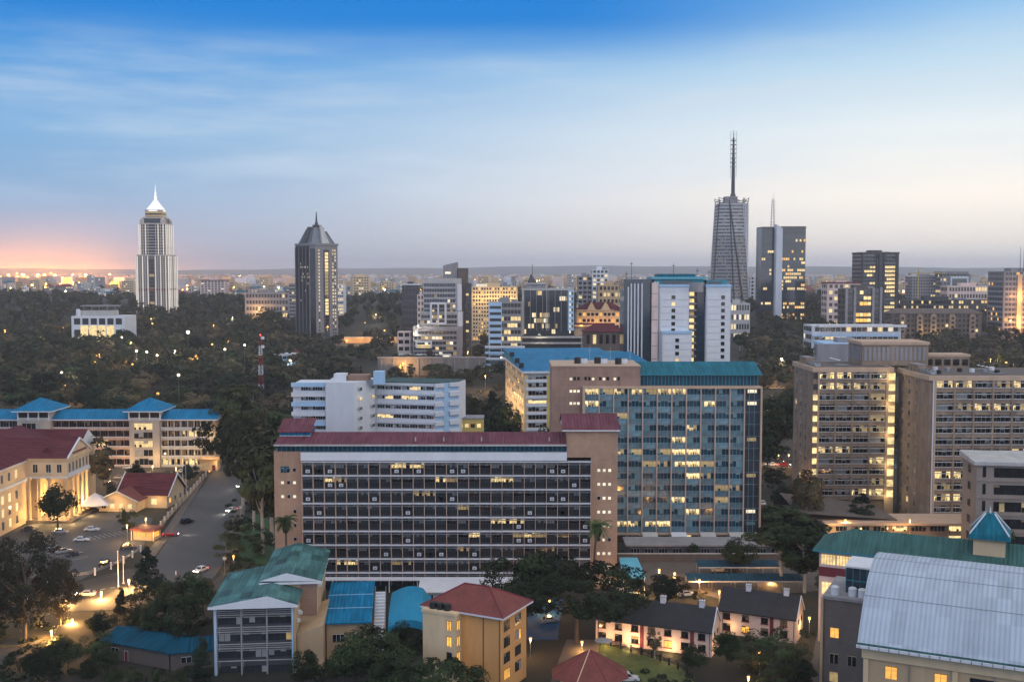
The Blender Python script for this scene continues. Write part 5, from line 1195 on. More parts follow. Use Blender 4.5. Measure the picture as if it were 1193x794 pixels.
# tapered tower with a tall mast
def tower_taper():
    Y = 1250; cx = PX(850, Y + 22, 300); bz = hz(cx, Y) - 3
    t = thing('tapered_tower', 'tallest tower, a tapering grey twisted prism with a spiked crown and a very tall mast', 'tower', (cx, Y + 22, bz))
    H = lambda py: PZ(py, Y) - bz; k = Y / F
    zt = H(236); body = mat('tower_cladding', '#77797e', amt=.2, scale=.15); pale = mat('tower_scaffold', '#b5b6b8', amt=.15); sl = mat('tower_slab', '#9a9a9d', amt=.15)
    # base and top rings, eight points; the faces twist into triangles as they rise
    bot = [(-23, -18), (2, -22), (20.5, -14), (22.5, 8), (14, 21), (-6, 22), (-20, 14), (-24, -4)]
    top = [(-15.5, -16), (-4, -17), (11, -17), (18, -10), (18, 10), (10, 17), (-8, 17), (-15.5, 8)]
    def ringat(u, s=1.0): return [((bx * (1 - u) + tx * u) * s, (by * (1 - u) + ty * u) * s, zt * u) for (bx, by), (tx, ty) in zip(bot, top)]
    q = MB(); N_ = 10
    for i in range(N_): q.hull(ringat(i / N_), ringat((i + 1) / N_), body, i == N_ - 1)
    q.build('tapered_shaft', t)
    r = random.Random(9); n = 32
    for f in range(n):
        u = (f + .5) / n; a = ringat(u, 1.012); c = ringat(u + .012, 1.012); q = MB(); q.hull(a, c, sl if f < 22 else pale); q.build('floor_band', t)
    for f in range(4, n - 2):
        q = MB()
        for (i, j, cnt, pr) in ((0, 1, 11, .10), (1, 2, 8, .28), (2, 3, 5, .2), (7, 0, 5, .1)):
            a = ringat((f + .95) / n, 1.016); c = ringat((f + 1.3) / n, 1.016)
            for m_ in range(cnt):
                u0, u1 = (m_ + .2) / cnt, (m_ + .8) / cnt
                L3 = lambda p, w_, u_: tuple(p[k_] + (w_[k_] - p[k_]) * u_ for k_ in range(3))
                q.quad(L3(a[i], a[j], u0), L3(a[i], a[j], u1), L3(c[i], c[j], u1), L3(c[i], c[j], u0), L_dim if r.random() < pr * .4 else G_mid if r.random() < .55 else r.choice((M_whited, M_greyd, M_grey)))
        q.build('window_band', t)
    for i, j in ((0, 0), (1, 1), (2, 2), (3, 3), (7, 7)):
        q = MB(); a, c = ringat(0, 1.02), ringat(1, 1.02); q.tube(a[i], c[i], .9, .6, M_greyd if i in (0, 1) else pale); q.build('edge_rib', t)
    a, c = ringat(0, 1.025), ringat(1, 1.03)
    q = MB(); q.tube(((a[1][0] + a[2][0]) / 2 + 2, (a[1][1] + a[2][1]) / 2 - 1, 0), c[1], 1.1, .8, M_greyd); q.build('edge_rib', t)
    for s in (.35, .7): 
        p0 = [a[2][k_] * (1 - s) + a[3][k_] * s for k_ in range(3)]; p1 = [c[2][k_] * (1 - s) + c[3][k_] * s for k_ in range(3)]
        q = MB(); q.tube(p0, p1, .9, .7, M_white); q.build('white_rib', t)
    tp = ringat(1.0)
    for i in range(8): 
        x, y, z = tp[i]; q = MB(); q.tube((x, y, zt), (x * 1.07, y * 1.07, zt + 6), .5, .3, M_greyd); x2, y2, _ = tp[(i + 1) % 8]
        q.tube((x * 1.07, y * 1.07, zt + 6), (x2 * .9, y2 * .9, zt + 2.5), .35, .3, M_greyd); q.tube((x * 1.02, y * 1.02, zt + 2.5), (x2 * 1.02, y2 * 1.02, zt + 2.5), .4, .4, M_grey); q.build('crown_spike', t)
    q = MB(); q.box(-7, 7, -7, 7, zt, zt + 8, M_grey); q.cyl(3, 0, zt + 8, zt + 12, 3.4, 2.6, M_concd); q.build('crown_core', t)
    zm = H(150); z0 = zt + 12; q = MB(); q.cyl(3, 0, z0, H(182), 2.2, 1.7, M_greyd, 8); q.cyl(3, 0, H(182), H(158), 1.5, 1.0, M_greyd, 8); q.cyl(3, 0, H(158), zm, .5, .3, M_greyd, 6); q.build('mast', t)
    q = MB()
    for z in np.arange(z0 + 30, H(158), 5): q.cyl(3, 0, z, z + .6, 3.6, 3.6, M_steel, 8)
    for s in (-1, 1):
        q.tube((3 + s * 3.4, 0, H(205)), (3 + s * 3.4, 0, H(150)), .25, .25, M_steel, 4)
        for z in np.arange(H(205), H(150), 4): q.tube((3 + s * 3.4, 0, z), (3, 0, z + 2), .15, .15, M_steel, 4)
    q.build('mast_scaffold', t)
tower_taper()
# glass tower with a white blade
def tower_blade():
    Y = 1120; x0, zt = P(889, 265, Y); bz = hz(x0, Y) - 4; h = zt - bz; X = lambda px: PX(px, Y, 300) - x0
    t = thing('blade_tower', 'glass tower split by a full height white blade, golden lit on its right half', 'tower', (x0, Y, bz))
    A, B, C_ = X(903), X(910.5), X(938.5)
    q = MB(); q.box(0, A, 6, 30, 0, h, G_smoke); q.box(B, C_, 0.4, 30, 0, h, G_smoke); q.box(A, B, 3, 30, 0, h - 1, M_grey); q.build('glass_shaft', t)
    q = MB(); q.hull([(A, 6, 0), (A + .4, -3, 0), (B, -3.6, 0), (B, 3, 0)], [(A, 6, h + 4), (A + .4, -3, h + 3), (B, -3.6, h - 1), (B, 3, h - 1)], M_white); q.build('white_blade', t)
    n = 26; fl = h / n; r = random.Random(31)
    for f in range(n):
        z = f * fl; lit = .65 if f in (9, 10, 11, 12, 13, 14, 4, 5, 17) else .08 if f > 3 else .3
        b = band(C_ - B - .6, fl * .62, 12, G_smoke, [L_warm, L_pale, L_amber], lit, r.random(), gap=.16, frame=M_greyd); b.build('window_band', t, (B + .3, .4, z + fl * .25))
        b = band(A - .4, fl * .62, 6, G_smoke, [L_pale, L_warm], .5 if f in (5, 9, 10, 17) else .05, r.random(), gap=.16, frame=M_greyd); b.build('window_band', t, (.2, 6, z + fl * .25))
    q = MB()
    for s in (0, 3.2):
        for s2 in (0, 3.2): q.tube((14 + s + X(917) - X(911) - 8, 12 + s2, h), (14.8 + s * .5 + X(917) - X(911) - 8, 12.8 + s2 * .5, h + 30), .28, .2, M_steel, 4)
    for z in range(0, 30, 3): q.box(11.9, 15.6, 12, 15.4, h + z, h + z + .25, M_steel)
    q.cyl(13.8, 13.8, h + 30, h + 36, .15, .1, M_steel); q.build('lattice_antenna', t)
    q = MB(); q.box(0, A, 5.6, 30, h, h + 1.0, M_greyd); q.box(B, C_ + .3, 0, 30, h, h + 1.2, M_concd); q.build('parapet', t)
tower_blade()
# white and glass stepped offices (centre left)
def stepped():
    Y = 860; k = Y / F; x0 = PX(481, Y, 350); bz = hz(x0, Y) - 5; H = lambda py: PZ(py, Y) - bz; X = lambda px: PX(px, Y, 350) - x0
    t = thing('stepped_office', 'stepped white and glass office with a square white frame on its facade', 'building', (x0, Y, bz))
    segs = [(481, 538, 0, 380, 0, 24), (489, 539, 380, 363, 4, 24), (492, 537, 363, 330, 7, 24), (494, 537, 330, 324, 8, 22)]
    z0 = 0
    for a, c, _, top, y0, y1 in segs:
        box('wall', t, X(a), X(c), y0, y1, z0, H(top), M_whited if top < 365 else M_grey); z0 = H(top)
    r = random.Random(3); z = 3.0; f = 0
    while z < H(331):
        yl = H(380), H(363)
        a, c, y0 = (482, 532, 0) if z < yl[0] - 2 else (490, 532, 4) if z < yl[1] - 2 else (493, 530, 7)
        b = band(X(c) - X(a), 2.3, 12, G_smoke, [L_white, L_pale, L_dim], .16, r.random(), gap=.1); b.build('window_band', t, (X(a), y0, z))
        q = MB(); q.box(X(a) - .3, X(c) + .5, y0 - 1.0, y0 - .1, z + 2.4, z + 3.0, M_grey); q.build('white_sill', t)
        z += 4.1; f += 1
    q = MB(); xa, xb, za, zb = X(501), X(520), H(378), H(352)
    for (p, q_, r_, s) in ((xa, xa + 1.4, za, zb), (xb - 1.4, xb, za, zb), (xa + 1.4, xb - 1.4, za, za + 1.6), (xa + 1.4, xb - 1.4, zb - 1.6, zb), ((xa + xb) / 2 - .6, (xa + xb) / 2 + .6, za + 1.6, zb - 1.6)): q.box(p, q_, -.6, 3.9, r_, s, M_white)
    q.build('square_frame', t)
    q = MB(); xa, xb, za, zb = X(484), X(503), H(405), H(397)
    q.box(xa, xb, -1.6, -.05, zb - 1.2, zb, M_white); q.box(xa, xa + 1.2, -1.6, -.05, za, zb - 1.2, M_white); q.box(xb - 1.2, xb, -1.6, -.05, za, zb - 1.2, M_white); q.pane(xa + 1.2, xb - 1.2, za, za + 2.5, -.1, L_warm); q.build('entrance_frame', t)
    q = MB(); q.box(X(494), X(534), 9, 20, H(330) + .01, H(324), G_smoke); q.box(X(498), X(504), 10, 16, H(324), H(322), M_white); q.build('roof_storey', t)
    q = MB(); q.hull([(X(515), 14, H(330)), (X(532), 14, H(330)), (X(532), 26, H(330)), (X(515), 26, H(330))], [(X(515), 14, H(309)), (X(532), 14, H(305)), (X(532), 26, H(305)), (X(515), 26, H(309))], M_grey); q.pane(X(517.5), X(524), H(319), H(316.5), 13.9, L_white); q.build('angled_top', t)
    q = MB(); q.box(X(533), X(544), 12, 30, 0, H(312), M_concd); q.box(X(541), X(548), 10, 28, 0, H(330), M_greyd); q.build('lift_shaft', t)
    W = Wins(t); [W.put(window(2.2, 1.8, 2, L_pale if f_ in (6, 8, 14) else G_dark, M_grey, seed=f_), X(542.2), 9.98, 3 + f_ * 3.6) for f_ in range(16)]; W.done()
    q = MB(); q.box(X(533) , X(538.5), 2.5, 3.9, H(405), H(363), M_white); q.box(X(532.5), X(537.6), 5.5, 6.9, H(362), H(331), M_white); q.build('white_end_wall', t)
    point(t, (X(484), -3, H(388)), 2500, (1, .85, .6), 1)
stepped()
# glass cube offices with pointed roof hut, and their low wings
def glass_cube():
    Y = 800; x0 = PX(609, Y, 370); bz = hz(x0, Y) - 5; H = lambda py: PZ(py, Y) - bz; X = lambda px: PX(px, Y, 370) - x0
    t = thing('glass_cube_office', 'boxy glass office with a white frame and a dark pointed roof hut', 'building', (x0, Y, bz))
    w_ = X(668); q = MB(); q.box(0, w_, .6, 26, 0, H(338), G_smoke); q.build('glass_body', t)
    q = MB(); q.box(-.6, w_ + .3, -.4, 26.3, H(338), H(336), M_whited); q.box(X(662), w_ + .3, -.6, .59, H(385), H(338), M_bluew); q.box(-.6, 1.0, -.5, .59, H(390), H(338), M_whited); q.box(X(637) - .4, X(637) + .4, -.5, .59, H(385), H(338), M_grey); q.build('white_frame', t)
    r = random.Random(12); fl = 4.0; n = 9
    for f in range(n):
        z = H(338) - (f + 1) * fl
        band(X(661) - 1.2, 3.2, 22, G_smoke, [L_white, L_pale, L_dim], .3 if f in (3, 4, 5, 6) else .12, r.random(), gap=.1, frame=M_greyd).build('window_band', t, (1.1, .6, z + .4))
        q = MB(); q.pane(.6, 1.5, 0, 2, -.62, L_white); q.pane(2.3, 3.2, 0, 2, -.62, G_mid); q.build('window', t, (X(662) + .2, 0, z + .8))
    for i in range(8): box('mullion', t, 1 + i * (X(661) - 1) / 7 - .15, 1 + i * (X(661) - 1) / 7 + .15, -.3, .5, H(385), H(338), M_grey)
    q = MB(); q.box(X(613), X(636), 8, 20, H(336), H(331), M_grey); q.box(X(611), X(637), 7, 21, H(331), H(329.5), M_whited); q.hull([(X(615), 10, H(329.5)), (X(626), 10, H(329.5)), (X(626), 18, H(329.5)), (X(615), 18, H(329.5))], [(X(618.5), 13.8, H(319)), (X(619), 13.8, H(319)), (X(619), 14.2, H(319)), (X(618.5), 14.2, H(319))], M_greyd); q.cyl(X(620.5), 14, H(321), H(307), .25, .15, M_greyd); q.build('pointed_hut', t)
    q = MB(); q.box(X(604), X(678), -9, -.61, 0, H(391), M_grey); 
    for i in range(3): q.box(X(604) - .3, X(678) + .3, -9.6, -9.01, H(391) - 1 - i * 4.2, H(391) - i * 4.2, M_whited)
    for i in range(2): q.pane(X(606), X(676), H(391) - 4.0 - i * 4.2, H(391) - 1.3 - i * 4.2, -9.05, G_mid)
    q.build('podium', t); point(t, (X(629), -14, H(392)), 1500, (1, .85, .6), 1)
    t2, wd, h = block('banded_office', 'low glass office with pale blue bands to the left of the boxy glass office', 570, 608, 352, 780, 24, 11, 9, M_grey, G_mid, [L_warm, L_pale], .3, gap=.14, style=.6, frame=M_whited)
    q = MB(); q.box(-.5, 9, -1.2, -.2, h * .2, h, M_bluew); [q.pane(.4, 8.4, h - 4.6 - i * 4.4, h - 2.6 - i * 4.4, -1.25, G_mid) for i in range(9)]; q.build('banded_stair', t2)
    for i in range(5): box('white_band', t2, -3, wd + 2, -4, -2.2, h * .06 + i * 4.2, h * .06 + 1.5 + i * 4.2, M_bluew if i % 2 else M_white)
glass_cube()
# yellow-lit hotel, apartments, gabled building with orange floodlights
t, wd, h = block('floodlit_hotel', 'long hotel with a grid of small windows washed in yellow light', 549, 603, 334, 980, 18, 15, 16, M_cream, G_dark, [L_amber], .2, gap=.45, style=.5)
for i in range(4): point(t, (6 + i * 10, -6, h - 10), 2600, (1, .72, .3), 1)
q = MB(); q.box(4, 14, 4, 10, h, h + 2.5, L_white); q.build('lit_roof_sign_box', t)
block('white_apartment', 'white apartment slab with stacked balconies above the orange floodlit gables', 690, 709, 314, 1000, 16, 17, 4, M_white, G_mid, [L_pale], .3, gap=.3, frame=M_white)
block('white_apartment', 'grey apartment slab joined to the left of the taller white one', 673, 690, 322, 1003, 16, 14, 3, M_grey, G_dark, [L_pale], .15, gap=.3, frame=M_white)
block('brown_flats', 'brown low flats in front of the stacked white balconies', 697, 726, 332, 985, 18, 9, 6, M_creamd, G_dark, [L_pale], .15, gap=.4)
def gabled():
    Y = 820; x0 = PX(672, Y, 370); bz = hz(x0, Y) - 4; H = lambda py: PZ(py, Y) - bz; X = lambda px: PX(px, Y, 370) - x0
    t = thing('gabled_hotel', 'red roofed gabled building washed in orange floodlight', 'building', (x0, Y, bz))
    w_ = X(727); q = MB(); q.box(0, w_, 0, 18, 0, H(362), M_cream)
    for a, c in ((683, 695), (699, 712)): q.poly([(X(a), -.6, H(362)), (X(c), -.6, H(362)), (X((a + c) / 2), -.6, H(350.5))], M_cream)
    q.build('wall', t)
    m = ribbed('dark_red_roof', '#5d3239', .8, 1, .55)
    q = MB(); hip_roof(q, 0, w_, 0, 18, H(361), H(352), m, 1, True, True, .4, M_maroon)
    for a, c in ((683, 695), (699, 712)):
        mx_ = X((a + c) / 2); q.quad((X(a) - .6, -1.2, H(362)), (mx_, -1.2, H(350)), (mx_, 9, H(350)), (X(a) - .6, 9, H(362)), m); q.quad((mx_, -1.2, H(350)), (X(c) + .6, -1.2, H(362)), (X(c) + .6, 9, H(362)), (mx_, 9, H(350)), m)
    q.build('red_roof', t)
    q = MB(); q.box(-2, X(715), -5, -.01, H(390), H(378), M_cream); q.quad((-3, -6, H(381)), (X(716), -6, H(381)), (X(716), 0, H(376)), (-3, 0, H(376)), m); q.build('porch', t)
    W = Wins(t)
    for f in range(3):
        for i in range(11): W.put(window(2.0, 2.4, 2, L_amber if (i + f) % 4 == 1 else G_dark, M_maroon, seed=i), 1.5 + i * 3.1, -.02, H(368) - f * 4.6)
    W.done()
    q = MB()
    for i in range(3): q.box(-.2, w_ * .78, -1.2, -.05, H(366) - 4.6 * i + 2.9, H(366) - 4.6 * i + 3.5, M_cream)
    q.build('balcony', t)
    for x, p in ((3, 1500), (12, 1900), (20, 1900), (27, 1500)): point(t, (x, -5, H(378)), p, (1, .46, .1), 1.0)
    point(t, (-6, -6, H(383)), 2600, (1, .5, .15), 1)
    d, wd, hh = block('grey_villa', 'grey villa with a maroon roof among trees below the orange floodlit gables', 680, 728, 386, 690, 14, 4, 6, M_concd, G_dark, [L_pale], .2, gap=.5, roof=False)
    q = MB(); hip_roof(q, 0, wd, 0, 14, hh + .02, hh + 4.5, m, .8, True, True, .3); q.build('red_roof', d)
gabled()
# white panelled tower pair with teal glass
def panel_tower():
    Y = 590; x0 = PX(727, Y, 380); H = lambda py: PZ(py, Y); X = lambda px: PX(px, Y, 380) - x0
    t = thing('panelled_tower', 'wide tower of white panelled shafts and teal glass with a teal roof crown', 'tower', (x0, Y, 0))
    q = MB(); q.box(0, X(758), 2, 24, 0, H(325), G_teal); q.box(X(756), X(769), 6, 24, 0, H(325), G_teal); q.box(X(803), X(823), 6, 24, 0, H(341), M_concd); q.box(X(813), X(823), 4, 5.9, 0, H(335), G_teal); q.build('glass_wing', t)
    for i, px in enumerate((732, 735.5, 739.5, 743.5, 748)): box('white_fin', t, X(px) - .35, X(px) + .35, .8, 1.95, 0, H(330) if i else H(334), M_white)
    for px in (763, 766.5): box('white_fin', t, X(px) - .4, X(px) + .4, 1.0, 5.9, 0, H(328), M_white)
    q = MB(); q.box(X(759), X(766), -.6, .9, 0, H(329), M_pinkw); [q.box(X(759) - .1, X(766) + .1, -.68, .9, H(329) - 6 - i * 7, H(329) - 5.8 - i * 7, M_concd) for i in range(9)]; q.build('side_panel', t)
    for a, c, top, y0, nm in ((768, 803, 334, 1.0, 0), (770.5, 805, 388, -3.0, 1), (822.5, 851, 334, .2, 2)):
        q = MB(); ztop = H(top); q.box(X(a), X(c), y0, y0 + 18, 0, ztop, M_white); q.box(X(a) - .3, X(c) + .3, y0 - .4, y0 + 18, ztop, ztop + 1.3, M_bluew); q.build('white_shaft', t)
        n = int(ztop / 3.55)
        for f in range(n):
            z = ztop - 2.6 - f * 3.55 - (2.0 if nm != 1 else 0); 
            if z < 1: break
            q = MB(); q.box(X(a) + .6, X(c) - .6, y0 - .3, y0 - .02, z - 2.4, z + .85, mat('white_panel', '#d4d6da', amt=.05, rough=.5)); q.build('wall_panel', t)
            px = (784.5, 788, 842)[nm]; W_ = window(2.0, 2.0, 1, L_pale if (nm == 0 and f in (1,)) or (nm == 1 and f == 3) else G_dark, M_grey, seed=f); W_.build('window', t, (X(px) - 1, y0 - .33, z - 2.0))
    n = 15
    for f in range(n):
        z = H(345) - f * 3.55; q = MB(); q.box(X(804.2), X(812.5), 3.4, 5.9, z - .9, z, M_grey); q.pane(X(804.5), X(810), z + .1, z + 2.2, 4.4, L_warm if f not in (3, 9) else L_dim); q.build('stair_landing', t)
    n = 20
    for f in range(n):
        z = H(326) - (f + 1) * 3.55
        if z > 1:
            band(X(769) - X(757) - 1, 2.4, 5, G_teal, [L_dim, L_warm], .5 if f in (13, 14, 15, 16) else .05, f, gap=.1, frame=M_tealw).build('window_band', t, (X(757), 6, z))
    q = MB(); q.box(X(762), X(820), 2, 22, H(334) + .02, H(325), M_tealw); q.pane(X(772), X(806), H(332), H(327), 1.9, G_teal); q.box(X(759), X(823), 1, 23, H(325), H(322.5), mat('pale_teal_sheet', '#5fa9bd')); q.box(X(767), X(812), 6, 18, H(322.5), H(319), M_teal); q.build('teal_crown', t)
    q = MB(); q.cyl(X(811), 4, H(340), H(329), 5.0, 5.0, M_grey, 18); q.build('round_balcony', t)
    q = MB(); q.box(X(824), X(848), 4, 16, H(334) + .02, H(326), M_tealw); q.pane(X(826), X(842), H(332), H(327.5), 3.9, G_teal); q.build('teal_penthouse', t)
    for px, a, c in ((738, 325, 304), (788, 319, 306), (816, 325, 312), (830, 326, 314), (732, 325, 316)): q = MB(); q.cyl(X(px), 12, H(a), H(c), .16, .1, M_greyd, 5); q.box(X(px) - .8, X(px) + .8, 11.9, 12.1, H(c) - 1.6, H(c) - 1.3, M_greyd); q.build('antenna', t)
panel_tower()

# right-hand group
t, wd, h = block('lit_office_tower', 'dark square tower with two columns of brightly lit floors', 1004, 1047.5, 295, 1080, 30, 19, 9, M_greyd, G_smoke, None, .0, gap=.2, cap=M_concd)
r = random.Random(5); fl = h / 19
for f in range(19):
    z = h - (f + 1) * fl
    if f > 1:
        band(wd * .3, fl * .55, 4, G_smoke, [L_warm, L_pale], .75 if f in (3, 4, 6, 7, 8, 9) else .3, f + .5, gap=.12).build('lit_window_band', t, (wd * .07, -.3, z + 1))
        band(wd * .28, fl * .6, 5, G_smoke, [L_warm, L_pale], .9 if f > 2 else .3, f + .1, gap=.1).build('lit_window_band', t, (wd * .62, -.3, z + 1))
for x in (0, .39, .46, .58, .92): box('pier', t, wd * x, wd * x + 1.6, -1.2, -.05, 0, h, M_greyd)
t, wd, h = block('brown_tower_block', 'brown office block with a broad golden lit centre between dark side windows', 985, 1028, 336, 950, 22, 11, 3, M_concd, G_smoke, None, 0, style=.6, gap=.3)
fl = h / 11
for f in range(10): band(wd * .42, fl * .6, 4, G_mid, [L_amber, L_warm], .85 if f in (1, 2, 3, 4, 5) else .45, f, gap=.1).build('lit_window_band', t, (wd * .28, -.4, h - (f + 1) * fl))
for x in (0, .22, .72, .93): box('pier', t, wd * x, wd * x + wd * .06, -1.6, -.05, 0, h + 1, M_grey)
t, wd, h = block('white_podium', 'long low white podium with a curved edge below the brown golden lit block', 946, 1050, 379, 900, 26, 4, 16, M_white, G_mid, [L_white, L_warm], .2, gap=.15, roof=False)
box('white_canopy', t, 4, wd + 3, -5, -.2, h - 1.2, h + .6, M_white); box('white_canopy', t, 0, wd - 2, -3.4, -.2, h - 9, h - 7.6, M_bluew)
block('white_block', 'white six storey block with paired square windows left of the brown golden lit block', 964, 1003, 330, 1060, 20, 8, 6, M_pinkw, G_dark, [L_pale], .35, gap=.4, cap=M_maroon)
t, wd, h = block('glass_slab', 'low teal glass building with pale roof just behind the twin concrete slabs', 962, 1024, 403, 470, 18, 7, 10, M_grey, G_teal, [L_pale], .04, gap=.1, cap=M_bluew)
q = MB(); q.box(-4, 10, -2, -.2, 0, h + 1, M_grey); q.box(16, wd, -2.4, -.5, h - 9, h - 7.6, M_whited); q.box(-9, wd, -4, -.3, h * .62, h * .66, M_edge); q.build('side_fin', t)
t, wd, h = block('arched_flats', 'row of grey brown flats with pale arched bays beneath the trees at the right', 1038, 1144, 365, 1000, 18, 6, 20, M_concd, G_dark, [L_warm, L_pale], .12, gap=.4, roof=False)
for x in (.09, .28, .43, .64, .86):
    q = MB(); q.box(wd * x, wd * x + 5.4, -1.8, -.1, 0, h - 3, M_conc); n = 8
    q.hull([(wd * x + 2.7 + 2.7 * math.cos(math.pi * i / n), -1.8, h - 3 + 2.7 * math.sin(math.pi * i / n)) for i in range(n + 1)], [(wd * x + 2.7 + 2.7 * math.cos(math.pi * i / n), -.1, h - 3 + 2.7 * math.sin(math.pi * i / n)) for i in range(n + 1)], M_conc)
    for f in range(4): q.pane(wd * x + 1.5, wd * x + 3.9, h - 5.4 - f * 4, h - 3.2 - f * 4, -1.86, L_warm if x < .1 and f == 1 else G_dark)
    q.build('arched_bay', t)
q = MB(); hip_roof(q, -1, wd + 1, 0, 18, h + .3, h + 4.5, M_concd, .5, True, True, .3); q.build('grey_roof', t)
point(t, (wd * .36, -8, 8), 3500, (1, .62, .2), 1); point(t, (wd * .55, -8, 8), 3500, (1, .62, .2), 1)
block('lit_dark_office', 'dark low office with many scattered lit windows above the arched flats', 1050, 1143, 349, 1120, 18, 5, 30, M_greyd, G_dark, [L_warm, L_pale], .36, gap=.3)
block('scaffolded_block', 'unfinished grey concrete block beside the crane at the right horizon', 1063, 1100, 322, 1350, 24, 12, 12, M_grey, G_mid, [L_pale], .12, gap=.4)
t, wd, h = block('framed_office', 'pale office with one large dark framed glass panel near the right horizon', 1098, 1131, 319, 1330, 24, 10, 8, M_grey, G_mid, [L_pale], .15, gap=.3)
box('glass_panel', t, wd * .35, wd * .85, -.8, -.2, h * .5, h * .88, G_blue); box('roof_frame', t, -1, wd * .9, -2, 24, h, h + 3, M_grey)
q = MB(); q.box(wd * .28, wd * .92, -.75, -.2, h * .88, h * .94, M_white); q.box(wd * .28, wd * .34, -.75, -.2, h * .2, h * .88, M_white); q.box(wd * .86, wd * .92, -.75, -.2, h * .2, h * .88, M_white); q.build('white_frame', t)
block('pale_hall', 'pale long building with lit windows in front of the framed glass panel office', 1104, 1162, 333, 1180, 20, 5, 16, M_pinkw, G_mid, [L_pale, L_warm], .25, gap=.3)
t, wd, h = block('floodlit_tower', 'rounded tower at the right edge washed in orange light', 1170, 1215, 316, 1000, 34, 14, 10, M_grey, G_smoke, [L_amber], .15, gap=.2)
for x in (12, 27): box('orange_pier', t, x, x + 4, -1.4, -.1, 0, h * .96, M_cream)
for x in (10, 17, 26): point(t, (x, -7, h * .3), 9000, (1, .42, .12), 1); point(t, (x, -7, h * .65), 6000, (1, .42, .12), 1)
q = MB(); q.cyl(19, 10, h, h + 22, .3, .15, M_greyd); q.cyl(23, 12, h, h + 20, .25, .15, M_greyd); q.build('antenna', t)
block('lit_terrace', 'long low terrace glowing yellow at the foot of the orange washed tower', 1141, 1200, 349, 1160, 20, 5, 14, M_concd, G_mid, [L_warm, L_amber], .35, gap=.3)
block('white_box_block', 'small white block between the tapered tower and the blade tower', 874, 889, 322, 1300, 18, 9, 3, M_white, G_dark, [L_pale], .05, gap=.5)
block('lit_colonnade', 'low pale building with a lit colonnade at the foot of the tapered tower', 848, 874, 353, 1000, 18, 4, 8, M_whited, G_mid, [L_warm, L_white], .6, gap=.3)
# left-hand group
def white_lit():
    Y = 960
    t, wd, h = block('white_theatre', 'white flat roofed building with tall glowing windows among the dark trees at the left', 83, 145, 368, Y, 30, 3, 6, M_white, G_mid, None, 0, roof=False, sides=False)
    q = MB(); [q.pane(8 + i * 7.6, 14.6 + i * 7.6, h * .08, h * .72, -.3, L_warm) for i in range(4)]; q.build('lit_window', t)
    q = MB(); q.box(6, 33, 4, 24, h, h + 4.5, M_whited); q.box(5, 36, 8, 22, h + 8, h + 9, M_grey); [q.cyl(x, 10, h + 4.5, h + 8, .35, .35, M_grey) for x in (7, 14, 21, 28, 35)]; q.build('roof_pavilion', t)
    q = MB(); q.cyl(5, 3, h, h + 4, 2, 2, M_white, 10); q.ball(5, 3, h + 4.4, 2, M_white, 10, 5); q.build('water_tank', t)
    for i in range(3): point(t, (12 + i * 9, -5, 6), 1800, (1, .8, .45), 1)
white_lit()
block('low_office', 'grey flat office with pale columns left of the granite tower', 285, 337, 341, 1150, 20, 5, 14, M_grey, G_mid, [L_pale], .06, gap=.3)
block('maroon_tower', 'small maroon and white tower block right of the pointed white tower', 233, 262, 327, 1700, 26, 12, 7, M_pinkw, G_dark, [L_white], .06, gap=.35, cap=M_maroon)
block('dark_box_office', 'dark box shaped office with a pale roof edge left of the stepped white office', 468, 488, 332, 1050, 22, 8, 5, M_greyd, G_mid, [L_pale], .03, gap=.15, cap=M_white)
block('leaning_flats', 'pinkish flats squeezed beside the dark box shaped office', 486, 494, 343, 1000, 14, 8, 2, M_pinkw, G_dark, [L_pale], .2, gap=.5)
block('white_low_house', 'low pale blue and white house beside the red and white mast', 313, 340, 414, 800, 14, 4, 5, M_bluew, G_mid, [L_pale], .05, gap=.2, roof=False, cap=M_white)
t, wd, h = block('tile_roof_house', 'long house with a dull red roof in front of the granite tower', 325, 348, 410, 840, 12, 3, 5, M_whited, G_dark, [L_pale], .1, gap=.4, roof=False)
q = MB(); hip_roof(q, 0, wd, 0, 12, h + .3, h + 3.5, M_redt, .8); q.build('red_roof', t)
block('pink_stub', 'bare pinkish wall tower right of the orange lit street, left of the stepped white office', 463, 478, 386, 880, 10, 4, 2, M_pinkw, G_dark, None, 0, roof=False)
block('hazy_flats', 'pale hazy flats among the lights on the far left skyline', 34, 47, 325, 2600, 40, 9, 3, M_pinkw, G_mid, [L_pale], .3, gap=.5)
block('hazy_hall', 'broad pale shed in the orange glow at the far left edge', -6, 24, 334, 2500, 60, 4, 5, M_pinkw, G_mid, [L_pale], .2, gap=.5)
block('yellow_flats', 'brown and yellow flats peeping above trees right of the teal roofed glass block', 892, 918, 450, 700, 14, 6, 5, M_creamd, G_dark, [L_pale], .2, gap=.5)
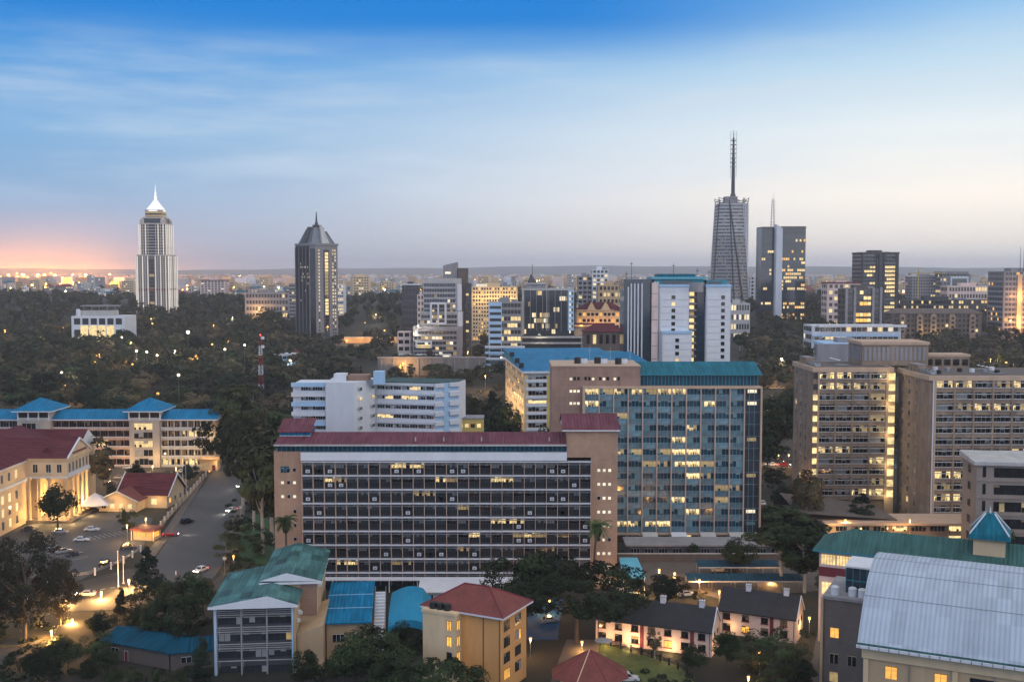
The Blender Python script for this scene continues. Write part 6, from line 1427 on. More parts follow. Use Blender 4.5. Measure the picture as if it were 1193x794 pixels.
def retaining():
    Y = 760; x0, zt = P(440, 417, Y); x1 = PX(566, Y, 420)
    t = thing('retaining_wall', 'long grey streaked retaining wall below the stepped white office', 'wall', (x0, Y, 0))
    box('wall_face', t, 0, x1 - x0, 0, 3, 0, zt, mat('streaked_concrete', '#77736f', amt=.3, scale=.3, streak=.1)); box('coping', t, -.3, x1 - x0 + .3, -.4, 3.2, zt, zt + .8, M_grey)
    for i in range(9): box('buttress', t, 2 + i * 8.5, 3 + i * 8.5, -.8, -.01, 0, zt - 1, M_grey)
    s = thing('lit_boundary', 'long low street wall glowing orange under the street lamps right of the granite tower', 'wall', (PX(398, 965, 390), 965, hz(-100, 965)))
    box('wall_face', s, 0, 56, 0, 1, 0, 5, M_creamd); box('coping', s, -.2, 56.2, -.2, 1.2, 5, 5.4, M_white)
    for i in range(4): point(s, (4 + i * 13, -7, 5), 2600, (1, .5, .08), 1)
    w_ = thing('lit_kiosk_row', 'row of white lit kiosks on the street before the stepped white office', 'kiosk', (PX(459, 845, 410), 845, hz(-80, 845)))
    box('wall', w_, 0, 44, 0, 4, 0, 4.5, M_white); q = MB(); [q.pane(1 + i * 5.3, 5.4 + i * 5.3, 1, 3.6, -.05, L_white if i % 3 else G_dark) for i in range(8)]; q.build('lit_counter', w_)
retaining()
def mast():
    x, y = PX(304, 640, 440), 640
    t = thing('lattice_mast', 'red and white lattice radio mast among the dark trees', 'mast', (x, y, hz(x, y)))
    zt = PZ(391, 640) - hz(x, y); n = 14; q = {0: MB(), 1: MB()}; red = mat('mast_red', '#7d2226', amt=.1)
    for i in range(n):
        za, zb = zt * i / n, zt * (i + 1) / n; w0, w1 = 1.55 - 1.0 * i / n, 1.55 - 1.0 * (i + 1) / n; k = (i // 2) % 2; m = M_white if k else red
        for s in (-1, 1):
            for u in (-1, 1):
                q[k].tube((s * w0, u * w0, za), (s * w1, u * w1, zb), .13, .13, m, 4)
            q[k].tube((s * w0, -w0, za), (-s * w1, -w1, zb), .1, .1, m, 4); q[k].tube((s * w0, w0, za), (s * w1, -w1, zb), .1, .1, m, 4)
        [q[k].tube((-w0, u_ * w0, za), (w0, u_ * w0, za), .1, .1, m, 4) for u_ in (-1, 1)]
    q[0].build('red_section', t); q[1].build('white_section', t)
    for z in (.82, .95): b = MB(); b.cyl(1.5, -1, zt * z, zt * z + 1.6, 1.0, 1.0, M_white, 10); b.build('dish_antenna', t)
    b = MB(); b.ball(0, 0, zt + .5, .4, glow('red_beacon', '#ff3a28', 9, 0.0)); b.build('red_beacon', t)
mast()
def crane():
    x, y = PX(1070, 1300, 320), 1300; bz = hz(x, y)
    t = thing('tower_crane', 'small yellow tower crane over the unfinished concrete block', 'crane', (x, y, bz)); zt = PZ(315, 1300) - bz; ym = mat('crane_yellow', '#b59a5c', amt=.1)
    b = MB(); b.tube((0, 0, 0), (0, 0, zt), .9, .9, ym, 4); b.build('crane_mast', t)
    b = MB(); b.tube((-12, 0, zt - 3), (32, 0, zt - 3), .7, .5, ym, 4); b.tube((0, 0, zt + 3), (26, 0, zt - 2.5), .2, .2, ym, 4); b.tube((0, 0, zt + 3), (-11, 0, zt - 2.5), .2, .2, ym, 4); b.tube((0, 0, zt - 3), (0, 0, zt + 3), .5, .3, ym, 4); b.build('crane_jib', t)
    box('counterweight', t, -12, -9, -1, 1, zt - 6, zt - 3.6, M_grey)
crane()

# ------------------------------------------------------------------ the far city: single blocks, and the mass beyond them
def far_city():
    r = random.Random(21); protos = []
    walls = [M_pinkw, M_whited, M_cream, M_grey, M_creamd, M_white]
    for k in range(12):
        b = MB(); w_, d, h = r.uniform(10, 24), r.uniform(9, 16), r.choice((6, 6, 9, 9, 12, 15, 21)); wm = walls[k % 6]
        b.box(-w_ / 2, w_ / 2, -d / 2, d / 2, -4, h, wm)
        if k % 3 == 0: hip_roof(b, -w_ / 2, w_ / 2, -d / 2, d / 2, h + .2, h + 3.4, M_redt if k % 2 else M_teal, .5)
        else: b.box(-w_ / 4, w_ / 5, -d / 4, d / 4, h, h + 2.6, wm)
        for f in range(int(h / 3)):
            n = int(w_ / 3.4)
            for i in range(n):
                on = r.random() < .2; b.pane(-w_ / 2 + 1 + i * 3.3, -w_ / 2 + 3 + i * 3.3, f * 3 + .9, f * 3 + 2.3, -d / 2 - .08, r.choice((L_warm, L_pale, L_white)) if on else G_mid)
        protos.append(b)
    ob = []; n = 0
    lab = 'small hazy building of the distant city beyond the towers'
    for i in range(1500):
        y = 1800 * (5200 / 1800) ** (i / 1500); x = r.uniform(-.5, .5) * y
        pxx = CX + F * x / y
        k = r.randrange(12)
        if n < 280 and i % 4 != 3 :
            if ob and len([0 for q in ob if q[1] == k]):
                src = next(q[0] for q in ob if q[1] == k); o = src.copy(); COL.objects.link(o)
            else: o = protos[k].build('distant_building')
            o.location = (x, y, hz(x, y)); o.rotation_euler = (0, 0, r.uniform(-.4, .4)); s = r.uniform(.8, 1.4); o.scale = (s, s, r.uniform(.8, 1.5))
            tag(o, lab, 'building', 'buildings of the distant city'); ob.append((o, k)); n += 1
    b = MB()
    for i in range(5200):
        y = 2200 * (8600 / 2300) ** r.random(); x = r.uniform(-.52, .52) * y
        w_, d, h = r.uniform(10, 34), r.uniform(10, 20), r.choice((5, 7, 9, 12, 18, 26)); z = hz(x, y); m = walls[r.randrange(6)]
        b.box(x - w_ / 2, x + w_ / 2, y, y + d, z - 3, z + h, m)
        for _ in range(r.randrange(0, 3)):
            xx = x + r.uniform(-.5, .4) * w_; zz = z + r.uniform(1, h - 2.5); b.quad((xx, y - .3, zz), (xx + 2.6, y - .3, zz), (xx + 2.6, y - .3, zz + 2), (xx, y - .3, zz + 2), r.choice((L_warm, L_pale, L_white)))
    tag(b.build('distant_city'), kind='stuff')
far_city()
# ------------------------------------------------------------------ trees: tapered trunk with limbs, crown of leaf-sized faces in clumps
F_dark = leafmat('foliage_dark', '#1d2c19', h2='#2c381f')
F_mid = leafmat('foliage_mid', '#28371f', h2='#3d452b')
F_olive = leafmat('foliage_olive', '#55523a', h2='#675a43')
F_fir = leafmat('foliage_fir', '#1c2a21', h2='#243527')
F_dry = leafmat('foliage_dry', '#39382b', h2='#313325')
F_palm = leafmat('foliage_palm', '#3c4d2c', h2='#4a5632')
def leaf_mesh(name, cent, rad, per, size, m, seed, flat=1.0, mid=None):
    """leaf quads scattered in clumps; cent (n,3), rad (n,) clump radii"""
    g = np.random.default_rng(seed); n = len(cent)
    c = np.repeat(cent, per, 0); rr = np.repeat(rad, per)[:, None]
    d = g.normal(size=(n * per, 3)); d /= np.linalg.norm(d, axis=1, keepdims=True)
    p = c + d * rr * np.cbrt(g.uniform(.25, 1, (n * per, 1))) * np.array([1, 1, .75 * flat])
    nrm = d * .7 + g.normal(size=d.shape) * .6 + np.array([0, 0, .35])
    if mid is not None:                                       # leaves face outwards from the middle of their crown
        q = p - (np.repeat(mid, per, 0) if mid.ndim == 2 else mid); q /= np.linalg.norm(q, axis=1, keepdims=True); nrm = d * .35 + q * .75 + g.normal(size=d.shape) * .38; nrm /= np.linalg.norm(nrm, axis=1, keepdims=True)
    a = np.cross(nrm, g.normal(size=d.shape)); a /= np.linalg.norm(a, axis=1, keepdims=True); b = np.cross(nrm, a)
    s = size * g.uniform(.6, 1.3, (n * per, 1)); a *= s; b *= s * g.uniform(.45, .8, (n * per, 1))
    v = np.stack([p - a, p - b * .9, p + a, p + b], 1).reshape(-1, 3)
    return quads(name, v, m)
def quads(name, v, m):
    k = len(v) // 4; me = bpy.data.meshes.new(name); me.vertices.add(4 * k); me.vertices.foreach_set('co', np.ascontiguousarray(v, dtype=np.float32).ravel())
    me.loops.add(4 * k); me.loops.foreach_set('vertex_index', np.arange(4 * k, dtype=np.int32)); me.polygons.add(k)
    me.polygons.foreach_set('loop_start', np.arange(k, dtype=np.int32) * 4); me.polygons.foreach_set('loop_total', np.full(k, 4, dtype=np.int32))
    me.materials.append(m); me.update(calc_edges=True); return me
def limb_mesh(name, H, r0, tips, m, seed, bare=0.0):
    g = random.Random(seed); b = MB(); p = Vector((0, 0, -.5)); q = None
    k = 4; top = H
    pts = [Vector((g.uniform(-.02, .02) * H * i / k * 2, g.uniform(-.02, .02) * H * i / k * 2, top * i / k - .3)) for i in range(k + 1)]
    for i in range(k): b.tube(pts[i], pts[i + 1], r0 * (1 - .7 * i / k), r0 * (1 - .7 * (i + 1) / k), m, 7)
    for t_ in tips:
        t_ = Vector(t_); z = max(.3, min(.97, (t_.z / H) * .72 + g.uniform(-.08, .04))); s = pts[min(k - 1, int(z * k))].lerp(pts[min(k, int(z * k) + 1)], z * k - int(z * k))
        mid = s.lerp(t_, .5) + Vector((0, 0, -.06 * (t_ - s).length)); b.tube(s, mid, r0 * .34, r0 * .2, m, 5); b.tube(mid, t_, r0 * .2, r0 * .07, m, 4)
    return b.mesh(name)
PROTO = {}
def proto(kind, var, detail):
    key = (kind, var, detail)
    if key in PROTO: return PROTO[key]
    g = np.random.default_rng(hash((kind, var)) % 9973 if False else sum(map(ord, kind)) * 31 + var); seed = int(g.integers(1e6))
    leaf = {2: .30, 1: .55, 0: 1.0}[detail]; per = {2: 170, 1: 60, 0: 22}[detail]
    m = {'round': F_dark, 'umbrella': F_mid, 'tall': F_mid, 'airy': F_olive, 'fir': F_fir, 'cypress': F_fir, 'dry': F_dry, 'bush': F_mid, 'olive': F_olive}[kind]
    tr = M_trunkp if kind in ('tall', 'airy') else M_trunk
    if kind in ('round', 'olive', 'bush'):
        n = 46 if kind != 'bush' else 26; R_, zc, hz_ = .42, .64, .36
        if kind == 'bush': zc, hz_, R_ = .5, .5, .6
        d = g.normal(size=(n, 3)); d /= np.linalg.norm(d, axis=1, keepdims=True); rad = np.cbrt(g.uniform(.15, 1, (n, 1)))
        lob = 1 + .22 * np.sin(np.arctan2(d[:, 1], d[:, 0]) * 3 + seed)[:, None]
        c = d * rad * lob * np.array([R_, R_, hz_]) * .82 + np.array([0, 0, zc]); cr = g.uniform(.09, .15, n)
    elif kind == 'umbrella':
        n = 54; a = g.uniform(0, 2 * np.pi, n); q = np.sqrt(g.uniform(0, 1, n)); lob = 1 + .18 * np.sin(a * 4 + seed)
        c = np.stack([q * np.cos(a) * .56 * lob, q * np.sin(a) * .56 * lob, .9 - .22 * q ** 2 - g.uniform(0, .22, n)], 1); cr = g.uniform(.08, .13, n)
    elif kind == 'tall':
        n = 40; z = g.uniform(.36, .97, n); w_ = .19 * np.sin(np.pi * np.clip((z - .28) / .74, 0, 1)) ** .6 + .03; a = g.uniform(0, 2 * np.pi, n); q = np.sqrt(g.uniform(.05, 1, n))
        c = np.stack([q * np.cos(a) * w_, q * np.sin(a) * w_, z], 1); cr = g.uniform(.05, .09, n)
    elif kind == 'airy':
        n = 34; d = g.normal(size=(n, 3)); d /= np.linalg.norm(d, axis=1, keepdims=True); c = d * np.cbrt(g.uniform(.3, 1, (n, 1))) * np.array([.32, .32, .33]) + np.array([0, 0, .63]); cr = g.uniform(.07, .12, n); per = int(per * .62)
    elif kind == 'dry':
        n = 70; d = g.normal(size=(n, 3)); d /= np.linalg.norm(d, axis=1, keepdims=True); c = d * np.cbrt(g.uniform(.25, 1, (n, 1))) * np.array([.44, .44, .42]) + np.array([0, 0, .56]); cr = g.uniform(.07, .13, n); per = int(per * 1.2); leaf *= .62
    else:                                                     # fir, cypress
        n = 60; z = g.uniform(.08, .97, n) ** .9; w_ = (.27 if kind == 'fir' else .12) * (1 - z) ** (.8 if kind == 'fir' else .5) + .012; a = g.uniform(0, 2 * np.pi, n); q = np.sqrt(g.uniform(.2, 1, n))
        c = np.stack([q * np.cos(a) * w_, q * np.sin(a) * w_, z], 1); cr = .03 + .07 * (1 - z); leaf *= .7
    c = c * 10.0; cr = cr * 10.0                               # prototypes are 10 m tall
    k = 1 if detail else 0
    crown = leaf_mesh('crown', c, cr, per, leaf * .62, m, seed, 1.0, np.array([0, 0, float(c[:, 2].mean()) - 1.0]))
    idx = g.choice(len(c), min(len(c), 16 if detail == 2 else 9), replace=False)
    if kind in ('fir', 'cypress'): idx = idx[:4]
    trunk = limb_mesh('trunk', {'round': 6.5, 'olive': 6.5, 'bush': 3, 'umbrella': 6.5, 'tall': 9.2, 'airy': 7.5, 'dry': 8, 'fir': 9.6, 'cypress': 9.4}[kind], {'tall': .22, 'fir': .2, 'cypress': .14, 'bush': .12}.get(kind, .26), [tuple(c[i]) for i in idx] if detail or kind in ('tall', 'airy', 'dry') else [], tr, seed)
    PROTO[key] = (trunk, crown); return PROTO[key]
def tree(kind, x, y, H, label, name='tree', cat='tree', var=0, detail=2, wide=1.0, group=None, z=None, rot=None):
    tm, cm = proto(kind, var, detail); r = random.Random(int(x * 13 + y * 7))
    t = thing(name, label, cat, (x, y, hz(x, y) if z is None else z), rot if rot is not None else r.uniform(0, 6.28), group)
    s = H / 10; t.scale = (s * wide, s * wide, s)
    for nm, me in (('trunk', tm), ('crown', cm)):
        o = bpy.data.objects.new(nm, me); COL.objects.link(o); o.parent = t
        if nm == 'trunk' and wide > 1: o.scale = (wide ** -.8, wide ** -.8, 1)
    return t
def at_px(px, py_base): return G(px, py_base)
def top(py, Y): return PZ(py, Y)
near = [  # px, Y, crown-top py, kind, width factor, label
    (613, 240, 644, 'round', 1.25, 'dark round tree beside the large spreading tree, in front of the long red roofed office'),
    (672, 231, 646, 'umbrella', 1.45, 'large dark spreading tree in front of the pink brick stair tower'),
    (172, 252, 636, 'fir', 1.25, 'feathery dark tree rising over the street corner at the lower left'),
    (139, 249, 684, 'cypress', 1.4, 'slim dark conifer just left of the feathery tree at the street corner'),
    (188, 228, 694, 'round', 1.15, 'round bright green tree at the lower left in front of the street corner'),
    (117, 232, 712, 'round', 1.3, 'low dark tree left of the round bright green tree'),
    (216, 238, 668, 'round', 1.1, 'dark tree touching the left edge of the patched green roof'),
    (236, 248, 672, 'olive', .8, 'loose dull tree behind the patched green roof building'),
    (210, 222, 722, 'round', .95, 'dark bushy tree between the round green tree and the patched green roof building'),
    (50, 205, 748, 'round', 1.35, 'broad bright green tree in the bottom left corner'),
    (100, 206, 770, 'round', 1.0, 'low green tree right of the broad one in the bottom left corner'),
    (76, 214, 742, 'round', 1.2, 'dark tree between the roundabout and the dark blue shed roofs'),
    (-6, 232, 724, 'round', 1.2, 'dark leafy tree on the left edge beside the roundabout'),
    (112, 218, 738, 'bush', 1.4, 'wide dark shrub above the larger dark blue shed roof'),
    (160, 234, 706, 'round', 1.0, 'dark tree under the feathery tree at the street corner'),
    (232, 207, 742, 'cypress', 1.5, 'narrow dark tree at the left front corner of the patched green roof building'),
    (128, 205, 778, 'round', 1.2, 'low dark tree hiding the front of the larger dark blue shed'),
    (205, 203, 780, 'round', 1.1, 'low dark tree hiding the front of the smaller dark blue shed'),
    (60, 220, 752, 'olive', 1.0, 'dull olive tree on the near side of the roundabout'),
    (118, 212, 756, 'round', 1.3, 'dark tree in front of the left end of the larger dark blue shed'),
    (8, 215, 762, 'round', 1.0, 'dark tree on the bottom left edge'),
    (150, 207, 776, 'bush', 1.2, 'bushy tree before the dark blue shed roofs'),
    (185, 206, 780, 'bush', 1.0, 'small bush right of the one before the dark blue shed roofs'),
    (26, 232, 620, 'dry', .8, 'tall bare brownish tree at the lower left edge'),
    (68, 243, 650, 'dry', .8, 'smaller bare brownish tree beside the roundabout'),
    (-12, 236, 640, 'dry', .9, 'bare brownish tree cut by the left edge'),
    (430, 204, 732, 'round', 1.45, 'large leafy green tree below the blue shed roof'),
    (398, 206, 750, 'round', 1.05, 'leafy green tree left of the large one below the blue shed roof'),
    (354, 203, 757, 'round', .9, 'small dark tree at the right corner of the patched green roof building'),
    (472, 212, 726, 'round', 1.0, 'dark tree between the large leafy tree and the apricot house'),
    (456, 198, 765, 'round', 1.2, 'low green tree at the bottom edge left of the apricot house'),
    (512, 193, 764, 'umbrella', 1.2, 'flat topped tree hiding the foot of the apricot house'),
    (555, 191, 786, 'bush', 1.2, 'bush at the bottom edge below the apricot house'),
    (910, 272, 590, 'tall', 1.7, 'tall slender tree with a grey green crown right of the glass office block'),
    (938, 268, 606, 'tall', 1.8, 'tall slender tree with a rounded crown left of the green roofed wing'),
    (958, 292, 616, 'round', .95, 'dark tree behind the two tall slender trees'),
    (860, 285, 628, 'round', 1.25, 'dark round tree before the right end of the glass office block'),
    (806, 300, 633, 'round', 1.0, 'small dark tree before the middle of the glass office block'),
    (778, 254, 669, 'round', 1.35, 'dark tree behind the long row of cottages'),
    (742, 262, 672, 'round', 1.0, 'small dark tree left of the one behind the long row of cottages'),
    (815, 258, 684, 'bush', 1.0, 'low shrub behind the right end of the long row of cottages'),
    (1003, 331, 574, 'fir', 1.9, 'broad dark conifer at the foot of the concrete slab with the penthouse'),
    (982, 345, 585, 'round', .9, 'dark tree left of the broad conifer'),
    (810, 210, 750, 'round', .95, 'small tree in front of the right end of the long row of cottages'),
    (848, 215, 735, 'round', .85, 'small tree between the two rows of cottages'),
    (764, 221, 730, 'airy', .7, 'thin climbing tree against the front of the long row of cottages'),
    (905, 214, 728, 'bush', 1.8, 'wide dark hedge tree in front of the short row of cottages'),
    (880, 212, 742, 'bush', 1.3, 'dark garden shrub left of the wide hedge tree'),
    (938, 205, 768, 'round', 1.0, 'round tree beside the driveway at the bottom edge'),
    (905, 203, 772, 'bush', 1.3, 'garden shrub left of the round tree beside the driveway'),
    (962, 262, 668, 'round', .8, 'small dark tree beside the lamp near the green roofed wing'),
    (68, 334, 565, 'round', 1.0, 'neat round tree in front of the lit column portico'),
    (104, 384, 500, 'airy', 1.1, 'tall leafy tree behind the column portico'),
    (160, 400, 540, 'round', 1.0, 'dark tree in front of the blue roofed campus block'),
    (122, 405, 545, 'olive', 1.0, 'olive tree beside the rear of the column portico'),
    (200, 415, 548, 'bush', 1.3, 'hedge tree in front of the right wing of the campus block'),
    (222, 405, 540, 'round', .9, 'dark tree by the flag poles near the street'),
    (132, 372, 565, 'round', .8, 'small dark tree behind the red roofed lodge'),
    (150, 330, 588, 'bush', .8, 'small shrub in front of the red roofed lodge'),
    (306, 306, 520, 'tall', 1.0, 'tall pale trunked eucalyptus nearest the left end of the red roofed office'),
    (318, 318, 505, 'tall', .95, 'tall eucalyptus just behind the one nearest the red roofed office'),
    (296, 335, 505, 'tall', .85, 'tall dark eucalyptus along the right side of the street'),
    (284, 370, 492, 'tall', .9, 'tall dark eucalyptus further up the right side of the street'),
    (330, 360, 480, 'tall', .9, 'tall eucalyptus showing above the left end of the red roofed office'),
    (266, 425, 485, 'round', 1.1, 'dark tree at the end of the campus block gable'),
    (275, 455, 448, 'tall', 1.3, 'tall dark tree behind the end of the campus block gable'),
    (278, 318, 600, 'bush', 1.4, 'leafy shrub on the street side of the lawn'),
    (268, 296, 620, 'bush', 1.2, 'low shrub at the street corner of the lawn'),
    (308, 303, 615, 'bush', 1.2, 'green shrub on the lawn beside the brick end wall'),
    (283, 272, 650, 'bush', 1.0, 'clipped round shrub behind the patched green roof'),
    (900, 395, 545, 'round', 1.2, 'dark tree between the glass office block and the concrete slabs'),
    (893, 430, 500, 'round', 1.0, 'tree above the lit road right of the glass office block'),
    (905, 460, 462, 'round', 1.0, 'leafy tree under the pinkish street glow right of the glass office block'),
    (912, 350, 565, 'round', .9, 'dark tree at the foot of the concrete slab with the penthouse'),
    (940, 332, 545, 'olive', .7, 'grey green tree against the left wall of the concrete slab'),
    (895, 330, 590, 'round', 1.1, 'dark tree hugging the right edge of the glass office block'),
    (655, 440, 482, 'bush', 1.0, 'dark bush behind the right end of the red roof'),
    (545, 520, 462, 'round', 1.0, 'orange tinted tree right of the white angular block'),
    (575, 500, 455, 'fir', 1.3, 'dark conifer left of the wide blue roofed office'),
    (592, 470, 470, 'round', 1.1, 'dark round tree at the corner of the wide blue roofed office'),
    (1160, 250, 618, 'round', .8, 'small dark tree behind the blue capped turret'),
]
for i, (px, Y, pt, kind, wd, lab) in enumerate(near):
    x = PX(px, Y, 640); H = max(2.5, top(pt, Y) - hz(x, Y)); tree(kind, x, Y, H, lab, {'fir': 'conifer_tree', 'cypress': 'cypress_tree', 'bush': 'shrub', 'tall': 'eucalyptus_tree'}.get(kind, 'tree'), 'shrub' if kind == 'bush' else 'tree', i % 2, 2 if Y < 300 else 1, wd)
# palms
def palm(x, y, H, label, fr, lean=0.0, shag=1):
    t = thing('palm_tree', label, 'palm tree', (x, y, 0)); r = random.Random(int(H * 10)); b = MB(); k = 8
    pt = [Vector((lean * (i / k) ** 2, 0, H * i / k)) for i in range(k + 1)]
    for i in range(k): b.tube(pt[i], pt[i + 1], .34 - .012 * i, .33 - .012 * i, M_trunk, 8)
    b.build('trunk', t); m = MB(); v = []
    for i in range(46):
        a = r.uniform(0, 6.28); up = r.uniform(-.9, 1.2); L_ = fr * r.uniform(.8, 1.1); p = pt[-1].copy(); d = Vector((math.cos(a), math.sin(a), up)).normalized()
        for s in range(6):
            q = p + d * (L_ / 6); side_ = d.cross(Vector((0, 0, 1))).normalized() if abs(d.z) < .98 else Vector((1, 0, 0)); w_ = (.55 if s < 5 else .3) * (1 - .1 * s)
            for sg in (-1, 1):
                for u in (0, .5):
                    pa = p.lerp(q, u); v += [pa, pa + d * .12, pa + d * .45 + side_ * sg * w_ * 1.2 + Vector((0, 0, -.25)), pa + d * .25 + side_ * sg * w_ * 1.15 + Vector((0, 0, -.3))]
            p = q; d = (d + Vector((0, 0, -.24))).normalized()
    o = bpy.data.objects.new('crown', quads('crown', np.array([tuple(p) for p in v]), F_palm)); COL.objects.link(o); o.parent = t
    if shag:
        g = np.random.default_rng(4); c = np.array([[lean, 0, H - .8 - .5 * i] for i in range(5)]); o = bpy.data.objects.new('dead_fronds', leaf_mesh('dead_fronds', c, np.array([1.3, 1.2, 1.0, .8, .6]), 60, .35, F_dry, 3)); COL.objects.link(o); o.parent = t
palm(PX(333, 262, 610), 262, PZ(605, 262), 'fan palm with a shaggy crown against the left brick end wall', 3.2)
palm(PX(691, 262, 640), 262, PZ(612, 262), 'leaning palm with a slim trunk against the pink brick stair tower', 4.0, 1.0)

# the wood of the middle distance: 280 trees of their own, then the far wood as one mass
blocked = [(-215, 455, -112, 430), (-205, 970, -138, 1040), (-240, 955, -300, 1000)]
def clear(x, y):
    px = CX + F * x / y
    if 395 < y < 540 and -66 < x < 8: return False              # white block
    if 425 < y < 470 and -230 < x < -108: return False          # campus
    if 440 < y < 545 and -6 < x < 70: return False              # blue roofed office
    if 585 < y < 625 and 55 < x < 122: return False
    if 680 < y < 712 and 40 < x < 80: return False
    if 755 < y < 770 and -100 < x < -10: return False
    if 790 < y < 850 and -10 < x < 60: return False
    if 845 < y < 900 and -100 < x < -20: return False
    if 975 < y < 1040 and -215 < x < -135: return False
    if 940 < y < 970 and -160 < x < -70: return False
    if 465 < y < 495 and 125 < x < 165: return False
    if 885 < y < 935 and 235 < x < 335: return False
    if 945 < y < 980 and 280 < x < 330: return False
    if 990 < y < 1025 and 335 < x < 440: return False
    if 955 < y < 1000 and -395 < x < -320: return False
    if 635 < y < 645 and -155 < x < -137: return False
    if y < 1100:
        for a, c, w_ in (((-78, 420), (-230, 960), 5),):
            pass
    return True
r = random.Random(17); spots = []
def zone(n, xr, yr, dens=9):
    k = 0; tries = 0
    while k < n and tries < n * 60:
        tries += 1
        y = yr[0] * (yr[1] / yr[0]) ** r.random(); a, c = xr; px = r.uniform(a, c); x = (px - CX) / F * y
        if not clear(x, y): continue
        if any((x - u) ** 2 + (y - v) ** 2 < dens ** 2 for u, v, *_ in spots): continue
        spots.append((x, y)); k += 1
zone(120, (-60, 335), (475, 760), 11)
zone(95, (-60, 345), (760, 1230), 14)
zone(30, (400, 600), (520, 1040), 11)
zone(10, (660, 730), (560, 680), 8)
zone(85, (855, 1260), (480, 960), 11)
spots.sort(key=lambda s: s[1])
WL = {('round'): 'dark rounded tree in the wood of the middle distance', 'olive': 'olive brown tree in the wood of the middle distance', 'airy': 'loose pale limbed tree in the wood of the middle distance', 'tall': 'slender tall tree in the wood of the middle distance', 'fir': 'dark pointed conifer in the wood of the middle distance', 'umbrella': 'flat crowned tree in the wood of the middle distance'}
GR = 'trees of the wood between the campus and the towers'
for i, (x, y) in enumerate(spots[:295]):
    px = CX + F * x / y
    kind = r.choice(('round', 'round', 'round', 'olive', 'olive', 'airy', 'tall', 'umbrella', 'fir' if r.random() < .3 else 'round'))
    H = r.uniform(10, 17) * (1.25 if kind == 'tall' else .9 if kind == 'umbrella' else 1)
    if 395 < px < 600: H *= .72
    if px > 855: H *= .85
    tree(kind, x, y, H, WL[kind], {'fir': 'conifer_tree'}.get(kind, 'tree'), 'tree', i % 3, 1 if y < 700 else 0, r.uniform(1.25, 1.75), GR + ', ' + kind if False else WL[kind].replace('tree in', 'trees in'))
def far_wood():
    g = np.random.default_rng(5); cs, rs, ms = [], [], []
    rr = random.Random(8)
    def put(x, y, H):
        z = hz(x, y); R_ = H * .42
        for _ in range(9):
            d = g.normal(size=3); d /= np.linalg.norm(d); cs.append((x + d[0] * R_ * .7, y + d[1] * R_ * .7, z + H * .55 + d[2] * H * .32)); rs.append(H * .2); ms.append((x, y, z + H * .42))
    for x, y in spots[295:]: put(x, y, rr.uniform(10, 16))
    n = 0
    while n < 5200:
        y = 700 * (3000 / 700) ** rr.random(); px = rr.uniform(-60, 1260); x = (px - CX) / F * y
        if not clear(x, y): continue
        pf = 1 if y < 1600 else .4 if y < 1900 else .12
        if 395 < px < 860 and y < 1100 and rr.random() < .75: continue
        if 620 < px < 870 and y < 1100: continue
        if rr.random() > pf: n += 1; continue
        if 950 < px < 1060 and 820 < y < 900 and rr.random() < .5: continue
        put(x, y, rr.uniform(8, 14) * (1.2 if px < 350 and y < 1500 else 1)); n += 1
    me = leaf_mesh('distant_wood', np.array(cs), np.array(rs), 12, 1.5, F_mid2, 3, 1.0, np.array(ms))
    o = bpy.data.objects.new('distant_wood', me); COL.objects.link(o); tag(o, kind='stuff')
F_mid2 = leafmat('foliage_far', '#28321f', .6, .07, 0, '#4a4432')
far_wood()
def undergrowth():
    """ground cover between the trunks: low leafy growth nobody could count"""
    g = np.random.default_rng(15); rr = random.Random(2); cs, rs = [], []
    zones = [((-80, 345), (470, 1250), 2200, 3.0), ((860, 1260), (470, 900), 260, 2.4), ((400, 600), (500, 740), 120, 2.2), ((-80, 250), (198, 246), 130, 1.0), ((330, 500), (196, 215), 60, 1.0), ((700, 960), (200, 214), 50, .8), ((262, 320), (262, 420), 60, .9), ((860, 925), (330, 600), 70, 1.3)]
    for (a, c), (y0, y1), n, s in zones:
        for _ in range(n):
            y = y0 * (y1 / y0) ** rr.random(); x = (rr.uniform(a, c) - CX) / F * y
            if y > 260 and not clear(x, y): continue
            if y < 470 and rr.random() < .15: continue
            cs.append((x, y, hz(x, y) + s * .4)); rs.append(s * rr.uniform(.8, 1.6))
    me = leaf_mesh('undergrowth', np.array(cs), np.array(rs), 34, .42, leafmat('foliage_low', '#2b3322', .5, .1, 0), 6, .6)
    o = bpy.data.objects.new('undergrowth', me); COL.objects.link(o); tag(o, kind='stuff')
undergrowth()
# ------------------------------------------------------------------ street lamps
def lamp(px, py, label, Y=None, power=420, white=False, H=None, group=None, rad=.3):
    """a lamp whose globe shows at (px,py); stands on the ground below it"""
    if Y is None:
        Y = 205.0                                              # depth at which the globe is about 6 m above the ground
        while PZ(py, Y) > hz(PX(px, Y, py), Y) + 6.2: 
            Y += 1
            if Y > 1300: break
        while PZ(py, Y) < hz(PX(px, Y, py), Y) + 5.0 and Y > 150: Y -= 1
    x, z = P(px, py, Y); h = hz(x, Y); t = thing('street_lamp', label, 'street lamp', (x, Y, h), 0, group); z -= h
    b = MB(); b.cyl(0, 0, 0, z - .1, .09, .06, M_steel, 6); b.cyl(0, 0, 0, .5, .16, .14, M_steel, 6); b.build('pole', t)
    b = MB(); b.ball(0, 0, z + .15, rad, L_globew if white else L_globe, 8, 6); b.build('lamp_globe', t)
    b = MB(); b.cyl(0, 0, z + .42, z + .52, .34, .16, M_steel, 8); b.build('lamp_cap', t)
    point(t, (0, -.1, z - .35), power, (1, .9, .72) if white else (1, .5, .15), .3)
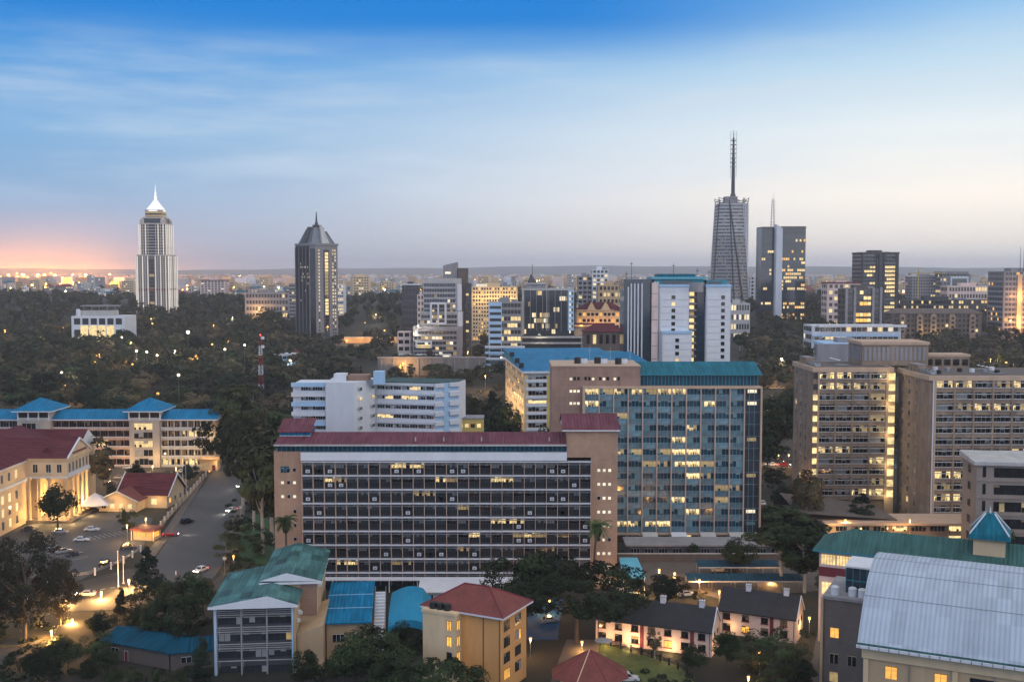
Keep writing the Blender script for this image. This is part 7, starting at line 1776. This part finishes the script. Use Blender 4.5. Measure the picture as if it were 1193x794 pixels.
for a in [(52, 635, 'street lamp with a bright globe in the left car park', 318), (148, 612, 'street lamp by the gatehouse at the car park entrance', 318), (170, 604, 'street lamp between gatehouse and red roofed lodge', 330), (128, 547, 'lamp in front of the left part of the campus block', 415), (178, 543, 'lamp before the stair tower of the campus block', 412), (247, 519, 'tall lamp at the right end of the campus block', 438), (244, 549, 'lamp on the guard booth corner', 434),
          (838, 689, 'bright lamp between the two rows of cottages', 252), (964, 667, 'lamp on a pole left of the green roofed wing', 258), (943, 720, 'lamp on the gable end of the short row of cottages', 226), (885, 760, 'white garden lamp before the short row of cottages', 212), (872, 789, 'garden lamp at the bottom edge below the short row of cottages', 203), (678, 748, 'garden lamp under the large spreading tree', 226), (618, 744, 'lamp beside the apricot apartment house', 222), (815, 676, 'lamp at the carports', 268), (768, 664, 'lamp under the trees behind the long row of cottages', 268), (1003, 616, 'lamp above the green roofed wing at the foot of the concrete slabs', 300),
          (60, 735, 'lamp on the roundabout', 232), (20, 716, 'lamp on the lower road at the left edge', 262), (118, 690, 'lamp on the lower road near the street corner', 262), (78, 700, 'lamp on the lower road behind the roundabout', 258), (150, 676, 'lamp at the bend where the lower road meets the street', 270), (84, 722, 'lamp where the lower road bends round the roundabout', 244), (786, 668, 'lamp beside the pale wall in front of the glass office block', 282), (742, 690, 'lamp in the yard left of the carports', 262), (800, 655, 'lamp at the foot of the glass office block facade', 300), (850, 690, 'lamp at the left end of the front carport', 262), (898, 676, 'lamp between the two carport strips', 276), (640, 700, 'lamp behind the large spreading tree at the brick stair tower', 250), (606, 690, 'lamp between the dark round tree and the red roofed office', 256), (240, 606, 'street lamp halfway up the street', 350), (272, 648, 'lamp at the lawn corner of the street', 290), (110, 540, 'lamp among the trees behind the column portico', 400), (205, 545, 'lamp before the right wing of the campus block', 420), (90, 600, 'lamp between the white tent and the column portico', 352), (930, 560, 'lamp at the foot of the left concrete slab wall', 365), (985, 606, 'lamp under the broad conifer', 322), (1060, 606, 'lamp along the podium wing', 316)]:
    lamp(a[0], a[1], a[2], a[3], 2600 if a[3] > 300 else 15000 if 'lower road' in a[2] or 'roundabout' in a[2] else 3200 if 'lower road' in a[2] or 'roundabout' in a[2] or 'carport' in a[2] or 'trees behind' in a[2] else 1100)
for px, py, lab, Y in [(219, 387, 'dazzling white lamp in the dark wood below the maroon tower', 820), (159, 409, 'white lamp in the wood below the white theatre', 740), (171, 410, 'second white lamp right beside the one below the white theatre', 745), (183, 414, 'small lamp furthest right of the three below the white theatre', 742), (142, 393, 'orange lamp in the trees in front of the white theatre', 860), (208, 437, 'white lamp low in the wood above the campus block', 560), (285, 402, 'orange lamp left of the red and white mast', 760), (262, 407, 'white lamp further left of the red and white mast', 720), (338, 420, 'white lamp beside the low pale blue house', 790), (448, 385, 'orange lamp above the glowing street wall', 990), (404, 397, 'orange lamp nearest the granite tower on the glowing street', 950), (436, 401, 'orange lamp in the middle of the glowing street', 945), (487, 380, 'white lamp at the left shoulder of the stepped office', 850), (898, 462, 'pinkish lamp left of the concrete slabs', 560), (915, 470, 'bright lamp hidden by the left wall of the concrete slab', 520), (886, 478, 'lamp in the trees right of the teal roof', 560)]:
    lamp(px, py, lab, Y, 42000 if Y > 700 else 20000, 'white' in lab, rad=.75 if 'dazzling' not in lab else 1.3)
for i, (px, Y) in enumerate(((893, 444), (907, 444), (919, 444))):
    lamp(px, 530, ('leftmost', 'middle', 'rightmost')[i] + ' of three lamps along the lit road right of the glass office block', Y, 1600)
def wood_lamps():
    r = random.Random(91); k = 0
    for i in range(400):
        if k >= 54: break
        px = r.uniform(0, 340) if k < 26 else r.uniform(398, 600) if k < 38 else r.uniform(860, 1193); y = r.uniform(560, 1150) if px < 860 else r.uniform(520, 800); x = PX(px, y, 400)
        if not clear(x, y): continue
        wh = r.random() < .3; z = hz(x, y) + r.uniform(9, 13); v = Vector((x, y, z)); k += 1
        t = thing('street_lamp', ('white' if wh else 'orange') + ' lamp on a tall pole among the trees of the middle distance', 'street lamp', (x, y, hz(x, y)), 0, ('white' if wh else 'orange') + ' lamps among the trees of the middle distance')
        h = z - hz(x, y); b = MB(); b.cyl(0, 0, 0, h, .14, .1, M_steel, 5); b.build('pole', t); b = MB(); b.ball(0, 0, h + .3, r.choice((.35, .5, .8)), L_globew if wh else L_globe, 6, 4); b.build('lamp_globe', t)
        point(t, (0, 0, h - .4), r.choice((8000, 16000, 30000)), (1, .88, .68) if wh else (1, .5, .14), .5)
wood_lamps()
def floodmasts():
    r = random.Random(77)
    for i, (px, y) in enumerate(((-6, 3600), (10, 3300), (27, 2900), (44, 3500), (52, 3300), (64, 3000), (85, 3900), (106, 3400), (128, 3100), (20, 4600), (60, 4800), (100, 2300))):
        x = PX(px, y, 325); h = hz(x, y); t = thing('floodlight_mast', 'tall orange floodlight mast in the glow of the far left skyline', 'floodlight', (x, y, h), 0, 'floodlight masts in the glow of the far left skyline')
        b = MB(); b.cyl(0, 0, 0, 30, .5, .3, M_steel, 6); b.build('pole', t); b = MB(); b.ball(0, 0, 31, 4.0 if i < 6 else 2.2, L_neon, 8, 5, .6); b.build('lamp_head', t)
        point(t, (0, 0, 36), 2.6e6, (1, .36, .06), 6)
floodmasts()
def pixlamps():
    """far lamps of the city as single floodlight heads on poles"""
    r = random.Random(33); mk = {}
    for k, m in (('orange', L_neon), ('white', glow('lit_floodlight_white', '#fff0d0', 30, 0.0))):
        b = MB(); b.ball(0, 0, 9.5, .9, m, 6, 4); b.cyl(0, 0, -2, 9, .18, .14, M_steel, 4); mk[k] = b
    first = {}
    for i in range(260):
        if i < 150: k = 'orange'; px = r.gauss(70, 75) if i < 105 else r.uniform(150, 330); y = r.uniform(1700, 5200)
        else: k = 'white' if r.random() < .6 else 'orange'; px = r.uniform(0, 1193); y = r.uniform(1500, 4600)
        x = (px - CX) / F * y
        if k in first: o = first[k].copy(); COL.objects.link(o)
        else: o = first[k] = mk[k].build('distant_lamp')
        o.location = (x, y, hz(x, y)); s = r.choice((.6, .8, 1.0, 1.6)) * (y / 2600) ** .5 * (1.5 if k == 'orange' and px < 230 else 1); o.scale = (s, s, r.uniform(.8, 1.8))
        tag(o, f'{k} lamp of the distant city, a point of light in the haze', 'lamp', f'{k} lamps of the distant city')
    b = MB()
    for i in range(900):
        y = r.uniform(2300, 8200); px = r.gauss(70, 110) if i < 460 else r.uniform(0, 1193); x = (px - CX) / F * y
        b.ball(x, y, hz(x, y) + 12, (.9 if i < 460 else .6) * (y / 3500), L_neon if i < 460 else mk['white'].mats[0], 5, 3)
    tag(b.build('city_lights'), kind='stuff')
pixlamps()

# ------------------------------------------------------------------ cars
PAINT = {n: mat('car_paint_' + n, h, .25, .2, .03) for n, h in (('white', '#d5d7da'), ('black', '#121317'), ('red', '#8a1420'), ('silver', '#8f959b'), ('grey', '#4a4e54'), ('blue', '#23364f'))}
M_tyre = mat('tyre', '#141414')
def car(x, y, rz, colour, label, suv=False, lights=False, z=None, small=False):
    t = thing('parked_car' if not lights else 'moving_car', label, 'car', (x, y, (hz(x, y) if z is None else z) + .07), rz)
    L_, W_, h1, h2 = (4.6, 1.85, .95, 1.75) if suv else (4.5, 1.78, .82, 1.42); p = PAINT[colour]
    b = MB(); prof = [(-L_ / 2, .35), (-L_ / 2 + .05, h1 - .1), (-L_ / 2 + .6, h1), (L_ / 2 - 1.2, h1), (L_ / 2 - .15, h1 - .22), (L_ / 2, .35)]
    lo = [(-L_ / 2, .28), (L_ / 2, .28)]
    for s in (1,):
        ring = [(x_, z_) for x_, z_ in prof[::-1]]; pts = [(-L_ / 2, .3)] + prof[1:-1] + [(L_ / 2, .3)]
        a = [(x_, -W_ / 2, z_) for x_, z_ in pts]; c = [(x_, W_ / 2, z_) for x_, z_ in pts]; b.hull(a, c, p)
    cab = [(-L_ / 2 + (.25 if suv else .75), h1), (-L_ / 2 + (.5 if suv else 1.25), h2), (.35, h2), (1.05, h1)]
    k = W_ / 2 - .18; b.hull([(x_, -k if i in (1, 2) else -k - .12, z_) for i, (x_, z_) in enumerate(cab)], [(x_, k if i in (1, 2) else k + .12, z_) for i, (x_, z_) in enumerate(cab)], p); b.build('body', t)
    b = MB(); (xa, za), (xb, zb), (xc, zc), (xd, zd) = cab
    lerp = lambda u, v, s: u + (v - u) * s
    for s in (-1, 1):
        yl, yh = s * (k + .125), s * (k + .03)
        q = [(lerp(xa, xb, .25) + .12, lerp(yl, yh, .2), lerp(za, zb, .2)), (lerp(xd, xc, .25) - .12, lerp(yl, yh, .2), lerp(zd, zc, .2)), (xc - .08, lerp(yl, yh, .88), lerp(zd, zc, .88)), (xb + .08, lerp(yl, yh, .88), lerp(za, zb, .88))]
        b.quad(*(q if s < 0 else q[::-1]), G_dark)
    b.quad((lerp(xd, xc, .1) + .02, -k, lerp(zd, zc, .12)), (lerp(xd, xc, .1) + .02, k, lerp(zd, zc, .12)), (lerp(xd, xc, .9) + .02, k - .06, lerp(zd, zc, .9)), (lerp(xd, xc, .9) + .02, -k + .06, lerp(zd, zc, .9)), G_dark)
    b.quad((lerp(xa, xb, .1) - .02, k, lerp(za, zb, .12)), (lerp(xa, xb, .1) - .02, -k, lerp(za, zb, .12)), (lerp(xa, xb, .9) - .02, -k + .06, lerp(za, zb, .9)), (lerp(xa, xb, .9) - .02, k - .06, lerp(za, zb, .9)), G_dark); b.build('window_glass', t)
    if small: return t
    wm = MB(); 
    for s, off in ((-.11, 0),): 
        n = 12; c = [(math.cos(2 * math.pi * i / n) * .32, math.sin(2 * math.pi * i / n) * .32) for i in range(n)]
        wm.hull([(u, -.11, v) for u, v in c], [(u, .11, v) for u, v in c], M_tyre); c = [(u * .6, v * .6) for u, v in c]; wm.hull([(u, -.125, v) for u, v in c], [(u, .125, v) for u, v in c], M_steel)
    me = wm.mesh('wheel')
    for sx_ in (-1, 1):
        for s in (-1, 1):
            o = bpy.data.objects.new('wheel', me); COL.objects.link(o); o.parent = t; o.location = (sx_ * L_ * .3, s * (W_ / 2 - .08), .32)
    for s in (-1, 1):
        q = MB(); q.box(0, .06, -.2, .2, 0, .14, L_head if lights else M_white); q.build('headlight', t, (L_ / 2 - .04, s * (W_ / 2 - .35), .52))
        q = MB(); q.box(-.06, 0, -.16, .16, 0, .16, L_red if lights else M_maroon); q.build('taillight', t, (-L_ / 2 + .02, s * (W_ / 2 - .28), .62))
    if lights:
        l_ = bpy.data.lights.new('beam', 'SPOT'); l_.energy = 1500; l_.color = (1, .9, .75); l_.spot_size = R(60); l_.shadow_soft_size = .1
        o = bpy.data.objects.new('beam', l_); COL.objects.link(o); o.parent = t; o.location = (L_ / 2 + .1, 0, .7); o.rotation_euler = (0, R(-82), 0); 
        point(t, (-L_ / 2 - .4, 0, .8), 25, (1, .08, .04), .1)
    return t
def carp(px, py, rz, *a, **k): x, y = G(px, py); return car(x, y, R(rz), *a, **k)
carp(107, 620, 8, 'white', 'white car parked in the second row of the left car park')
carp(95, 633, 8, 'white', 'white car parked in front row of the left car park')
carp(125, 659, 20, 'black', 'dark car near the posts of the left car park', suv=True)
carp(218, 610, 62, 'black', 'black car driving up the street', suv=True)
carp(199, 627, 12, 'red', 'dark red car with its lights on turning from the street into the car park', lights=True)
for i in range(16):
    row = i % 2; f = (i // 2 + .5) / 9
    p, q = (((33, 638), (86, 653)), ((94, 613), (152, 604)))[row]
    if row or i // 2 in (3, 6): continue
    a = Vector(G(*p)); c = Vector(G(*q)); d = (c - a); s = Vector((-d.y, d.x)).normalized() * 2.4; m_ = a + d * f + s
    car(m_.x, m_.y, math.atan2(s.y, s.x) + (math.pi if i % 3 == 0 else 0), r.choice(('silver', 'grey', 'white', 'black', 'blue')) if False else ('silver', 'grey', 'white', 'black', 'blue')[i % 5], ('silver', 'grey', 'white', 'black', 'blue')[i % 5] + ' car in a marked bay of the ' + ('front' if row == 0 else 'rear') + ' row, ' + ('first', 'second', 'third', 'fourth', 'fifth', 'sixth', 'seventh', 'eighth')[i // 2] + ' from left', suv=i % 4 == 1)
carp(70, 622, 8, 'silver', 'silver car parked alone between the colonnade and the two white cars')
carp(150, 640, 20, 'grey', 'grey car near the fence corner of the left car park', suv=True)
carp(34, 619, 5, 'grey', 'grey car parked near the colonnade of the cream hall')
carp(58, 641, 5, 'silver', 'silver car beside the lamp in the left car park')
carp(234, 668, -112, 'white', 'white car with bright headlights coming down the street', lights=True)
carp(282, 568, -118, 'silver', 'silver car with headlights on the upper street under the trees', lights=True)
carp(270, 597, -115, 'white', 'white car with headlights passing the lawn', lights=True)
carp(20, 705, 8, 'grey', 'grey car with lights on along the lower road at the left edge', lights=True)
carp(100, 694, 188, 'silver', 'silver car with lights on along the lower road near the corner', lights=True)
carp(129, 567, 5, 'grey', 'grey car in the rear car park nearest the white tent')
carp(140, 558, 5, 'silver', 'silver car in the rear car park behind the lodge')
carp(150, 548, 0, 'white', 'white car before the stair tower of the campus block')
carp(213, 552, 0, 'white', 'white car parked under the right wing of the campus block')
carp(225, 552, 0, 'silver', 'silver car parked at the end of the right wing of the campus block')
carp(250, 542, 80, 'white', 'white van-like car by the guard booth', suv=True)
carp(112, 585, 30, 'silver', 'silver car just behind the white tent')
carp(731, 793, 5, 'white', 'white car parked on the lit lawn edge at the bottom', suv=True)
carp(838, 668, 0, 'white', 'white car under the rear carport')
carp(852, 667, 0, 'grey', 'grey car under the rear carport, right of the white one')
carp(800, 694, 14, 'white', 'white car behind the long row of cottages, nearest the lamp')
carp(790, 688, 14, 'silver', 'silver car behind the long row of cottages')
carp(728, 690, 30, 'white', 'white car beside the foot of the pale blue canopy')
carp(640, 725, 20, 'silver', 'silver car half hidden on the blue court')
carp(888, 588, 90, 'white', 'white car parked beside the right edge of the glass office block')
carp(985, 697, 70, 'grey', 'dark car on the driveway by the brick annex')
for i, (px, c) in enumerate(((888, 'silver'), (900, 'white'), (915, 'red'))):
    x = PX(px, 446, 545); car(x, 447, R(180 if i % 2 else 0), c, ('silver', 'white', 'red')[i] + ' car with lights on the lit road right of the glass office block', lights=True, z=.05)
for i, (px, py, c) in enumerate(((880, 425, 'white'), (890, 427, 'silver'), (901, 424, 'blue'), (907, 428, 'white'))):
    x, y = G(px, py); car(x, y, R(20), c, ('leftmost white', 'silver', 'blue', 'rightmost white')[i] + ' car in the yard beyond the teal roof of the glass office block')

# ------------------------------------------------------------------ fences, posts, flag poles, signs
def fence(name, label, pix, h, n, m_rail, m_post, solid=True):
    pts = [G(*p) for p in pix]; t = thing(name, label, 'fence', (*pts[0], 0)); ox, oy = pts[0]; b = MB()
    for (x0, y0), (x1, y1) in zip(pts, pts[1:]):
        d = Vector((x1 - x0, y1 - y0)).normalized(); s = Vector((-d.y, d.x)) * .06; c = [(x0 - ox + s.x, y0 - oy + s.y), (x0 - ox - s.x, y0 - oy - s.y), (x1 - ox - s.x, y1 - oy - s.y), (x1 - ox + s.x, y1 - oy + s.y)]
        if solid: b.prism(c, 0, h * .45, m_rail)
        for z in (.6, .78, .96): b.prism(c, h * z, h * z + .08, m_rail)
    b.build('rail', t); tot = sum(math.dist(a, c) for a, c in zip(pts, pts[1:])); q = MB(); q.box(-.18, .18, -.18, .18, 0, h + .25, m_post); q.box(-.24, .24, -.24, .24, h + .25, h + .38, m_post); me = q.mesh('post')
    for i in range(n):
        s = tot * i / (n - 1); 
        for a, c in zip(pts, pts[1:]):
            L_ = math.dist(a, c)
            if s <= L_ + 1e-6 or c == pts[-1]: f = min(1, s / L_); o = bpy.data.objects.new('post', me); COL.objects.link(o); o.parent = t; o.location = (a[0] + (c[0] - a[0]) * f - ox, a[1] + (c[1] - a[1]) * f - oy, 0); break
            s -= L_
fence('street_fence', 'pale fence with square posts between the lodge and the street', [(178, 628), (196, 606), (218, 580), (240, 556)], 1.9, 16, M_creamd, M_white)
fence('car_park_fence', 'low fence with pale posts along the lower edge of the left car park', [(56, 682), (103, 674), (140, 662), (164, 645)], 1.6, 7, M_steel, M_white, False)
fence('garden_fence', 'dark low fence along the lit lawn of the long row of cottages', [(700, 752), (760, 768), (800, 784)], 1.2, 10, M_black, M_black, False)
for px, py, H, lab in ((213, 577, 13, 'left white flag pole beside the red roofed lodge'), (217, 577, 14, 'right white flag pole beside the red roofed lodge'), (138, 686, 9, 'tall thin pole at the corner of the left car park'), (144, 680, 7, 'shorter thin pole at the corner of the left car park')):
    x, y = G(px, py); t = thing('flag_pole', lab, 'pole', (x, y, 0)); b = MB(); b.cyl(0, 0, 0, H, .1, .05, M_white, 6); b.build('pole', t); b = MB(); b.ball(0, 0, H + .1, .14, M_white, 6, 4); b.build('finial', t); b = MB(); b.cyl(0, 0, 0, .4, .3, .25, M_grey, 8); b.build('base', t)
for px, py, H in ((262, 671, 5), (281, 620, 8)):
    x, y = G(px, py); t = thing('sign_post', 'thin sign post at the street corner of the lawn' if px == 262 else 'grey utility pole standing on the lawn', 'pole', (x, y, 0)); b = MB(); b.cyl(0, 0, 0, H, .09, .07, M_steel, 6); b.build('pole', t); b = MB(); b.box(-.5, .5, -.1, -.08, H - 1.0, H - .2, M_whited); b.build('sign_plate', t)
for i, (px, py) in enumerate(((168, 655), (176, 668), (205, 672))):
    x, y = G(px, py); t = thing('bollard', ('leftmost', 'middle', 'rightmost')[i] + ' white bollard at the street junction', 'bollard', (x, y, 0)); b = MB(); b.cyl(0, 0, 0, .9, .14, .12, M_white, 8); b.ball(0, 0, .95, .13, M_white, 8, 4); b.build('post', t)
# a garden umbrella and parasols by the lit lawn
x, y = G(703, 760); t = thing('garden_parasol', 'small grey parasol on the lit lawn', 'parasol', (x, y, 0)); b = MB(); b.cyl(0, 0, 0, 2.4, .05, .05, M_steel); b.build('pole', t); b = MB(); b.cyl(0, 0, 2.2, 2.8, 1.9, .1, M_whited, 10); b.build('canopy', t)

# ------------------------------------------------------------------ evening haze over everything
hm = bpy.data.materials.new('haze'); hm.use_nodes = True; t_ = hm.node_tree
for n_ in list(t_.nodes): t_.nodes.remove(n_)
ho = t_.nodes.new('ShaderNodeOutputMaterial'); pv = t_.nodes.new('ShaderNodeVolumePrincipled')
pv.inputs['Color'].default_value = (.86, .87, .93, 1); pv.inputs['Density'].default_value = HAZE; pv.inputs['Anisotropy'].default_value = 0.0
t_.links.new(pv.outputs[0], ho.inputs['Volume'])
b = MB(); b.box(-9800, 9800, -500, 16000, -1.6, 262, hm); tag(b.build('haze'), kind='stuff')
